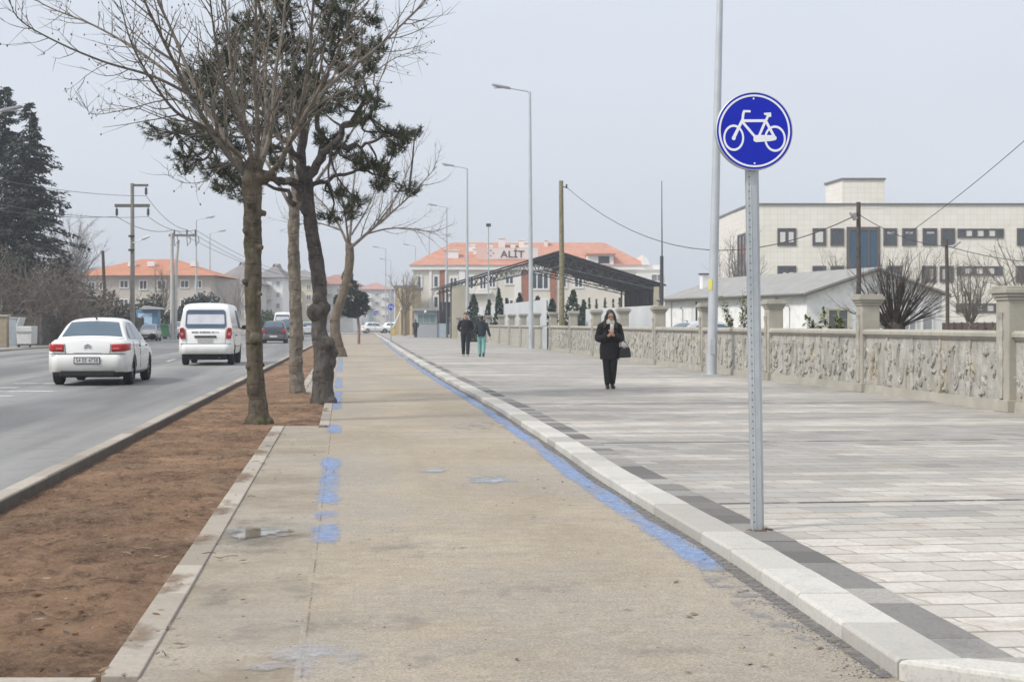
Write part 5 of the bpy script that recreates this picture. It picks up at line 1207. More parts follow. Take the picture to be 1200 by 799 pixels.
mb = MB(); mb.tube([(.55, 0, -.05), (.57, 0, 1), (.45, 0, 2.2), (.3, 0, 3.4)], [.10, .09, .08, .05], 8); mb.build('trunk', m_bark('pinkish_bark', (.2, .13, .11), (.32, .23, .2), None), ct)
mb = MB(); 
for (x, y, z, a, b) in ((.1, 0, 3.0, 1.1, .9), (.6, .2, 2.5, .85, .7), (-.45, 0, 2.5, .8, .8), (-.1, .1, 3.9, .75, .8), (-.2, 0, 4.6, .45, .6), (.75, 0, 3.1, .55, .6), (-.85, .1, 2.9, .4, .6), (.2, 0, 2.1, .7, .4)): leafquads(mb, (x, y, z), (a, a, b), 620, .075, rr)
mb.build('crown', dark_leaf, ct, fix=False)
def conifer(label, x, ytop, Y, wd, seed, base=.6):
    g = PX(x, 379, Y); H_ = PX(x, ytop, Y).z; o = thing('conifer', label, 'tree', (g.x, Y, 0), 0, 'dark conifers across the road'); rr = random.Random(seed)
    mb = MB(); mb.tube([(0, 0, -.1), (.05, 0, H_*.5), (0, 0, H_*.98)], [.24, .15, .02], 8); mb.build('trunk', dark_bark, o)
    mb = MB(); tb = MB(); z = base
    while z < H_-.15:
        t = (z-base)/(H_-base); L0_ = wd*(1-t)**.8*(.9+.1*math.sin(z*2.1)); 
        for k in range(7 if t < .8 else 5):
            az = rr.random()*6.28; L = L0_*rr.uniform(.25, 1.25)+.12; d = Vector((math.cos(az), math.sin(az), 0)); p = Vector((0, 0, z)); pts = [p]
            for i in range(6): s_ = (i+1)/6; pts.append(p+d*L*s_+Vector((0, 0, .10*L*s_-.38*L*s_*s_+.16*L*s_**3)))
            tb.tube(pts, [.03*(1-.8*i/6)+.004 for i in range(7)], 3, cap=False); sd_ = Vector((-d.y, d.x, 0))
            m_ = int(12+L*15)
            for j in range(m_):
                s_ = .12+.88*rr.random(); f = s_*6; i = min(5, int(f)); c = pts[i].lerp(pts[i+1], f-i); w_ = L*.30*(1.1-s_)+.1; c = c+sd_*rr.uniform(-w_, w_)+Vector((0, 0, rr.uniform(-.20, .05)))
                a = (d*rr.uniform(.3, 1)+sd_*rr.uniform(-.8, .8)+Vector((0, 0, rr.uniform(-.7, .15)))).normalized(); b = a.orthogonal().normalized() if rr.random() < .5 else a.cross(Vector((0, 0, 1))).normalized(); t_ = rr.uniform(.16, .36)
                mb.add([c-b*.075, c+b*.075, c+a*t_+b*.03, c+a*t_-b*.03], [(0, 1, 2, 3)])
        z += .30
    cr = mb.build('crown', dark_leaf, o, fix=False); tb.build('branches', dark_bark, cr, fix=False); return o
conifer('tallest dark conifer at the left edge of the street', 6, 96, 102, 4.6, 41, 3.4)
conifer('second dark conifer standing just right of the tallest one', 34, 119, 100, 4.5, 42, 3.2)
conifer('lower dark conifer leaning over the board fence behind the bare thicket', 72, 296, 108, 3.6, 43, 1.6)
conifer('dark conifer partly cut off by the left frame edge', -34, 120, 104, 3.8, 44, 1.0)
# ---- bare thickets
thick_m = m_bark('thicket_twigs', (.11, .09, .072), (.26, .225, .185), None, 5, .2)
def thicket(label, x, Y, wd, h, n, seed, m_=None, fine=.012, name='bare_bush', cat='bush', base=.0, spread=.55, group=None):
    g = PX(x, 379, Y); o = thing(name, label, cat, (g.x, Y, base), 0, group); rr = random.Random(seed)
    mb = MB(); st = MB()
    for k in range(n):
        az = rr.random()*6.28; r = wd*.32*rr.random()**.5; p = Vector((r*math.cos(az), r*math.sin(az)*.7, 0)); d = Vector((rr.gauss(0, spread), rr.gauss(0, spread), 1))
        q_ = shoot(st, p, d, h*rr.uniform(.6, 1.0), .03, rr, .15, .16, 6, 4)
        for j in range(7):
            b = q_[rr.randint(1, 6)]; e = side_dirs(q_[-1]-q_[0], rr, rr.uniform(.4, 1.2), rr.random()*6.28); s_ = shoot(mb, b, e, h*rr.uniform(.15, .4), fine*1.5, rr, .1, .2, 5, 3)
            for i in range(6): c = s_[rr.randint(1, 5)]; shoot(mb, c, side_dirs(s_[-1]-s_[0], rr, rr.uniform(.4, 1.3), rr.random()*6.28), h*rr.uniform(.06, .16), fine, rr, 0, .25, 4, 3)
    st.build('stems', m_ or thick_m, o, fix=False); mb.build('twigs', m_ or thick_m, o, fix=False); return o
thicket('tangled bare thicket over the board fence at the left edge', 10, 88, 5.0, 5.4, 60, 51, None, .015)
thicket('tangled bare thicket over the board fence behind the white saloon', 55, 90, 5.4, 5.2, 60, 52, None, .015)
thicket('lower bare thicket over the board fence left of the leaning pole', 96, 95, 4.6, 3.9, 44, 53, None, .015)
def shrub(label, x, ytop, Y, wd, seed, m_=None, n=900, name='evergreen_shrub', s=.09, group=None, zb=0, dk=.8):
    g = PX(x, 379, Y); H_ = PX(x, ytop, Y).z; o = thing(name, label, 'shrub', (g.x, Y, zb), 0, group); rr = random.Random(seed); H_ -= zb
    mb = MB(); mb.tube([(0, 0, -.05), (.03, 0, H_*.6)], [.06, .03], 6); mb.build('stem', dark_bark, o)
    mb = MB()
    if name == 'thuja':
        for k in range(n): z = H_*(rr.random()**1.25); e = (1-z/H_)**.75*(.55+.45*min(1, z/(.15*H_))); az = rr.random()*6.28; q = wd*.5*e*(.6+.4*rr.random())*(.8+.75*mnoise.noise(Vector((math.cos(az)*1.5, math.sin(az)*1.5, z*1.4+seed)))); leafquads(mb, (q*math.cos(az), q*math.sin(az), z), (.05, .05, .05), 2, s*1.25, rr)
    else:
      for k in range(7): mx_ = rr.uniform(-.55, .55)*wd/2; z = H_*rr.uniform(.3, .72); leafquads(mb, (mx_, rr.uniform(-.3, .3)*wd*.5, z), (wd*.33, wd*.33*dk, H_*.27), n//7, s, rr)
    if name != 'thuja': leafquads(mb, (0, 0, H_*.45), (wd*.48, wd*.45*dk, H_*.46), n//2, s, rr)
    mb.build('foliage', m_ or dark_leaf, o, fix=False); return o
shrub('dark evergreen shrub beside the leaning wooden pole', 112, 336, 104, 4.2, 60, dark_leaf, 1400, s=.12)
shrub('dark evergreen shrub just left of the power pole foot', 140, 352, 112, 2.6, 61, m_leaf('brown_green_leaf', (.05, .05, .035), (.1, .1, .07)), 1000, s=.11)
shrub('dark evergreen shrub right of the power pole behind the kiosk', 172, 338, 128, 3.4, 62, m_leaf('olive_leaf', (.045, .05, .035), (.09, .1, .065)), 1100, s=.12)
shrub('rounded dark shrub behind the white van roof', 231, 335, 140, 4.4, 63, m_leaf('dark_blue_leaf', (.025, .033, .03), (.055, .068, .06)), 1500, s=.13)
shrub('low dark shrub row behind the parked cars', 205, 356, 150, 3.4, 64, None, 900, s=.12)
shrub('low green shrub in front of the white apartments', 311, 357, 170, 4.4, 65, mid_leaf, 900, s=.14)
for k, (x, yt, Y, wd, lab) in enumerate(((555, 345, 108, 1.9, 'thuja below the left roof end of the shed'), (573, 352, 112, 1.6, 'thuja just right of the first shed truss'), (584.5, 338, 104, 1.3, 'slim tall thuja left of the brick pier'), (594, 350, 112, 1.2, 'small thuja beside the slim tall one'), (609, 344, 104, 2.0, 'broad thuja left of the second lamp post'), (630, 348, 92, 2.1, 'thuja right of the second lamp post'), (647, 350, 98, 1.7, 'thuja just left of the wooden pole'), (672, 340, 96, 2.4, 'widest thuja just right of the wooden pole'), (684, 352, 100, 1.4, 'thuja touching the left end of the right hoarding'))):
    shrub(lab, x, yt, Y, wd, 70+k, thuja_leaf, 700, 'thuja', .07, 'thujas behind the wall')
for k, x in enumerate((690.5, 699, 709, 718.5, 726)):
    shrub(['leftmost small potted thuja above the right hoarding', 'second small thuja from the left above the right hoarding', 'middle small thuja above the right hoarding', 'fourth small thuja above the right hoarding', 'rightmost small thuja above the right hoarding'][k], x, 349.5+(k % 2)*1.2, 112, .72, 80+k, thuja_leaf, 260, 'thuja', .05, 'thujas behind the wall')
# ---- trees and shrubs of the right-hand yard
q = PX(1048, 388, 36); pb = thing('pollarded_bush', 'dark pollarded bush fanning out above the wall before the white gable', 'bush', (q.x, 36, 0)); rr = random.Random(91)
mb = MB(); mb.tube([(-.05, 0, -.05), (0, 0, .7), (.0, 0, 1.3), (0, 0, 1.5)], [.24, .2, .24, .16], 10)
st = MB(); fin_ = MB()
for k in range(120):
    a = rr.gauss(0, .62); a = max(-1.25, min(1.25, a)); dy = rr.gauss(0, .35); p = Vector((math.sin(a)*.16, dy*.2, 1.28+rr.uniform(-.05, .12))); L = rr.uniform(.8, 1.65)*(1.05-.18*abs(a))
    q_ = shoot(st if k < 70 else fin_, p, Vector((math.sin(a), dy, math.cos(a))), L, rr.uniform(.016, .034) if k < 70 else .011, rr, .12, .05, 7, 5)
    for j in range(4): b = q_[rr.randint(3, 7)]; shoot(fin_, b, side_dirs(q_[-1]-q_[0], rr, rr.uniform(.15, .5), rr.random()*6.28), rr.uniform(.25, .7), .0065, rr, .1, .06, 4, 3)
for k in range(26): a = rr.gauss(0, .7); mb.ell((math.sin(a)*.2, rr.gauss(0, .08), 1.2+.22*math.cos(a)*rr.random()), (.09, .09, .11), 7, 5)
bk = m_bark('blackish_bark', (.045, .036, .032), (.12, .1, .09), None, 9, .6)
mb.build('trunk', bk, pb, smooth=True); st.build('shoots', bk, pb, fix=False); fin_.build('twigs', bk, pb, fix=False)
def yard_tree(label, x, Y, H_, wd, n, seed, m_=None, trunk=.12, ht=.3, thin=.008):
    g = PX(x, 379, Y); o = thing('bare_tree', label, 'tree', (g.x, Y, 0), 0, 'bare trees in the yard'); rr = random.Random(seed); m_ = m_ or twig_m
    mb = MB(); mb.tube([(0, 0, -.05), (.04, 0, H_*ht*.6), (0, 0, H_*ht)], [trunk, trunk*.85, trunk*.7], 8); mb.build('trunk', m_, o, smooth=True)
    mb = MB()
    for k in range(n):
        az = rr.random()*6.28; tl = rr.uniform(.15, 1.0)*wd/H_; d = Vector((math.cos(az)*tl, math.sin(az)*tl, 1)); q_ = shoot(mb, Vector((0, 0, H_*ht*rr.uniform(.75, 1))), d, H_*(1-ht)*rr.uniform(.7, 1.1), trunk*.4, rr, .3, .13, 8, 5)
        dress(mb, q_, trunk*.5, rr, 4.0, H_*.1, H_*.30, .4, True, .4, 1.1, .1)
    mb.build('branches', m_, o, fix=False); return o
yard_tree('bare tree in front of the left end of the beige building', 872, 112, 8.0, 4.2, 16, 101, m_bark('cool_grey_bark', (.13, .12, .12), (.26, .24, .23), None), .14, .25)
yard_tree('small bare tree showing over the grey gable roof before the beige windows', 985, 108, 7.0, 3.4, 12, 102, None, .10, .3)
yard_tree('small bare tree just left of the pollarded bush top', 1062, 92, 6.5, 4.2, 14, 103, None, .1, .3)
yard_tree('bare tree with pale trunk right of the white gable', 1136, 84, 5.8, 4.0, 14, 104, pale_bark, .13, .25)
yard_tree('bare tree cut by the right frame edge', 1207, 60, 5.4, 3.6, 14, 105, None, .11, .3)
yard_tree('bare street tree left of the guard booth', 474, 160, 7.2, 2.6, 10, 106, m_bark('grey_tan_bark', (.19, .16, .12), (.32, .27, .2), None), .22, .35)
yard_tree('hazy bare tree between the conifers and the power pole', 82, 150, 12.5, 6.0, 14, 107, m_bark('hazy_bark', (.17, .16, .15), (.26, .24, .22), None), .22, .3)
yard_tree('bare tree in front of the orange tiled house', 190, 150, 7.0, 4.0, 9, 108, None, .14, .3)
yard_tree('bare reddish tree in front of the grey apartments', 272, 160, 6.6, 4.6, 10, 109, m_bark('reddish_bark', (.2, .16, .14), (.3, .26, .24), None), .15, .3)
def leafy(label, x, y0, y1, Y, wd, seed, m_, n=60):
    g = PX(x, 379, Y); zt = PX(x, y0, Y).z; zb = PX(x, y1, Y).z; o = thing('leafy_shrub', label, 'shrub', (g.x, Y, 0)); rr = random.Random(seed)
    st = MB(); lf = MB()
    for k in range(12):
        q_ = shoot(st, Vector((rr.gauss(0, .06), rr.gauss(0, .06), 0)), Vector((rr.gauss(0, .22)*wd, rr.gauss(0, .2)*wd, 1)), zt*rr.uniform(.75, 1), .012, rr, .1, .08, 8, 4)
        for j in range(n):
            f = rr.uniform(.45, 1)*8; i = min(7, int(f)); c = q_[i].lerp(q_[i+1], f-i); a = Vector((rr.gauss(0, 1), rr.gauss(0, 1), rr.gauss(0, .6))).normalized(); b = a.cross(Vector((0, 0, 1))).normalized(); c = c+a*.03; t = rr.uniform(.09, .17)
            lf.add([c, c+a*t*.5+b*t*.28, c+a*t, c+a*t*.5-b*t*.28], [(0, 1, 2, 3)])
    st.build('stems', twig_m, o, fix=False); lf.build('leaves', m_, o, fix=False)
yl = m_leaf('yellow_green_leaf', (.12, .15, .045), (.26, .28, .10))
leafy('bright yellow green shrub over the wall beside the white gable window', 975, 361, 388, 37, .75, 111, yl, 80)
leafy('tall green sapling showing left of the sign post behind the wall', 870, 337, 384, 46, .5, 112, m_leaf('olive_green_leaf', (.09, .11, .03), (.2, .21, .08)), 46)
leafy('low yellow green shoots left of the big end pillar', 1164, 371, 386, 34, .55, 113, m_leaf('dull_green_leaf', (.10, .11, .05), (.2, .2, .1)), 24)
# reddish brown hedge fence by the beige building
hf = thing('yard_fence', 'low dark reddish brown fence in front of the beige building', 'fence', (0, 0, 0)); fmr = M('reddish_brown_boards', (.13, .085, .075), .8, .2, 3)
for k in range(9):
    mb = MB(); a, b = PX(1100+k*9, 380, 88), PX(1108.6+k*9, 380, 88); mb.bb(a.x, b.x, 88, 88.05, .1, 1.45); mb.build('board_panel', fmr, hf)
    mb = MB(); mb.bb(b.x, b.x+.04, 87.96, 88.06, 0, 1.5); mb.build('post', mt['dark'], hf)

# ================================================================ vehicles  (local axes: x right, y forward from the rear bumper, z up)
def interp_rows(rows, n=4):
    """monotone cubic through the rows (first column is the station)"""
    m = len(rows); out = []
    sl = [[(rows[i+1][j]-rows[i][j])/(rows[i+1][0]-rows[i][0]) for j in range(1, len(rows[0]))] for i in range(m-1)]
    def tan(i, j):
        if i == 0: return sl[0][j]
        if i == m-1: return sl[-1][j]
        a, b = sl[i-1][j], sl[i][j]
        return 0 if a*b <= 0 else 2*a*b/(a+b)
    for i in range(m-1):
        h = rows[i+1][0]-rows[i][0]
        for k in range(n):
            t = k/n; r = [rows[i][0]+h*t]
            for j in range(1, len(rows[0])):
                p, q = rows[i][j], rows[i+1][j]; u, v = tan(i, j-1)*h, tan(i+1, j-1)*h
                r.append((2*t**3-3*t*t+1)*p+(t**3-2*t*t+t)*u+(-2*t**3+3*t*t)*q+(t**3-t*t)*v)
            out.append(tuple(r))
    out.append(tuple(rows[-1])); return out
def loft(secs):
    mb = MB(); n = len(secs[0])
    for s in secs: mb.v += [tuple(p) for p in s]
    for i in range(len(secs)-1):
        for k in range(n): l = (k+1) % n; mb.f.append((i*n+k, i*n+l, (i+1)*n+l, (i+1)*n+k))
    mb.f.append(tuple(reversed(range(n)))); mb.f.append(tuple((len(secs)-1)*n+k for k in range(n))); return mb
def bumper(par, paint, w_, y0, bulge, z0, z1, wrap, m_name='bumper'):
    secs = []
    for k in range(29):
        a = k/14-1; e = max(0, abs(a)-.70)/.30; yo = y0+.025*abs(a)+wrap*e**2.4
        zc = [(0, .0), (.12, -.6), (.5, -1), (.85, -.8), (1, -.1)]; ring = [(a*w_*(1-.0*e), yo+bulge*(1+q), z0+(z1-z0)*v) for v, q in zc]
        inn = yo+bulge+.10; ring += [(a*(w_-.03), inn, z1-.01), (a*(w_-.03), inn, z0+.01)]; secs.append(ring)
    return loft(secs).build(m_name, paint, par, smooth=True)
TYRE = M('tyre_rubber', (.02, .02, .021), .85, .2, 10); RIM = M('wheel_rim', (.33, .34, .35), .4, .1, 5, .6)
RED = M('tail_lamp_red', (.42, .02, .018), .2, .15, 12); REDD = M('tail_lamp_dark_red', (.30, .012, .012), .25, .15, 12); LENS = M('clear_lens', (.55, .56, .58), .15, .05)
PLATE = M('plate_white', (.66, .66, .65), .5, .04); INK = M('plate_ink', (.03, .03, .035), .6)
UNDER = M('underbody_black', (.016, .016, .017), .8)
def wheel(par, x, y, r, wd):
    s = 1 if x > 0 else -1
    mb = MB(); prof = [(0, r*.62), (.0, r*.9), (.03, r), (wd-.03, r), (wd, r*.9), (wd, r*.62)]; n = 28
    vs = []; fs = []
    for (a, q) in prof:
        for k in range(n): t = 2*math.pi*k/n; vs.append((x-s*a, y+q*math.cos(t), r+q*math.sin(t)))
    for j in range(len(prof)-1):
        for k in range(n): fs.append((j*n+k, j*n+(k+1) % n, (j+1)*n+(k+1) % n, (j+1)*n+k))
    mb.add(vs, fs); w_ = bpy.data.objects.new('wheel', None); COL.objects.link(w_); w_.parent = par
    mb.build('tyre', TYRE, w_, smooth=True)
    mb = MB(); mb.tube([(x-s*.05, y, r), (x-s*(wd-.02), y, r)], r*.625, 24)
    for k in range(6):
        a = k*math.pi/3; mb.box((x-s*.04, y+math.cos(a)*r*.33, r+math.sin(a)*r*.33), (.03, r*.5, .05), M=Matrix.Rotation(a, 3, 'X'))
    mb.tube([(x-s*.02, y, r), (x-s*.06, y, r)], r*.14, 12); mb.build('rim', RIM, w_)
def make_car(name, label, cat, loc, rz, paint, body, roofz, belt, wtop, L, axles, r, wb, kind='saloon', group=None, lean=None):
    o = thing(name, label, cat, loc, rz, group); g = GLS
    secs = []
    for (y, w, zb, zt) in interp_rows(body, 4):
        h = zt-zb; half = [(0, zb), (.55*w, zb), (.9*w, zb), (.975*w, zb+.08*h), (w, zb+.30*h), (w*1.0, zb+.52*h), (.985*w, zb+.72*h), (.945*w, zb+.88*h), (.86*w, zb+.965*h), (.7*w, zt), (.35*w, zt+.018), (0, zt+.022)]
        pts = [(u, y, z) for u, z in half]+[(-u, y, z) for u, z in reversed(half[1:-1])]; secs.append(pts)
    mb = loft(secs); me = mb.mesh('body'); t = bpy.data.objects.new('tmp', me); COL.objects.link(t); cut = []
    for ya in axles:
        for s in (-1, 1):
            c = MB(); c.tube([(s*(wb-.26), ya, r), (s*(wb+.3), ya, r)], r*1.17, 28); cm = c.mesh('c'); co = bpy.data.objects.new('c', cm); COL.objects.link(co); cut.append(co)
            b = t.modifiers.new('b', 'BOOLEAN'); b.operation = 'DIFFERENCE'; b.object = co; b.solver = 'EXACT'
    nm = evaluated(t); bpy.data.objects.remove(t)
    for c in cut: bpy.data.objects.remove(c)
    nm.name = 'body'; nm.materials.clear(); nm.materials.append(paint); nm.shade_smooth(); nm.set_sharp_from_angle(angle=R(38))
    bo = bpy.data.objects.new('body', nm); COL.objects.link(bo); bo.parent = o
    # greenhouse
    wx = lambda z: lerp([(belt-.1, wtop[0]), (wtop[2], wtop[1])], z) if z < wtop[2] else wtop[1]-(z-wtop[2])*.5
    y0, y1 = roofz[0][0], roofz[-1][0]
    rf = interp_rows(roofz, 5)
    rz_ = lambda y: lerp([(p[0], p[1]) for p in rf], y)
    secs = []
    for (y, z) in rf:
        zs = max(belt-.08, z-.055); wS = wx(zs); half = [(0, belt-.12), (wx(belt-.1)-.02, belt-.12), (wx(belt-.08), belt-.09), ((wx(belt)+wS)/2, (belt-.08+zs)/2), (wS, zs), (wS-.035, z-.022), (wS-.12, z), (wS*.5, z+.02), (0, z+.027)]
        secs.append([(u, y, q) for u, q in half]+[(-u, y, q) for u, q in reversed(half[1:-1])])
    ro = loft(secs).build('roof', paint, bo, smooth=True)
    def top(y, u):
        z = rz_(y); wS = wx(max(belt-.08, z-.055)); a = abs(u)*(wS-.02); zz = z+.027-(.027)*(a/(wS-.1))**2 if a < wS-.1 else z-.03*(a-(wS-.1))/.1
        return Vector((u*(wS-.02), y, zz))
    def patch(nm_, ya, yb, um, m, up=.008):
        mb = MB(); e = .02
        def fn(u, v):
            y = ya+(yb-ya)*v; uu = (u*2-1)*um(v); p = top(y, uu); d = (top(y+e, uu)-top(y-e, uu)).normalized(); nrm = Vector((1, 0, 0)).cross(d); nrm = nrm if nrm.z > 0 else -nrm; return p+nrm*up
        mb.grid(fn, 10, 8); return mb.build(nm_, m, ro, smooth=True)
    def side(nm_, poly, m, up=.006, par=None):
        for s in (-1, 1):
            mb = MB(); mb.prism(poly, -.01, up, lambda u, v, w_: (s*(wx(v)+w_), u, v)); mb.build(nm_, m, par or ro)
    for ya in axles:
        for s in (-1, 1): wheel(o, s*wb, ya, r, .2)
    mb = MB(); mb.bb(-wb+.22, wb-.22, .25, L-.35, r*.55, body[2][2]+.06); mb.bb(-wb+.2, wb-.2, axles[0]-.45, axles[0]+.45, .3, .6); mb.bb(-wb+.2, wb-.2, axles[1]-.45, axles[1]+.45, .3, .6); mb.build('underbody', UNDER, o)
    mb = MB(); mb.tube([(.42, -.02, .25), (.42, .3, .25)], .03, 8); mb.build('exhaust', mt['dark'], o)
    for s in (-1, 1):
        mb = MB(); ym = L*.655 if kind != 'van' else L*.78; mb.ell((s*(body[4][1]+.11), ym, belt+.06), (.10, .06, .075), 10, 7); mb.tube([(s*(body[4][1]-.08), ym, belt), (s*(body[4][1]+.08), ym, belt+.03)], .025, 6); mb.build('mirror', UNDER if kind != 'far' else paint, o, smooth=True)
    return o, bo, ro, top, patch, side, wx
GLS = mt['autoglass']
def plate(par, txt, y, z, nrm=-1, w_=.52, x=0):
    mb = MB(); mb.bb(x-w_/2-.02, x+w_/2+.02, y-.006, y-.001, z-.075, z+.075); mb.build('plate_holder', UNDER, par)
    mb = MB(); mb.bb(x-w_/2, x+w_/2, y-.012, y-.0065, z-.055, z+.055); pl = mb.build('number_plate', PLATE, par)
    text_mb(txt, .115, .001, lambda c: (x+c.x*.9, y-.0145-c.z, z+c.y)).build('plate_text', INK, pl)
# ---- white saloon
white = m_paint('white_car_paint', (.80, .80, .79)); black_p = m_paint('dark_car_paint', (.035, .04, .05)); grey_p = m_paint('grey_car_paint', (.26, .27, .28)); graphite = m_paint('graphite_car_paint', (.07, .075, .085)); silver = m_paint('silver_car_paint', (.5, .51, .52))
SAL = dict(body=[(0, .66, .44, .955), (.035, .77, .36, .985), (.14, .845, .30, 1.01), (.45, .872, .27, 1.025), (1.0, .878, .24, .99), (2.5, .878, .23, .965), (3.35, .865, .23, .945), (3.95, .845, .25, .86), (4.25, .79, .28, .74), (4.43, .60, .36, .62)],
    roofz=[(.48, .985), (.72, 1.17), (1.0, 1.365), (1.35, 1.44), (1.95, 1.462), (2.45, 1.42), (2.85, 1.22), (3.38, .94)], belt=.985, wtop=(.80, .585, 1.38), L=4.43, axles=(.86, 3.5), r=.315, wb=.855)
def saloon(label, loc, rz, paint, txt=None, group=None, name='saloon_car'):
    o, bo, ro, top, patch, side, wx = make_car(name, label, 'car', loc, rz, paint, kind='saloon', group=group, **SAL)
    patch('rear_window', .57, 1.02, lambda v: .90-.03*v, GLS); patch('windscreen', 2.58, 3.2, lambda v: .9, GLS)
    side('side_window', [(1.02, 1.02), (1.75, 1.0), (1.75, 1.375), (1.5, 1.37), (1.2, 1.27)], GLS); side('side_window', [(1.81, 1.0), (2.95, .99), (2.75, 1.16), (2.4, 1.34), (1.81, 1.38)], GLS)
    for s in (-1, 1):
        def fn(u, v):
            a = u; 
            if a < .55: x = .49+(.70-.49)*a/.55; y = -.004
            else: k = (a-.55)/.45; x = .70+.155*math.sin(k*math.pi/2)**.8; y = -.004+.36*k**1.6
            lo = .735+.02*(a if a < .6 else .6)+(.03*(a-.6)/.4 if a > .6 else 0); hi = .90+.015*a
            z = lo+(hi-lo)*v; return (s*(x+.012), y-.010, z)
        mb = MB(); mb.grid(fn, 16, 3); tl = mb.build('tail_light', RED, bo, smooth=True); tl.modifiers.new('s', 'SOLIDIFY').thickness = .03
        mb = MB(); mb.bb(s*.53, s*.67, -.03, -.018, .79, .825); mb.build('reverse_lens', M('pinkish_lens', (.6, .16, .16), .2), tl)
    bumper(bo, paint, .885, -.085, .055, .30, .68, .40)
    mb = MB(); mb.grid(lambda u, v: ((u*2-1)*.74, -.055+.3*max(0, abs(u*2-1)-.75)/.25, .22+.1*v), 16, 2); vl = mb.build('valance', UNDER, bo); vl.modifiers.new('s', 'SOLIDIFY').thickness = .03
    mb = MB(); mb.bb(-.30, .30, -.012, -.002, .69, .72); mb.build('boot_handle_strip', mt['galv'], bo)
    mb = MB(); mb.tube([(-.74, -.006, .70), (-.40, -.006, .693), (.40, -.006, .693), (.74, -.006, .70)], .006, 4); mb.build('boot_seam', M('seam_grey', (.2, .2, .2), .8), bo)
    sg_ = M('panel_gap', (.10, .10, .10), .9)
    mb = MB(); mb.tube([(-.80, .02, .69), (-.74, -.02, .686), (0, -.035, .686), (.74, -.02, .686), (.80, .02, .69)], .007, 4)
    for s in (-1, 1): mb.tube([(s*.47, -.008, .70), (s*.485, -.004, .90), (s*.60, .10, .995), (s*.70, .5, 1.03)], .006, 4); mb.tube([(s*.875, .62, .96), (s*.882, 1.02, .55), (s*.875, 1.2, .40)], .006, 4)
    mb.build('panel_gap', sg_, bo)
    if txt:
        plate(bo, txt, -.088, .55)
        mb = MB()
        for z in (.82, .865):
            for s in (-1, 1): mb.prism([(0, z+.045), (0, z+.02), (s*.075, z-.02), (s*.075, z+.005)], -.014, -.004, lambda u, v, w_: (u, w_, v))
        mb.build('badge', M('badge_chrome', (.4, .41, .43), .3, .05, 5, .7), bo)
    for s in (-1, 1):
        for y in (1.55, 2.62):
            mb = MB(); mb.bb(s*.868, s*.90, y, y+.17, .83, .865); mb.build('door_handle', UNDER, bo, bevel=.008)
        for y in (1.78,):
            mb = MB(); mb.tube([(s*.878, y, .35), (s*.8795, y, .75), (s*.86, y, .95)], .005, 4); mb.build('door_seam', M('seam_grey', (.2, .2, .2), .8), bo)
        mb = MB(); mb.ell((s*.66, 4.24, .68), (.13, .14, .07), 10, 7); mb.build('headlight', LENS, bo, smooth=True)
    mb = MB(); mb.tube([(0, 1.18, 1.42), (0, 1.14, 1.475), (0, .98, 1.50)], [.025, .016, .004], 6); mb.build('aerial', UNDER, ro)
    mb = MB(); mb.bb(-.55, .55, 4.37, 4.44, .45, .58); mb.build('grille', UNDER, bo); 
    return o
def on_road(px, y): return GX(px, y, ZR)
c = 33.1; saloon('white saloon car with red tail lights driving away on the near lane', (PX(114, 0, c).x, c-.75, ZR), ROADA, white, '54 EE 4738')
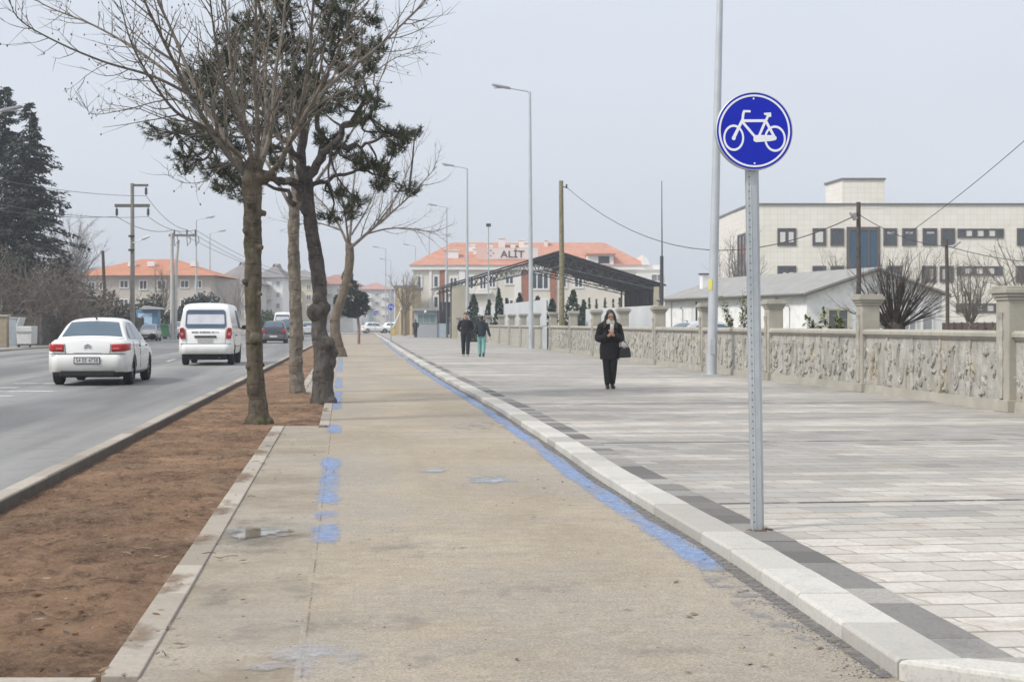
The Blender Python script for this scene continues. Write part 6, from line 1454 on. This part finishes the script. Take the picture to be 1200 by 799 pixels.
# ---- white panel van
VAN = dict(body=[(0, .74, .46, 1.10), (.03, .81, .40, 1.13), (.1, .845, .37, 1.15), (.5, .855, .36, 1.16), (3.4, .855, .34, 1.16), (4.0, .84, .34, 1.08), (4.45, .80, .36, .95), (4.68, .66, .42, .78)],
    roofz=[(.035, 1.12), (.075, 1.4), (.125, 1.72), (.18, 1.88), (.34, 1.955), (.8, 1.99), (3.2, 1.98), (3.5, 1.9), (3.9, 1.5), (4.32, 1.05)], belt=1.16, wtop=(.855, .70, 1.9), L=4.68, axles=(.95, 3.55), r=.325, wb=.83)
vstrip = M('van_lettering', (.16, .16, .17), .6)
def van(label, loc, rz, paint, full=True, group=None):
    o, bo, ro, top, patch, side, wx = make_car('panel_van', label, 'van', loc, rz, paint, kind='van', group=group, **VAN)
    gw = m_glass('van_glass', (.06, .10, .16), .1)
    # rear window set in the tailgate
    yb = lambda z: lerp([(1.12, .035), (1.4, .075), (1.72, .125), (1.88, .18)], z)
    def pan(x0, x1, z0, z1, e, rad, t0=0.02):
        pts = []
        for cx, cz, a0 in ((x1-rad, z1-rad, 0), (x0+rad, z1-rad, 90), (x0+rad, z0+rad, 180), (x1-rad, z0+rad, 270)):
            for k in range(5): a = R(a0+k*22.5); pts.append((cx+rad*math.cos(a), cz+rad*math.sin(a)))
        pts = [(u*(1-.10*(v-1.2)), v) for u, v in pts]
        mb = MB(); mb.prism(pts, e, -t0, lambda u, v, w_: (u, yb(v)-.006-w_, v)); return mb
    wn = pan(-.655, .655, 1.20, 1.79, .012, .10).build('rear_window', gw, ro)
    pan(-.60, .60, 1.33, 1.64, .016, .03, -.0125).build('curtain', M('pale_curtain', (.60, .62, .66), .6, .08), wn)
    side('side_window', [(2.75, 1.2), (3.6, 1.18), (3.5, 1.5), (3.28, 1.78), (2.75, 1.8)], gw); patch('windscreen', 3.55, 4.2, lambda v: .9, gw)
    for s in (-1, 1):
        mb = MB(); mb.prism([(.64, .86), (.80, .86), (.825, 1.0), (.815, 1.2), (.70, 1.22), (.655, 1.1)], -.04, .12, lambda u, v, w_: (s*u, w_, v)); tl = mb.build('tail_light', REDD, bo, bevel=.012)
        mb = MB(); mb.bb(s*.70, s*.79, -.046, -.039, .97, 1.06); mb.build('lens', M('pinkish_lens', (.55, .2, .18), .2), tl)
        mb = MB(); mb.ell((s*.62, 4.5, .78), (.14, .12, .1), 10, 7); mb.build('headlight', LENS, bo, smooth=True)
    mb = MB(); mb.bb(-.36, .34, -.03, -.001, .89, .965); mb.build('tailgate_handle', mt['dark'], bo, bevel=.015)
    plate(bo, '', -.004, .80, w_=.46) if False else None
    mb = MB(); mb.bb(-.26, .22, -.022, -.001, .75, .86); mb.build('number_plate', M('dirty_plate', (.44, .43, .39), .6, .1), bo)
    mb = MB(); rr = random.Random(9); x = -.44
    while x < .44:
        w_ = rr.uniform(.018, .035); mb.bb(x, x+w_, -.009, -.002, 1.045, 1.045+rr.choice([.05, .055, .06])); mb.bb(x, x+w_*1.3, -.0093, -.002, 1.045, 1.062); x += w_*1.3+rr.choice([.012, .014, .014, .04])
    mb.build('lettering', vstrip, bo)
    bumper(bo, paint, .87, -.10, .05, .38, .68, .32)
    mb = MB(); mb.tube([(.858, 1.05, .60), (.858, 3.0, .60)], .012, 5); mb.tube([(.80, .5, 1.15), (.86, .6, .8), (.86, .6, .5)], .004, 4); mb.build('side_strip', mt['dark'], bo)
    mb = MB(); mb.tube([(-.80, -.002, .70), (.80, -.002, .70)], .008, 4); mb.tube([(-.615, .0, .70), (-.63, -.002, 1.1), (-.66, .02, 1.17)], .006, 4); mb.tube([(.615, .0, .70), (.63, -.002, 1.1), (.66, .02, 1.17)], .006, 4); mb.build('panel_gap', M('panel_gap', (.10, .10, .10), .9), bo)
    for y in (1.25,):
        mb = MB(); mb.bb(.855, .885, y, y+.16, .95, .99); mb.build('door_handle', UNDER, bo)
    return o
c = 48.6; van('white panel van with a curtained rear window driving away ahead of the white saloon', (PX(247, 0, c).x, c-.8, ZR), ROADA, white)
# ---- smaller cars
HAT = dict(body=[(0, .68, .42, .95), (.03, .77, .34, .98), (.12, .835, .28, 1.0), (.4, .85, .26, 1.01), (2.3, .85, .23, .98), (3.0, .84, .23, .95), (3.5, .81, .25, .86), (3.8, .74, .28, .72), (3.95, .58, .36, .6)],
    roofz=[(.10, .97), (.25, 1.2), (.45, 1.43), (.75, 1.49), (1.6, 1.505), (2.1, 1.46), (2.5, 1.24), (3.0, .96)], belt=.985, wtop=(.79, .60, 1.42), L=3.95, axles=(.62, 3.1), r=.30, wb=.83)
def hatch(label, loc, rz, paint, sc_=1, name='hatchback_car', group=None):
    o, bo, ro, top, patch, side, wx = make_car(name, label, 'car', loc, rz, paint, kind='far', group=group, **HAT)
    patch('rear_window', .17, .43, lambda v: .86, GLS); patch('windscreen', 2.18, 2.85, lambda v: .88, GLS)
    side('side_window', [(.55, 1.04), (1.35, 1.01), (1.35, 1.42), (.8, 1.41)], GLS); side('side_window', [(1.41, 1.0), (2.6, 1.0), (2.4, 1.18), (2.05, 1.38), (1.41, 1.42)], GLS)
    for s in (-1, 1):
        mb = MB(); mb.prism([(.56, .72), (.78, .72), (.80, .95), (.66, .96), (.55, .82)], -.025, .12, lambda u, v, w_: (s*u, w_, v)); mb.build('tail_light', RED, bo, bevel=.01)
        mb = MB(); mb.ell((s*.60, 3.74, .68), (.15, .14, .08), 10, 7); mb.build('headlight', LENS, bo, smooth=True)
        mb = MB(); mb.bb(s*.84, s*.87, .95, 1.1, .83, .86); mb.build('door_handle', UNDER, bo)
    bumper(bo, paint, .85, -.07, .05, .30, .62, .35)
    mb = MB(); mb.bb(-.25, .25, -.082, -.07, .42, .53); mb.build('number_plate', PLATE, bo)
    mb = MB(); mb.bb(-.5, .5, 3.90, 3.955, .46, .58); mb.build('grille', UNDER, bo)
    o.scale = (sc_,)*3; return o
k = 101; hatch('dark blue hatchback driving away between the first two tree trunks', (PX(320.5, 0, k).x, k, ZR), ROADA, black_p, 1.0)
k = 116; hatch('taller graphite car driving ahead of the dark hatchback', (PX(340, 0, k).x, k, ZR), ROADA, graphite, 1.13)
k = 152; o = van('distant white van seen above the dark hatchback', (PX(331, 0, k).x, k, ZR), ROADA, white); o.scale = (1.1, 1.1, 1.25)
k = 114; hatch('grey car parked in front of the blue poster kiosk', (PX(166, 0, k).x, k+3.5, ZR), R(180+6), grey_p, .86)
k = 130; hatch('pale grey car parked behind the pale concrete pole', (PX(214, 0, k).x, k+3.5, ZR), R(160), silver, 1.0)
k = 208; hatch('leftmost distant white car crossing beyond the end of the cycle path', (PX(424, 0, k).x, k, ZR), R(-70), white, 1.0)
k = 212; hatch('distant white car right of the small blue sign beyond the cycle path', (PX(450, 0, k).x, k, ZR), R(-110), white, 1.0)
k = 160; hatch('tiny pale car far up the road beside the clipped tree', (PX(361, 0, k).x, k, ZR), ROADA, silver, 1.0)
saloon('silver saloon parked in the yard with only its roof over the wall', (5.6, 56.5, 0.02), R(-70), silver)

# ================================================================ people
SKIN = M('skin', (.46, .29, .21), .55, .08, 14); HAIR = M('dark_hair', (.025, .019, .016), .6, .25, 30); EYE = M('eye_dark', (.02, .015, .012), .3); LIP = M('lip', (.30, .12, .10), .5)
def cloth(name, col): return M(name, col, .9, .22, 12, 0, .4, 30)
def hand_into(mb, wrist, dirn, palm_n, sz=1.0, curl=.9, side=1):
    """palm, four bent fingers and a side thumb, all added to mb"""
    d = Vector(dirn).normalized(); n = Vector(palm_n); n = (n-d*n.dot(d)).normalized(); u = d.cross(n)*side; w_ = Vector(wrist)
    mb.tube([w_-d*.02, w_+d*.03*sz, w_+d*.085*sz], [(.026*sz, .018*sz), (.038*sz, .016*sz), (.040*sz, .014*sz)], 10, ref=u)
    for k, L in enumerate((.068, .078, .072, .056)):
        p = w_+d*.08*sz+u*(.029-.0195*k)*sz; pts = [p-d*.015, p]; a = .15
        for seg, f in enumerate((.45, .32, .23)): a += curl*(.5 if seg == 0 else .6); pts.append(pts[-1]+(d*math.cos(a)+n*math.sin(a))*L*f*sz)
        mb.tube(pts, [.0095*sz, .0095*sz, .0088*sz, .0082*sz, .007*sz], 7)
    p = w_+d*.025*sz+u*.03*sz; e = (d*.75+u*.6+n*.35).normalized(); mb.tube([p-e*.01, p+e*.03*sz, p+(e+d*.3).normalized()*.055*sz, p+(e+d*.8).normalized()*.075*sz], [.013*sz, .0115*sz, .0095*sz, .008*sz], 7)
def head_into(mb, c, pitch=0, yaw=0, s=1.0):
    """skull, jaw, nose and ears; face towards -y; returns the head matrix"""
    Mh = Matrix.Rotation(yaw, 3, 'Z') @ Matrix.Rotation(pitch, 3, 'X'); c = Vector(c)
    A = lambda p, r: mb.ell(c+Mh @ (Vector(p)*s), tuple(q*s for q in r), 14, 10, Mh)
    A((0, .012, .03), (.076, .094, .088)); A((0, -.02, -.035), (.060, .070, .075)); A((0, -.048, -.078), (.034, .034, .03)); A((0, -.095, -.012), (.012, .018, .024)); A((0, -.084, .012), (.008, .012, .024))
    A((0, -.086, -.052), (.022, .010, .010)); A((.077, .01, -.012), (.012, .022, .03)); A((-.077, .01, -.012), (.012, .022, .03)); A((.03, -.07, .030), (.026, .012, .008)); A((-.03, -.07, .030), (.026, .012, .008))
    return Mh
def face_bits(par, c, Mh, s=1.0):
    c = Vector(c)
    mb = MB()
    for x in (-.031, .031): mb.ell(c+Mh @ Vector((x, -.082, .008))*s, (.011*s, .007*s, .0065*s), 8, 6)
    mb.build('eyes', EYE, par, smooth=True)
    mb = MB(); mb.ell(c+Mh @ Vector((0, -.095, -.052))*s, (.02*s, .006*s, .007*s), 8, 6); mb.build('lips', LIP, par, smooth=True)
    mb = MB()
    for x in (-.031, .031): mb.tube([c+Mh @ Vector((x-.016, -.084, .028))*s, c+Mh @ Vector((x, -.09, .033))*s, c+Mh @ Vector((x+.016, -.084, .028))*s], .004*s, 5)
    mb.build('eyebrows', HAIR, par)
def leg_into(mb, hip, knee, ankle, rs, n=12): mb.tube(smooth_path([hip, knee, ankle], 4), [lerp([(0, rs[0]), (.5, rs[1]), (.72, rs[2]), (1, rs[3])], i/8) for i in range(9)], n)
def shoe(par, ankle, m, fwd=(0, -1, 0), L=.25, heel=0):
    a = Vector((ankle[0], ankle[1], 0)); f = Vector(fwd).normalized(); mb = MB()
    mb.tube([a-f*.06+Vector((0, 0, .05)), a+f*.02+Vector((0, 0, .048)), a+f*(L*.45)+Vector((0, 0, .038)), a+f*(L*.68)+Vector((0, 0, .026)), a+f*(L*.76)+Vector((0, 0, .02))], [(.034, .045), (.042, .048), (.046, .036), (.036, .024), (.012, .012)], 10, ref=(1, 0, 0))
    mb.tube([a-f*.03+Vector((0, 0, .03)), a-f*.01+Vector((0, 0, .16))], [(.04, .05), (.042, .046)], 10, ref=(1, 0, 0))
    return remeshed(mb, .008, 'shoe', m, par, 2)

# ---- woman in a black coat, hands at her chest
q = GX(714.5, 455.5, ZS); wo_ = thing('person', 'person in a black coat and cream scarf holding hands to the chest on the pavement', 'person', (q.x, q.y, ZS), R(4))
body = MB(); hc = Vector((0, -.095, 1.475)); Mh = head_into(body, hc, R(20), R(2), .98)
body.tube([(0, 0, 1.30), (0, -.03, 1.39), (0, -.07, 1.44)], [.055, .05, .05], 10)
body.tube(smooth_path([(0, .02, .84), (0, .02, 1.0), (0, .0, 1.18), (0, .0, 1.31)], 3), [(.15, .11)]*3+[(.125, .10)]*3+[(.15, .105)]*3+[(.10, .08)], 14, ref=(1, 0, 0))
legs = (((.085, .0, .86), (.075, -.05, .47), (.06, .03, .10)), ((-.085, .0, .86), (-.07, -.02, .47), (-.055, -.05, .09)))
for h_, k_, a_ in legs: leg_into(body, h_, k_, a_, (.085, .055, .052, .036))
arms = (((.165, .01, 1.285), (.235, .0, 1.02), (.03, -.245, 1.10)), ((-.165, .01, 1.285), (-.235, .0, 1.02), (-.035, -.235, 1.09)))
for s_, e_, w__ in arms: body.tube(smooth_path([s_, e_, w__], 4), [.05, .047, .044, .042, .040, .036, .032, .028, .026], 10)
hand_into(body, arms[0][2], (-.35, -.25, .9), (-.8, .6, .1), 1.0, 1.0, 1); hand_into(body, arms[1][2], (.35, -.25, .85), (.8, .6, .1), 1.0, 1.0, -1)
bd = remeshed(body, .0065, 'body', SKIN, wo_, 3); face_bits(bd, hc, Mh, .98)
coat_m = cloth('black_coat', (.014, .013, .014)); ct_ = MB()
ct_.tube(smooth_path([(0, .02, .60), (0, .02, .80), (0, .02, .98), (0, .005, 1.14), (0, .0, 1.27), (0, -.01, 1.35)], 3), [(.20, .155)]*2+[(.205, .16)]*3+[(.19, .145)]*3+[(.175, .135)]*3+[(.185, .13)]*2+[(.17, .12)]+[(.10, .09)]*2, 18, ref=(1, 0, 0))
for s_, e_, w__ in arms:
    s_, e_, w__ = Vector(s_), Vector(e_), Vector(w__); ct_.tube(smooth_path([s_, e_, e_.lerp(w__, .86)], 4), [.085, .08, .076, .074, .076, .074, .07, .068, .066], 12)
    ct_.tube([e_.lerp(w__, .62), e_.lerp(w__, .86)], [.072, .074], 12); ct_.ell(s_+Vector((0, 0, -.015)), (.083, .083, .075), 12, 8); ct_.tube([s_*.98, Vector((s_.x*.35, -.01, 1.375))], [.072, .06], 12)
remeshed(ct_, .011, 'coat', coat_m, bd, 4)
mb = MB()
for h_, k_, a_ in legs: leg_into(mb, Vector(h_)-Vector((0, 0, .02)), k_, Vector(a_)+Vector((0, 0, .0)), (.10, .072, .068, .054))
remeshed(mb, .010, 'trousers', cloth('black_trousers', (.012, .012, .013)), bd, 3)
bt = M('black_boot', (.015, .015, .016), .45)
for h_, k_, a_ in legs: shoe(bd, a_, bt, (.05 if a_[0] > 0 else -.05, -1, 0), .22)
mb = MB(); mb.ell(hc+Mh @ Vector((0, .03, .045)), (.088, .098, .09), 14, 10, Mh)
for s in (-1, 1): mb.tube(smooth_path([hc+Mh @ Vector((s*.06, -.035, .085)), hc+Vector((s*.088, -.01, .0)), hc+Vector((s*.105, .0, -.12)), hc+Vector((s*.11, -.03, -.24))], 4), [(.022, .03)]*4+[(.03, .045)]*4+[(.034, .045)]*3+[(.03, .035)]*2, 8)
mb.tube(smooth_path([hc+Vector((0, .09, .06)), hc+Vector((0, .12, -.08)), hc+Vector((0, .12, -.25))], 4), [(.08, .04)]*4+[(.095, .045)]*5, 10, ref=(1, 0, 0)); remeshed(mb, .009, 'hair', M('brown_hair', (.035, .022, .018), .55, .3, 30), bd, 3)
mb = MB(); rr = random.Random(4)
for k in range(2): mb.tube([Vector((.098*math.cos(a), -.045+.088*math.sin(a), 1.345+k*.03+.012*math.sin(a*3+k))) for a in [j*math.pi/9 for j in range(19)]], .032, 8)
mb.tube(smooth_path([(.02, -.12, 1.36), (.03, -.15, 1.27), (.02, -.15, 1.20)], 3), [(.045, .022)]*4+[(.04, .02)]*3, 8, ref=(1, 0, 0)); remeshed(mb, .009, 'scarf', cloth('cream_scarf', (.62, .60, .55)), bd, 3)
ph = MB(); ph.box((0, -.275, 1.235), (.07, .012, .12)); 
mb = MB(); mb.prism([(-.13, 0), (.14, .01), (.10, .22), (-.10, .23)], -.06, .06, lambda u, v, w_: (u, w_, v)); bgx = thing('handbag', 'dark handbag hanging from the left forearm of the person in black', 'handbag', (q.x+.295, q.y-.06, ZS+.63), R(20))
mb.build('bag_body', M('dark_leather', (.022, .02, .021), .45, .2, 9), bgx, bevel=.03, seg=3)
mb = MB()
for w_ in (-.05, .05): mb.tube(smooth_path([(-.10, w_, .22), (-.095, w_*.6, .34), (-.05, 0, .425), (.0, w_*.6, .34), (.07, w_, .22)], 4), .008, 6, cap=False)
mb.build('strap', M('strap_leather', (.05, .045, .045), .5), bgx)
mb = MB(); mb.ell((-.03, -.065, .25), (.05, .03, .055), 8, 6); mb.build('tissue', M('pale_cloth', (.5, .5, .52), .8), bgx)

# ---- walkers
def walker(label, loc, rz, H_, jacket, trouser, shoes, hairm, stride=.16, hem=.80, arm=('hang', 'hang'), facing_cam=True, hood=None, name='person'):
    o = thing(name, label, 'person', loc, rz); k = H_/1.75; V = lambda x, y, z: Vector((x*k, y*k, z*k))
    body = MB(); hc = V(0, -.03, 1.635); Mh = head_into(body, hc, R(6), 0, k)
    body.tube([V(0, 0, 1.42), V(0, -.01, 1.5), V(0, -.02, 1.58)], [.06*k, .056*k, .056*k], 10)
    body.tube(smooth_path([V(0, .01, .9), V(0, .01, 1.08), V(0, 0, 1.28), V(0, 0, 1.43)], 3), [(.155*k, .11*k)]*3+[(.14*k, .105*k)]*3+[(.175*k, .115*k)]*3+[(.11*k, .085*k)], 14, ref=(1, 0, 0))
    lg = ((V(.09, 0, .92), V(.09, -.09-stride*.2, .5), V(.08, -stride, .09)), (V(-.09, 0, .92), V(-.085, .02, .49), V(-.075, stride, .10)))
    for h_, n_, a_ in lg: leg_into(body, h_, n_, a_, (.09*k, .06*k, .056*k, .038*k))
    am = []
    for s, kind in ((1, arm[0]), (-1, arm[1])):
        sh_ = V(s*.19, 0, 1.40)
        if kind == 'pocket': el, wr = V(s*.275, .07, 1.13), V(s*.13, -.03, .98)
        elif kind == 'out': el, wr = V(s*.275, .03, 1.12), V(s*.36, -.02, .86)
        else: el, wr = V(s*.245, .03, 1.12), V(s*.245, -.06, .86)
        am.append((sh_, el, wr)); body.tube(smooth_path([sh_, el, wr], 4), [r_*k for r_ in (.055, .05, .047, .045, .042, .038, .034, .030, .027)], 10)
        if kind != 'pocket': hand_into(body, wr, wr-el, (-s, 0, 0), k, .6, s)
        else: hand_into(body, wr, (-s*.8, -.4, -.3), (0, 1, 0), k, .6, s)
    bd = remeshed(body, .008, 'body', SKIN, o, 3); face_bits(bd, hc, Mh, k)
    jk = MB(); jk.tube(smooth_path([V(0, .01, hem), V(0, .01, 1.0), V(0, .01, 1.2), V(0, 0, 1.38), V(0, 0, 1.47)], 3), [(.185*k, .135*k)]*3+[(.185*k, .135*k)]*3+[(.20*k, .14*k)]*3+[(.20*k, .13*k)]*3+[(.085*k, .08*k)], 18, ref=(1, 0, 0))
    for sh_, el, wr in am: jk.ell(sh_-V(0, 0, .012), (.083*k, .083*k, .075*k), 12, 8); jk.tube([sh_*.98, V(0, 0, 1.45)+(sh_-V(0, 0, 1.45))*.35], [.07*k, .06*k], 12)
    for sh_, el, wr in am: jk.tube(smooth_path([sh_, el, el.lerp(wr, .93)], 4), [r_*k for r_ in (.085, .078, .07, .066, .064, .062, .058, .054, .05)], 12)
    jk.tube([V(.075*math.cos(a), .0+.075*math.sin(a), 1.485+.02*math.sin(a)) for a in [j*math.pi/8 for j in range(17)]], .022*k, 7)
    if hood: jk.ell(V(0, .09, 1.47), (.12*k, .07*k, .09*k), 12, 8)
    remeshed(jk, .012, 'jacket', jacket, bd, 3)
    mb = MB()
    for h_, n_, a_ in lg: leg_into(mb, h_+V(0, 0, .02), n_, a_+V(0, 0, -.015), (.112*k, .085*k, .08*k, .066*k))
    mb.ell(V(0, .01, .92), (.175*k, .125*k, .1*k), 14, 8); remeshed(mb, .011, 'trousers', trouser, bd, 3)
    for h_, n_, a_ in lg: shoe(bd, a_, shoes, (0, -1, 0), .27*k)
    mb = MB(); mb.ell(hc+V(0, .022, .052), (.084*k, .098*k, .078*k), 14, 9); mb.ell(hc+V(0, .06, .0), (.075*k, .062*k, .075*k), 12, 8); mb.ell(hc+V(0, -.06, .085), (.055*k, .035*k, .025*k), 10, 7); remeshed(mb, .010, 'hair', hairm, bd, 2)
    return o
navy = cloth('navy_jacket', (.016, .017, .024))
q = GX(545.5, 417.5, ZS)
walker('taller person in a dark jacket with hands in pockets walking on the pavement', (q.x, q.y, ZS), R(6), 1.76, navy, cloth('navy_trousers', (.016, .018, .028)), M('grey_shoe', (.25, .25, .26), .6), HAIR, .13, .84, ('pocket', 'pocket'))
mb = MB(); mb.prism([(-.12, 0), (.12, 0), (.10, .26), (-.10, .26)], -.05, .05, lambda u, v, w_: (u, w_, v)); bg2 = thing('shoulder_bag', 'small dark bag at the hip of the taller walking person', 'bag', (q.x+.27, q.y, ZS+.78), R(15))
mb.build('bag_body', M('dark_bag', (.03, .024, .028), .6), bg2, bevel=.03)
mb = MB(); mb.tube(smooth_path([(-.08, 0, .25), (-.13, .05, .45), (-.2, 0, .6)], 4), .009, 6); mb.build('strap', M('bag_strap', (.03, .025, .03), .6), bg2)
q = GX(564.5, 418, ZS)
walker('shorter person in a dark hooded jacket and teal trousers walking away', (q.x, q.y, ZS), R(180), 1.64, cloth('dark_teal_jacket', (.018, .028, .036)), cloth('teal_trousers', (.17, .36, .34)), M('black_shoe', (.02, .02, .02), .5), HAIR, .12, .86, ('pocket', 'out'), hood=True)
q = PX(487, 393.5, 139)
walker('distant person in dark clothes standing before the grey guard booth', (q.x, q.y, ZS), R(180), 1.7, cloth('charcoal_jacket', (.03, .033, .04)), cloth('charcoal_trousers', (.03, .032, .038)), M('dark_shoe', (.03, .03, .03), .5), HAIR, .08, .78, ('pocket', 'pocket'))
# ================================================================ haze
hz = NT('haze_air'); hz.t.nodes.remove(hz.b)
pv = hz.t.nodes.new('ShaderNodeVolumePrincipled'); pv.inputs['Color'].default_value = (.86, .91, 1, 1); pv.inputs['Density'].default_value = .0008
hz.t.links.new(pv.outputs[0], hz.out.inputs['Volume'])
mb = MB(); mb.bb(-940, 940, -60, 1130, -1.1, 24); h_ = mb.build('haze', hz.m); tag(h_, 'thin pale haze hanging in the air along the street', 'haze', kind='stuff')
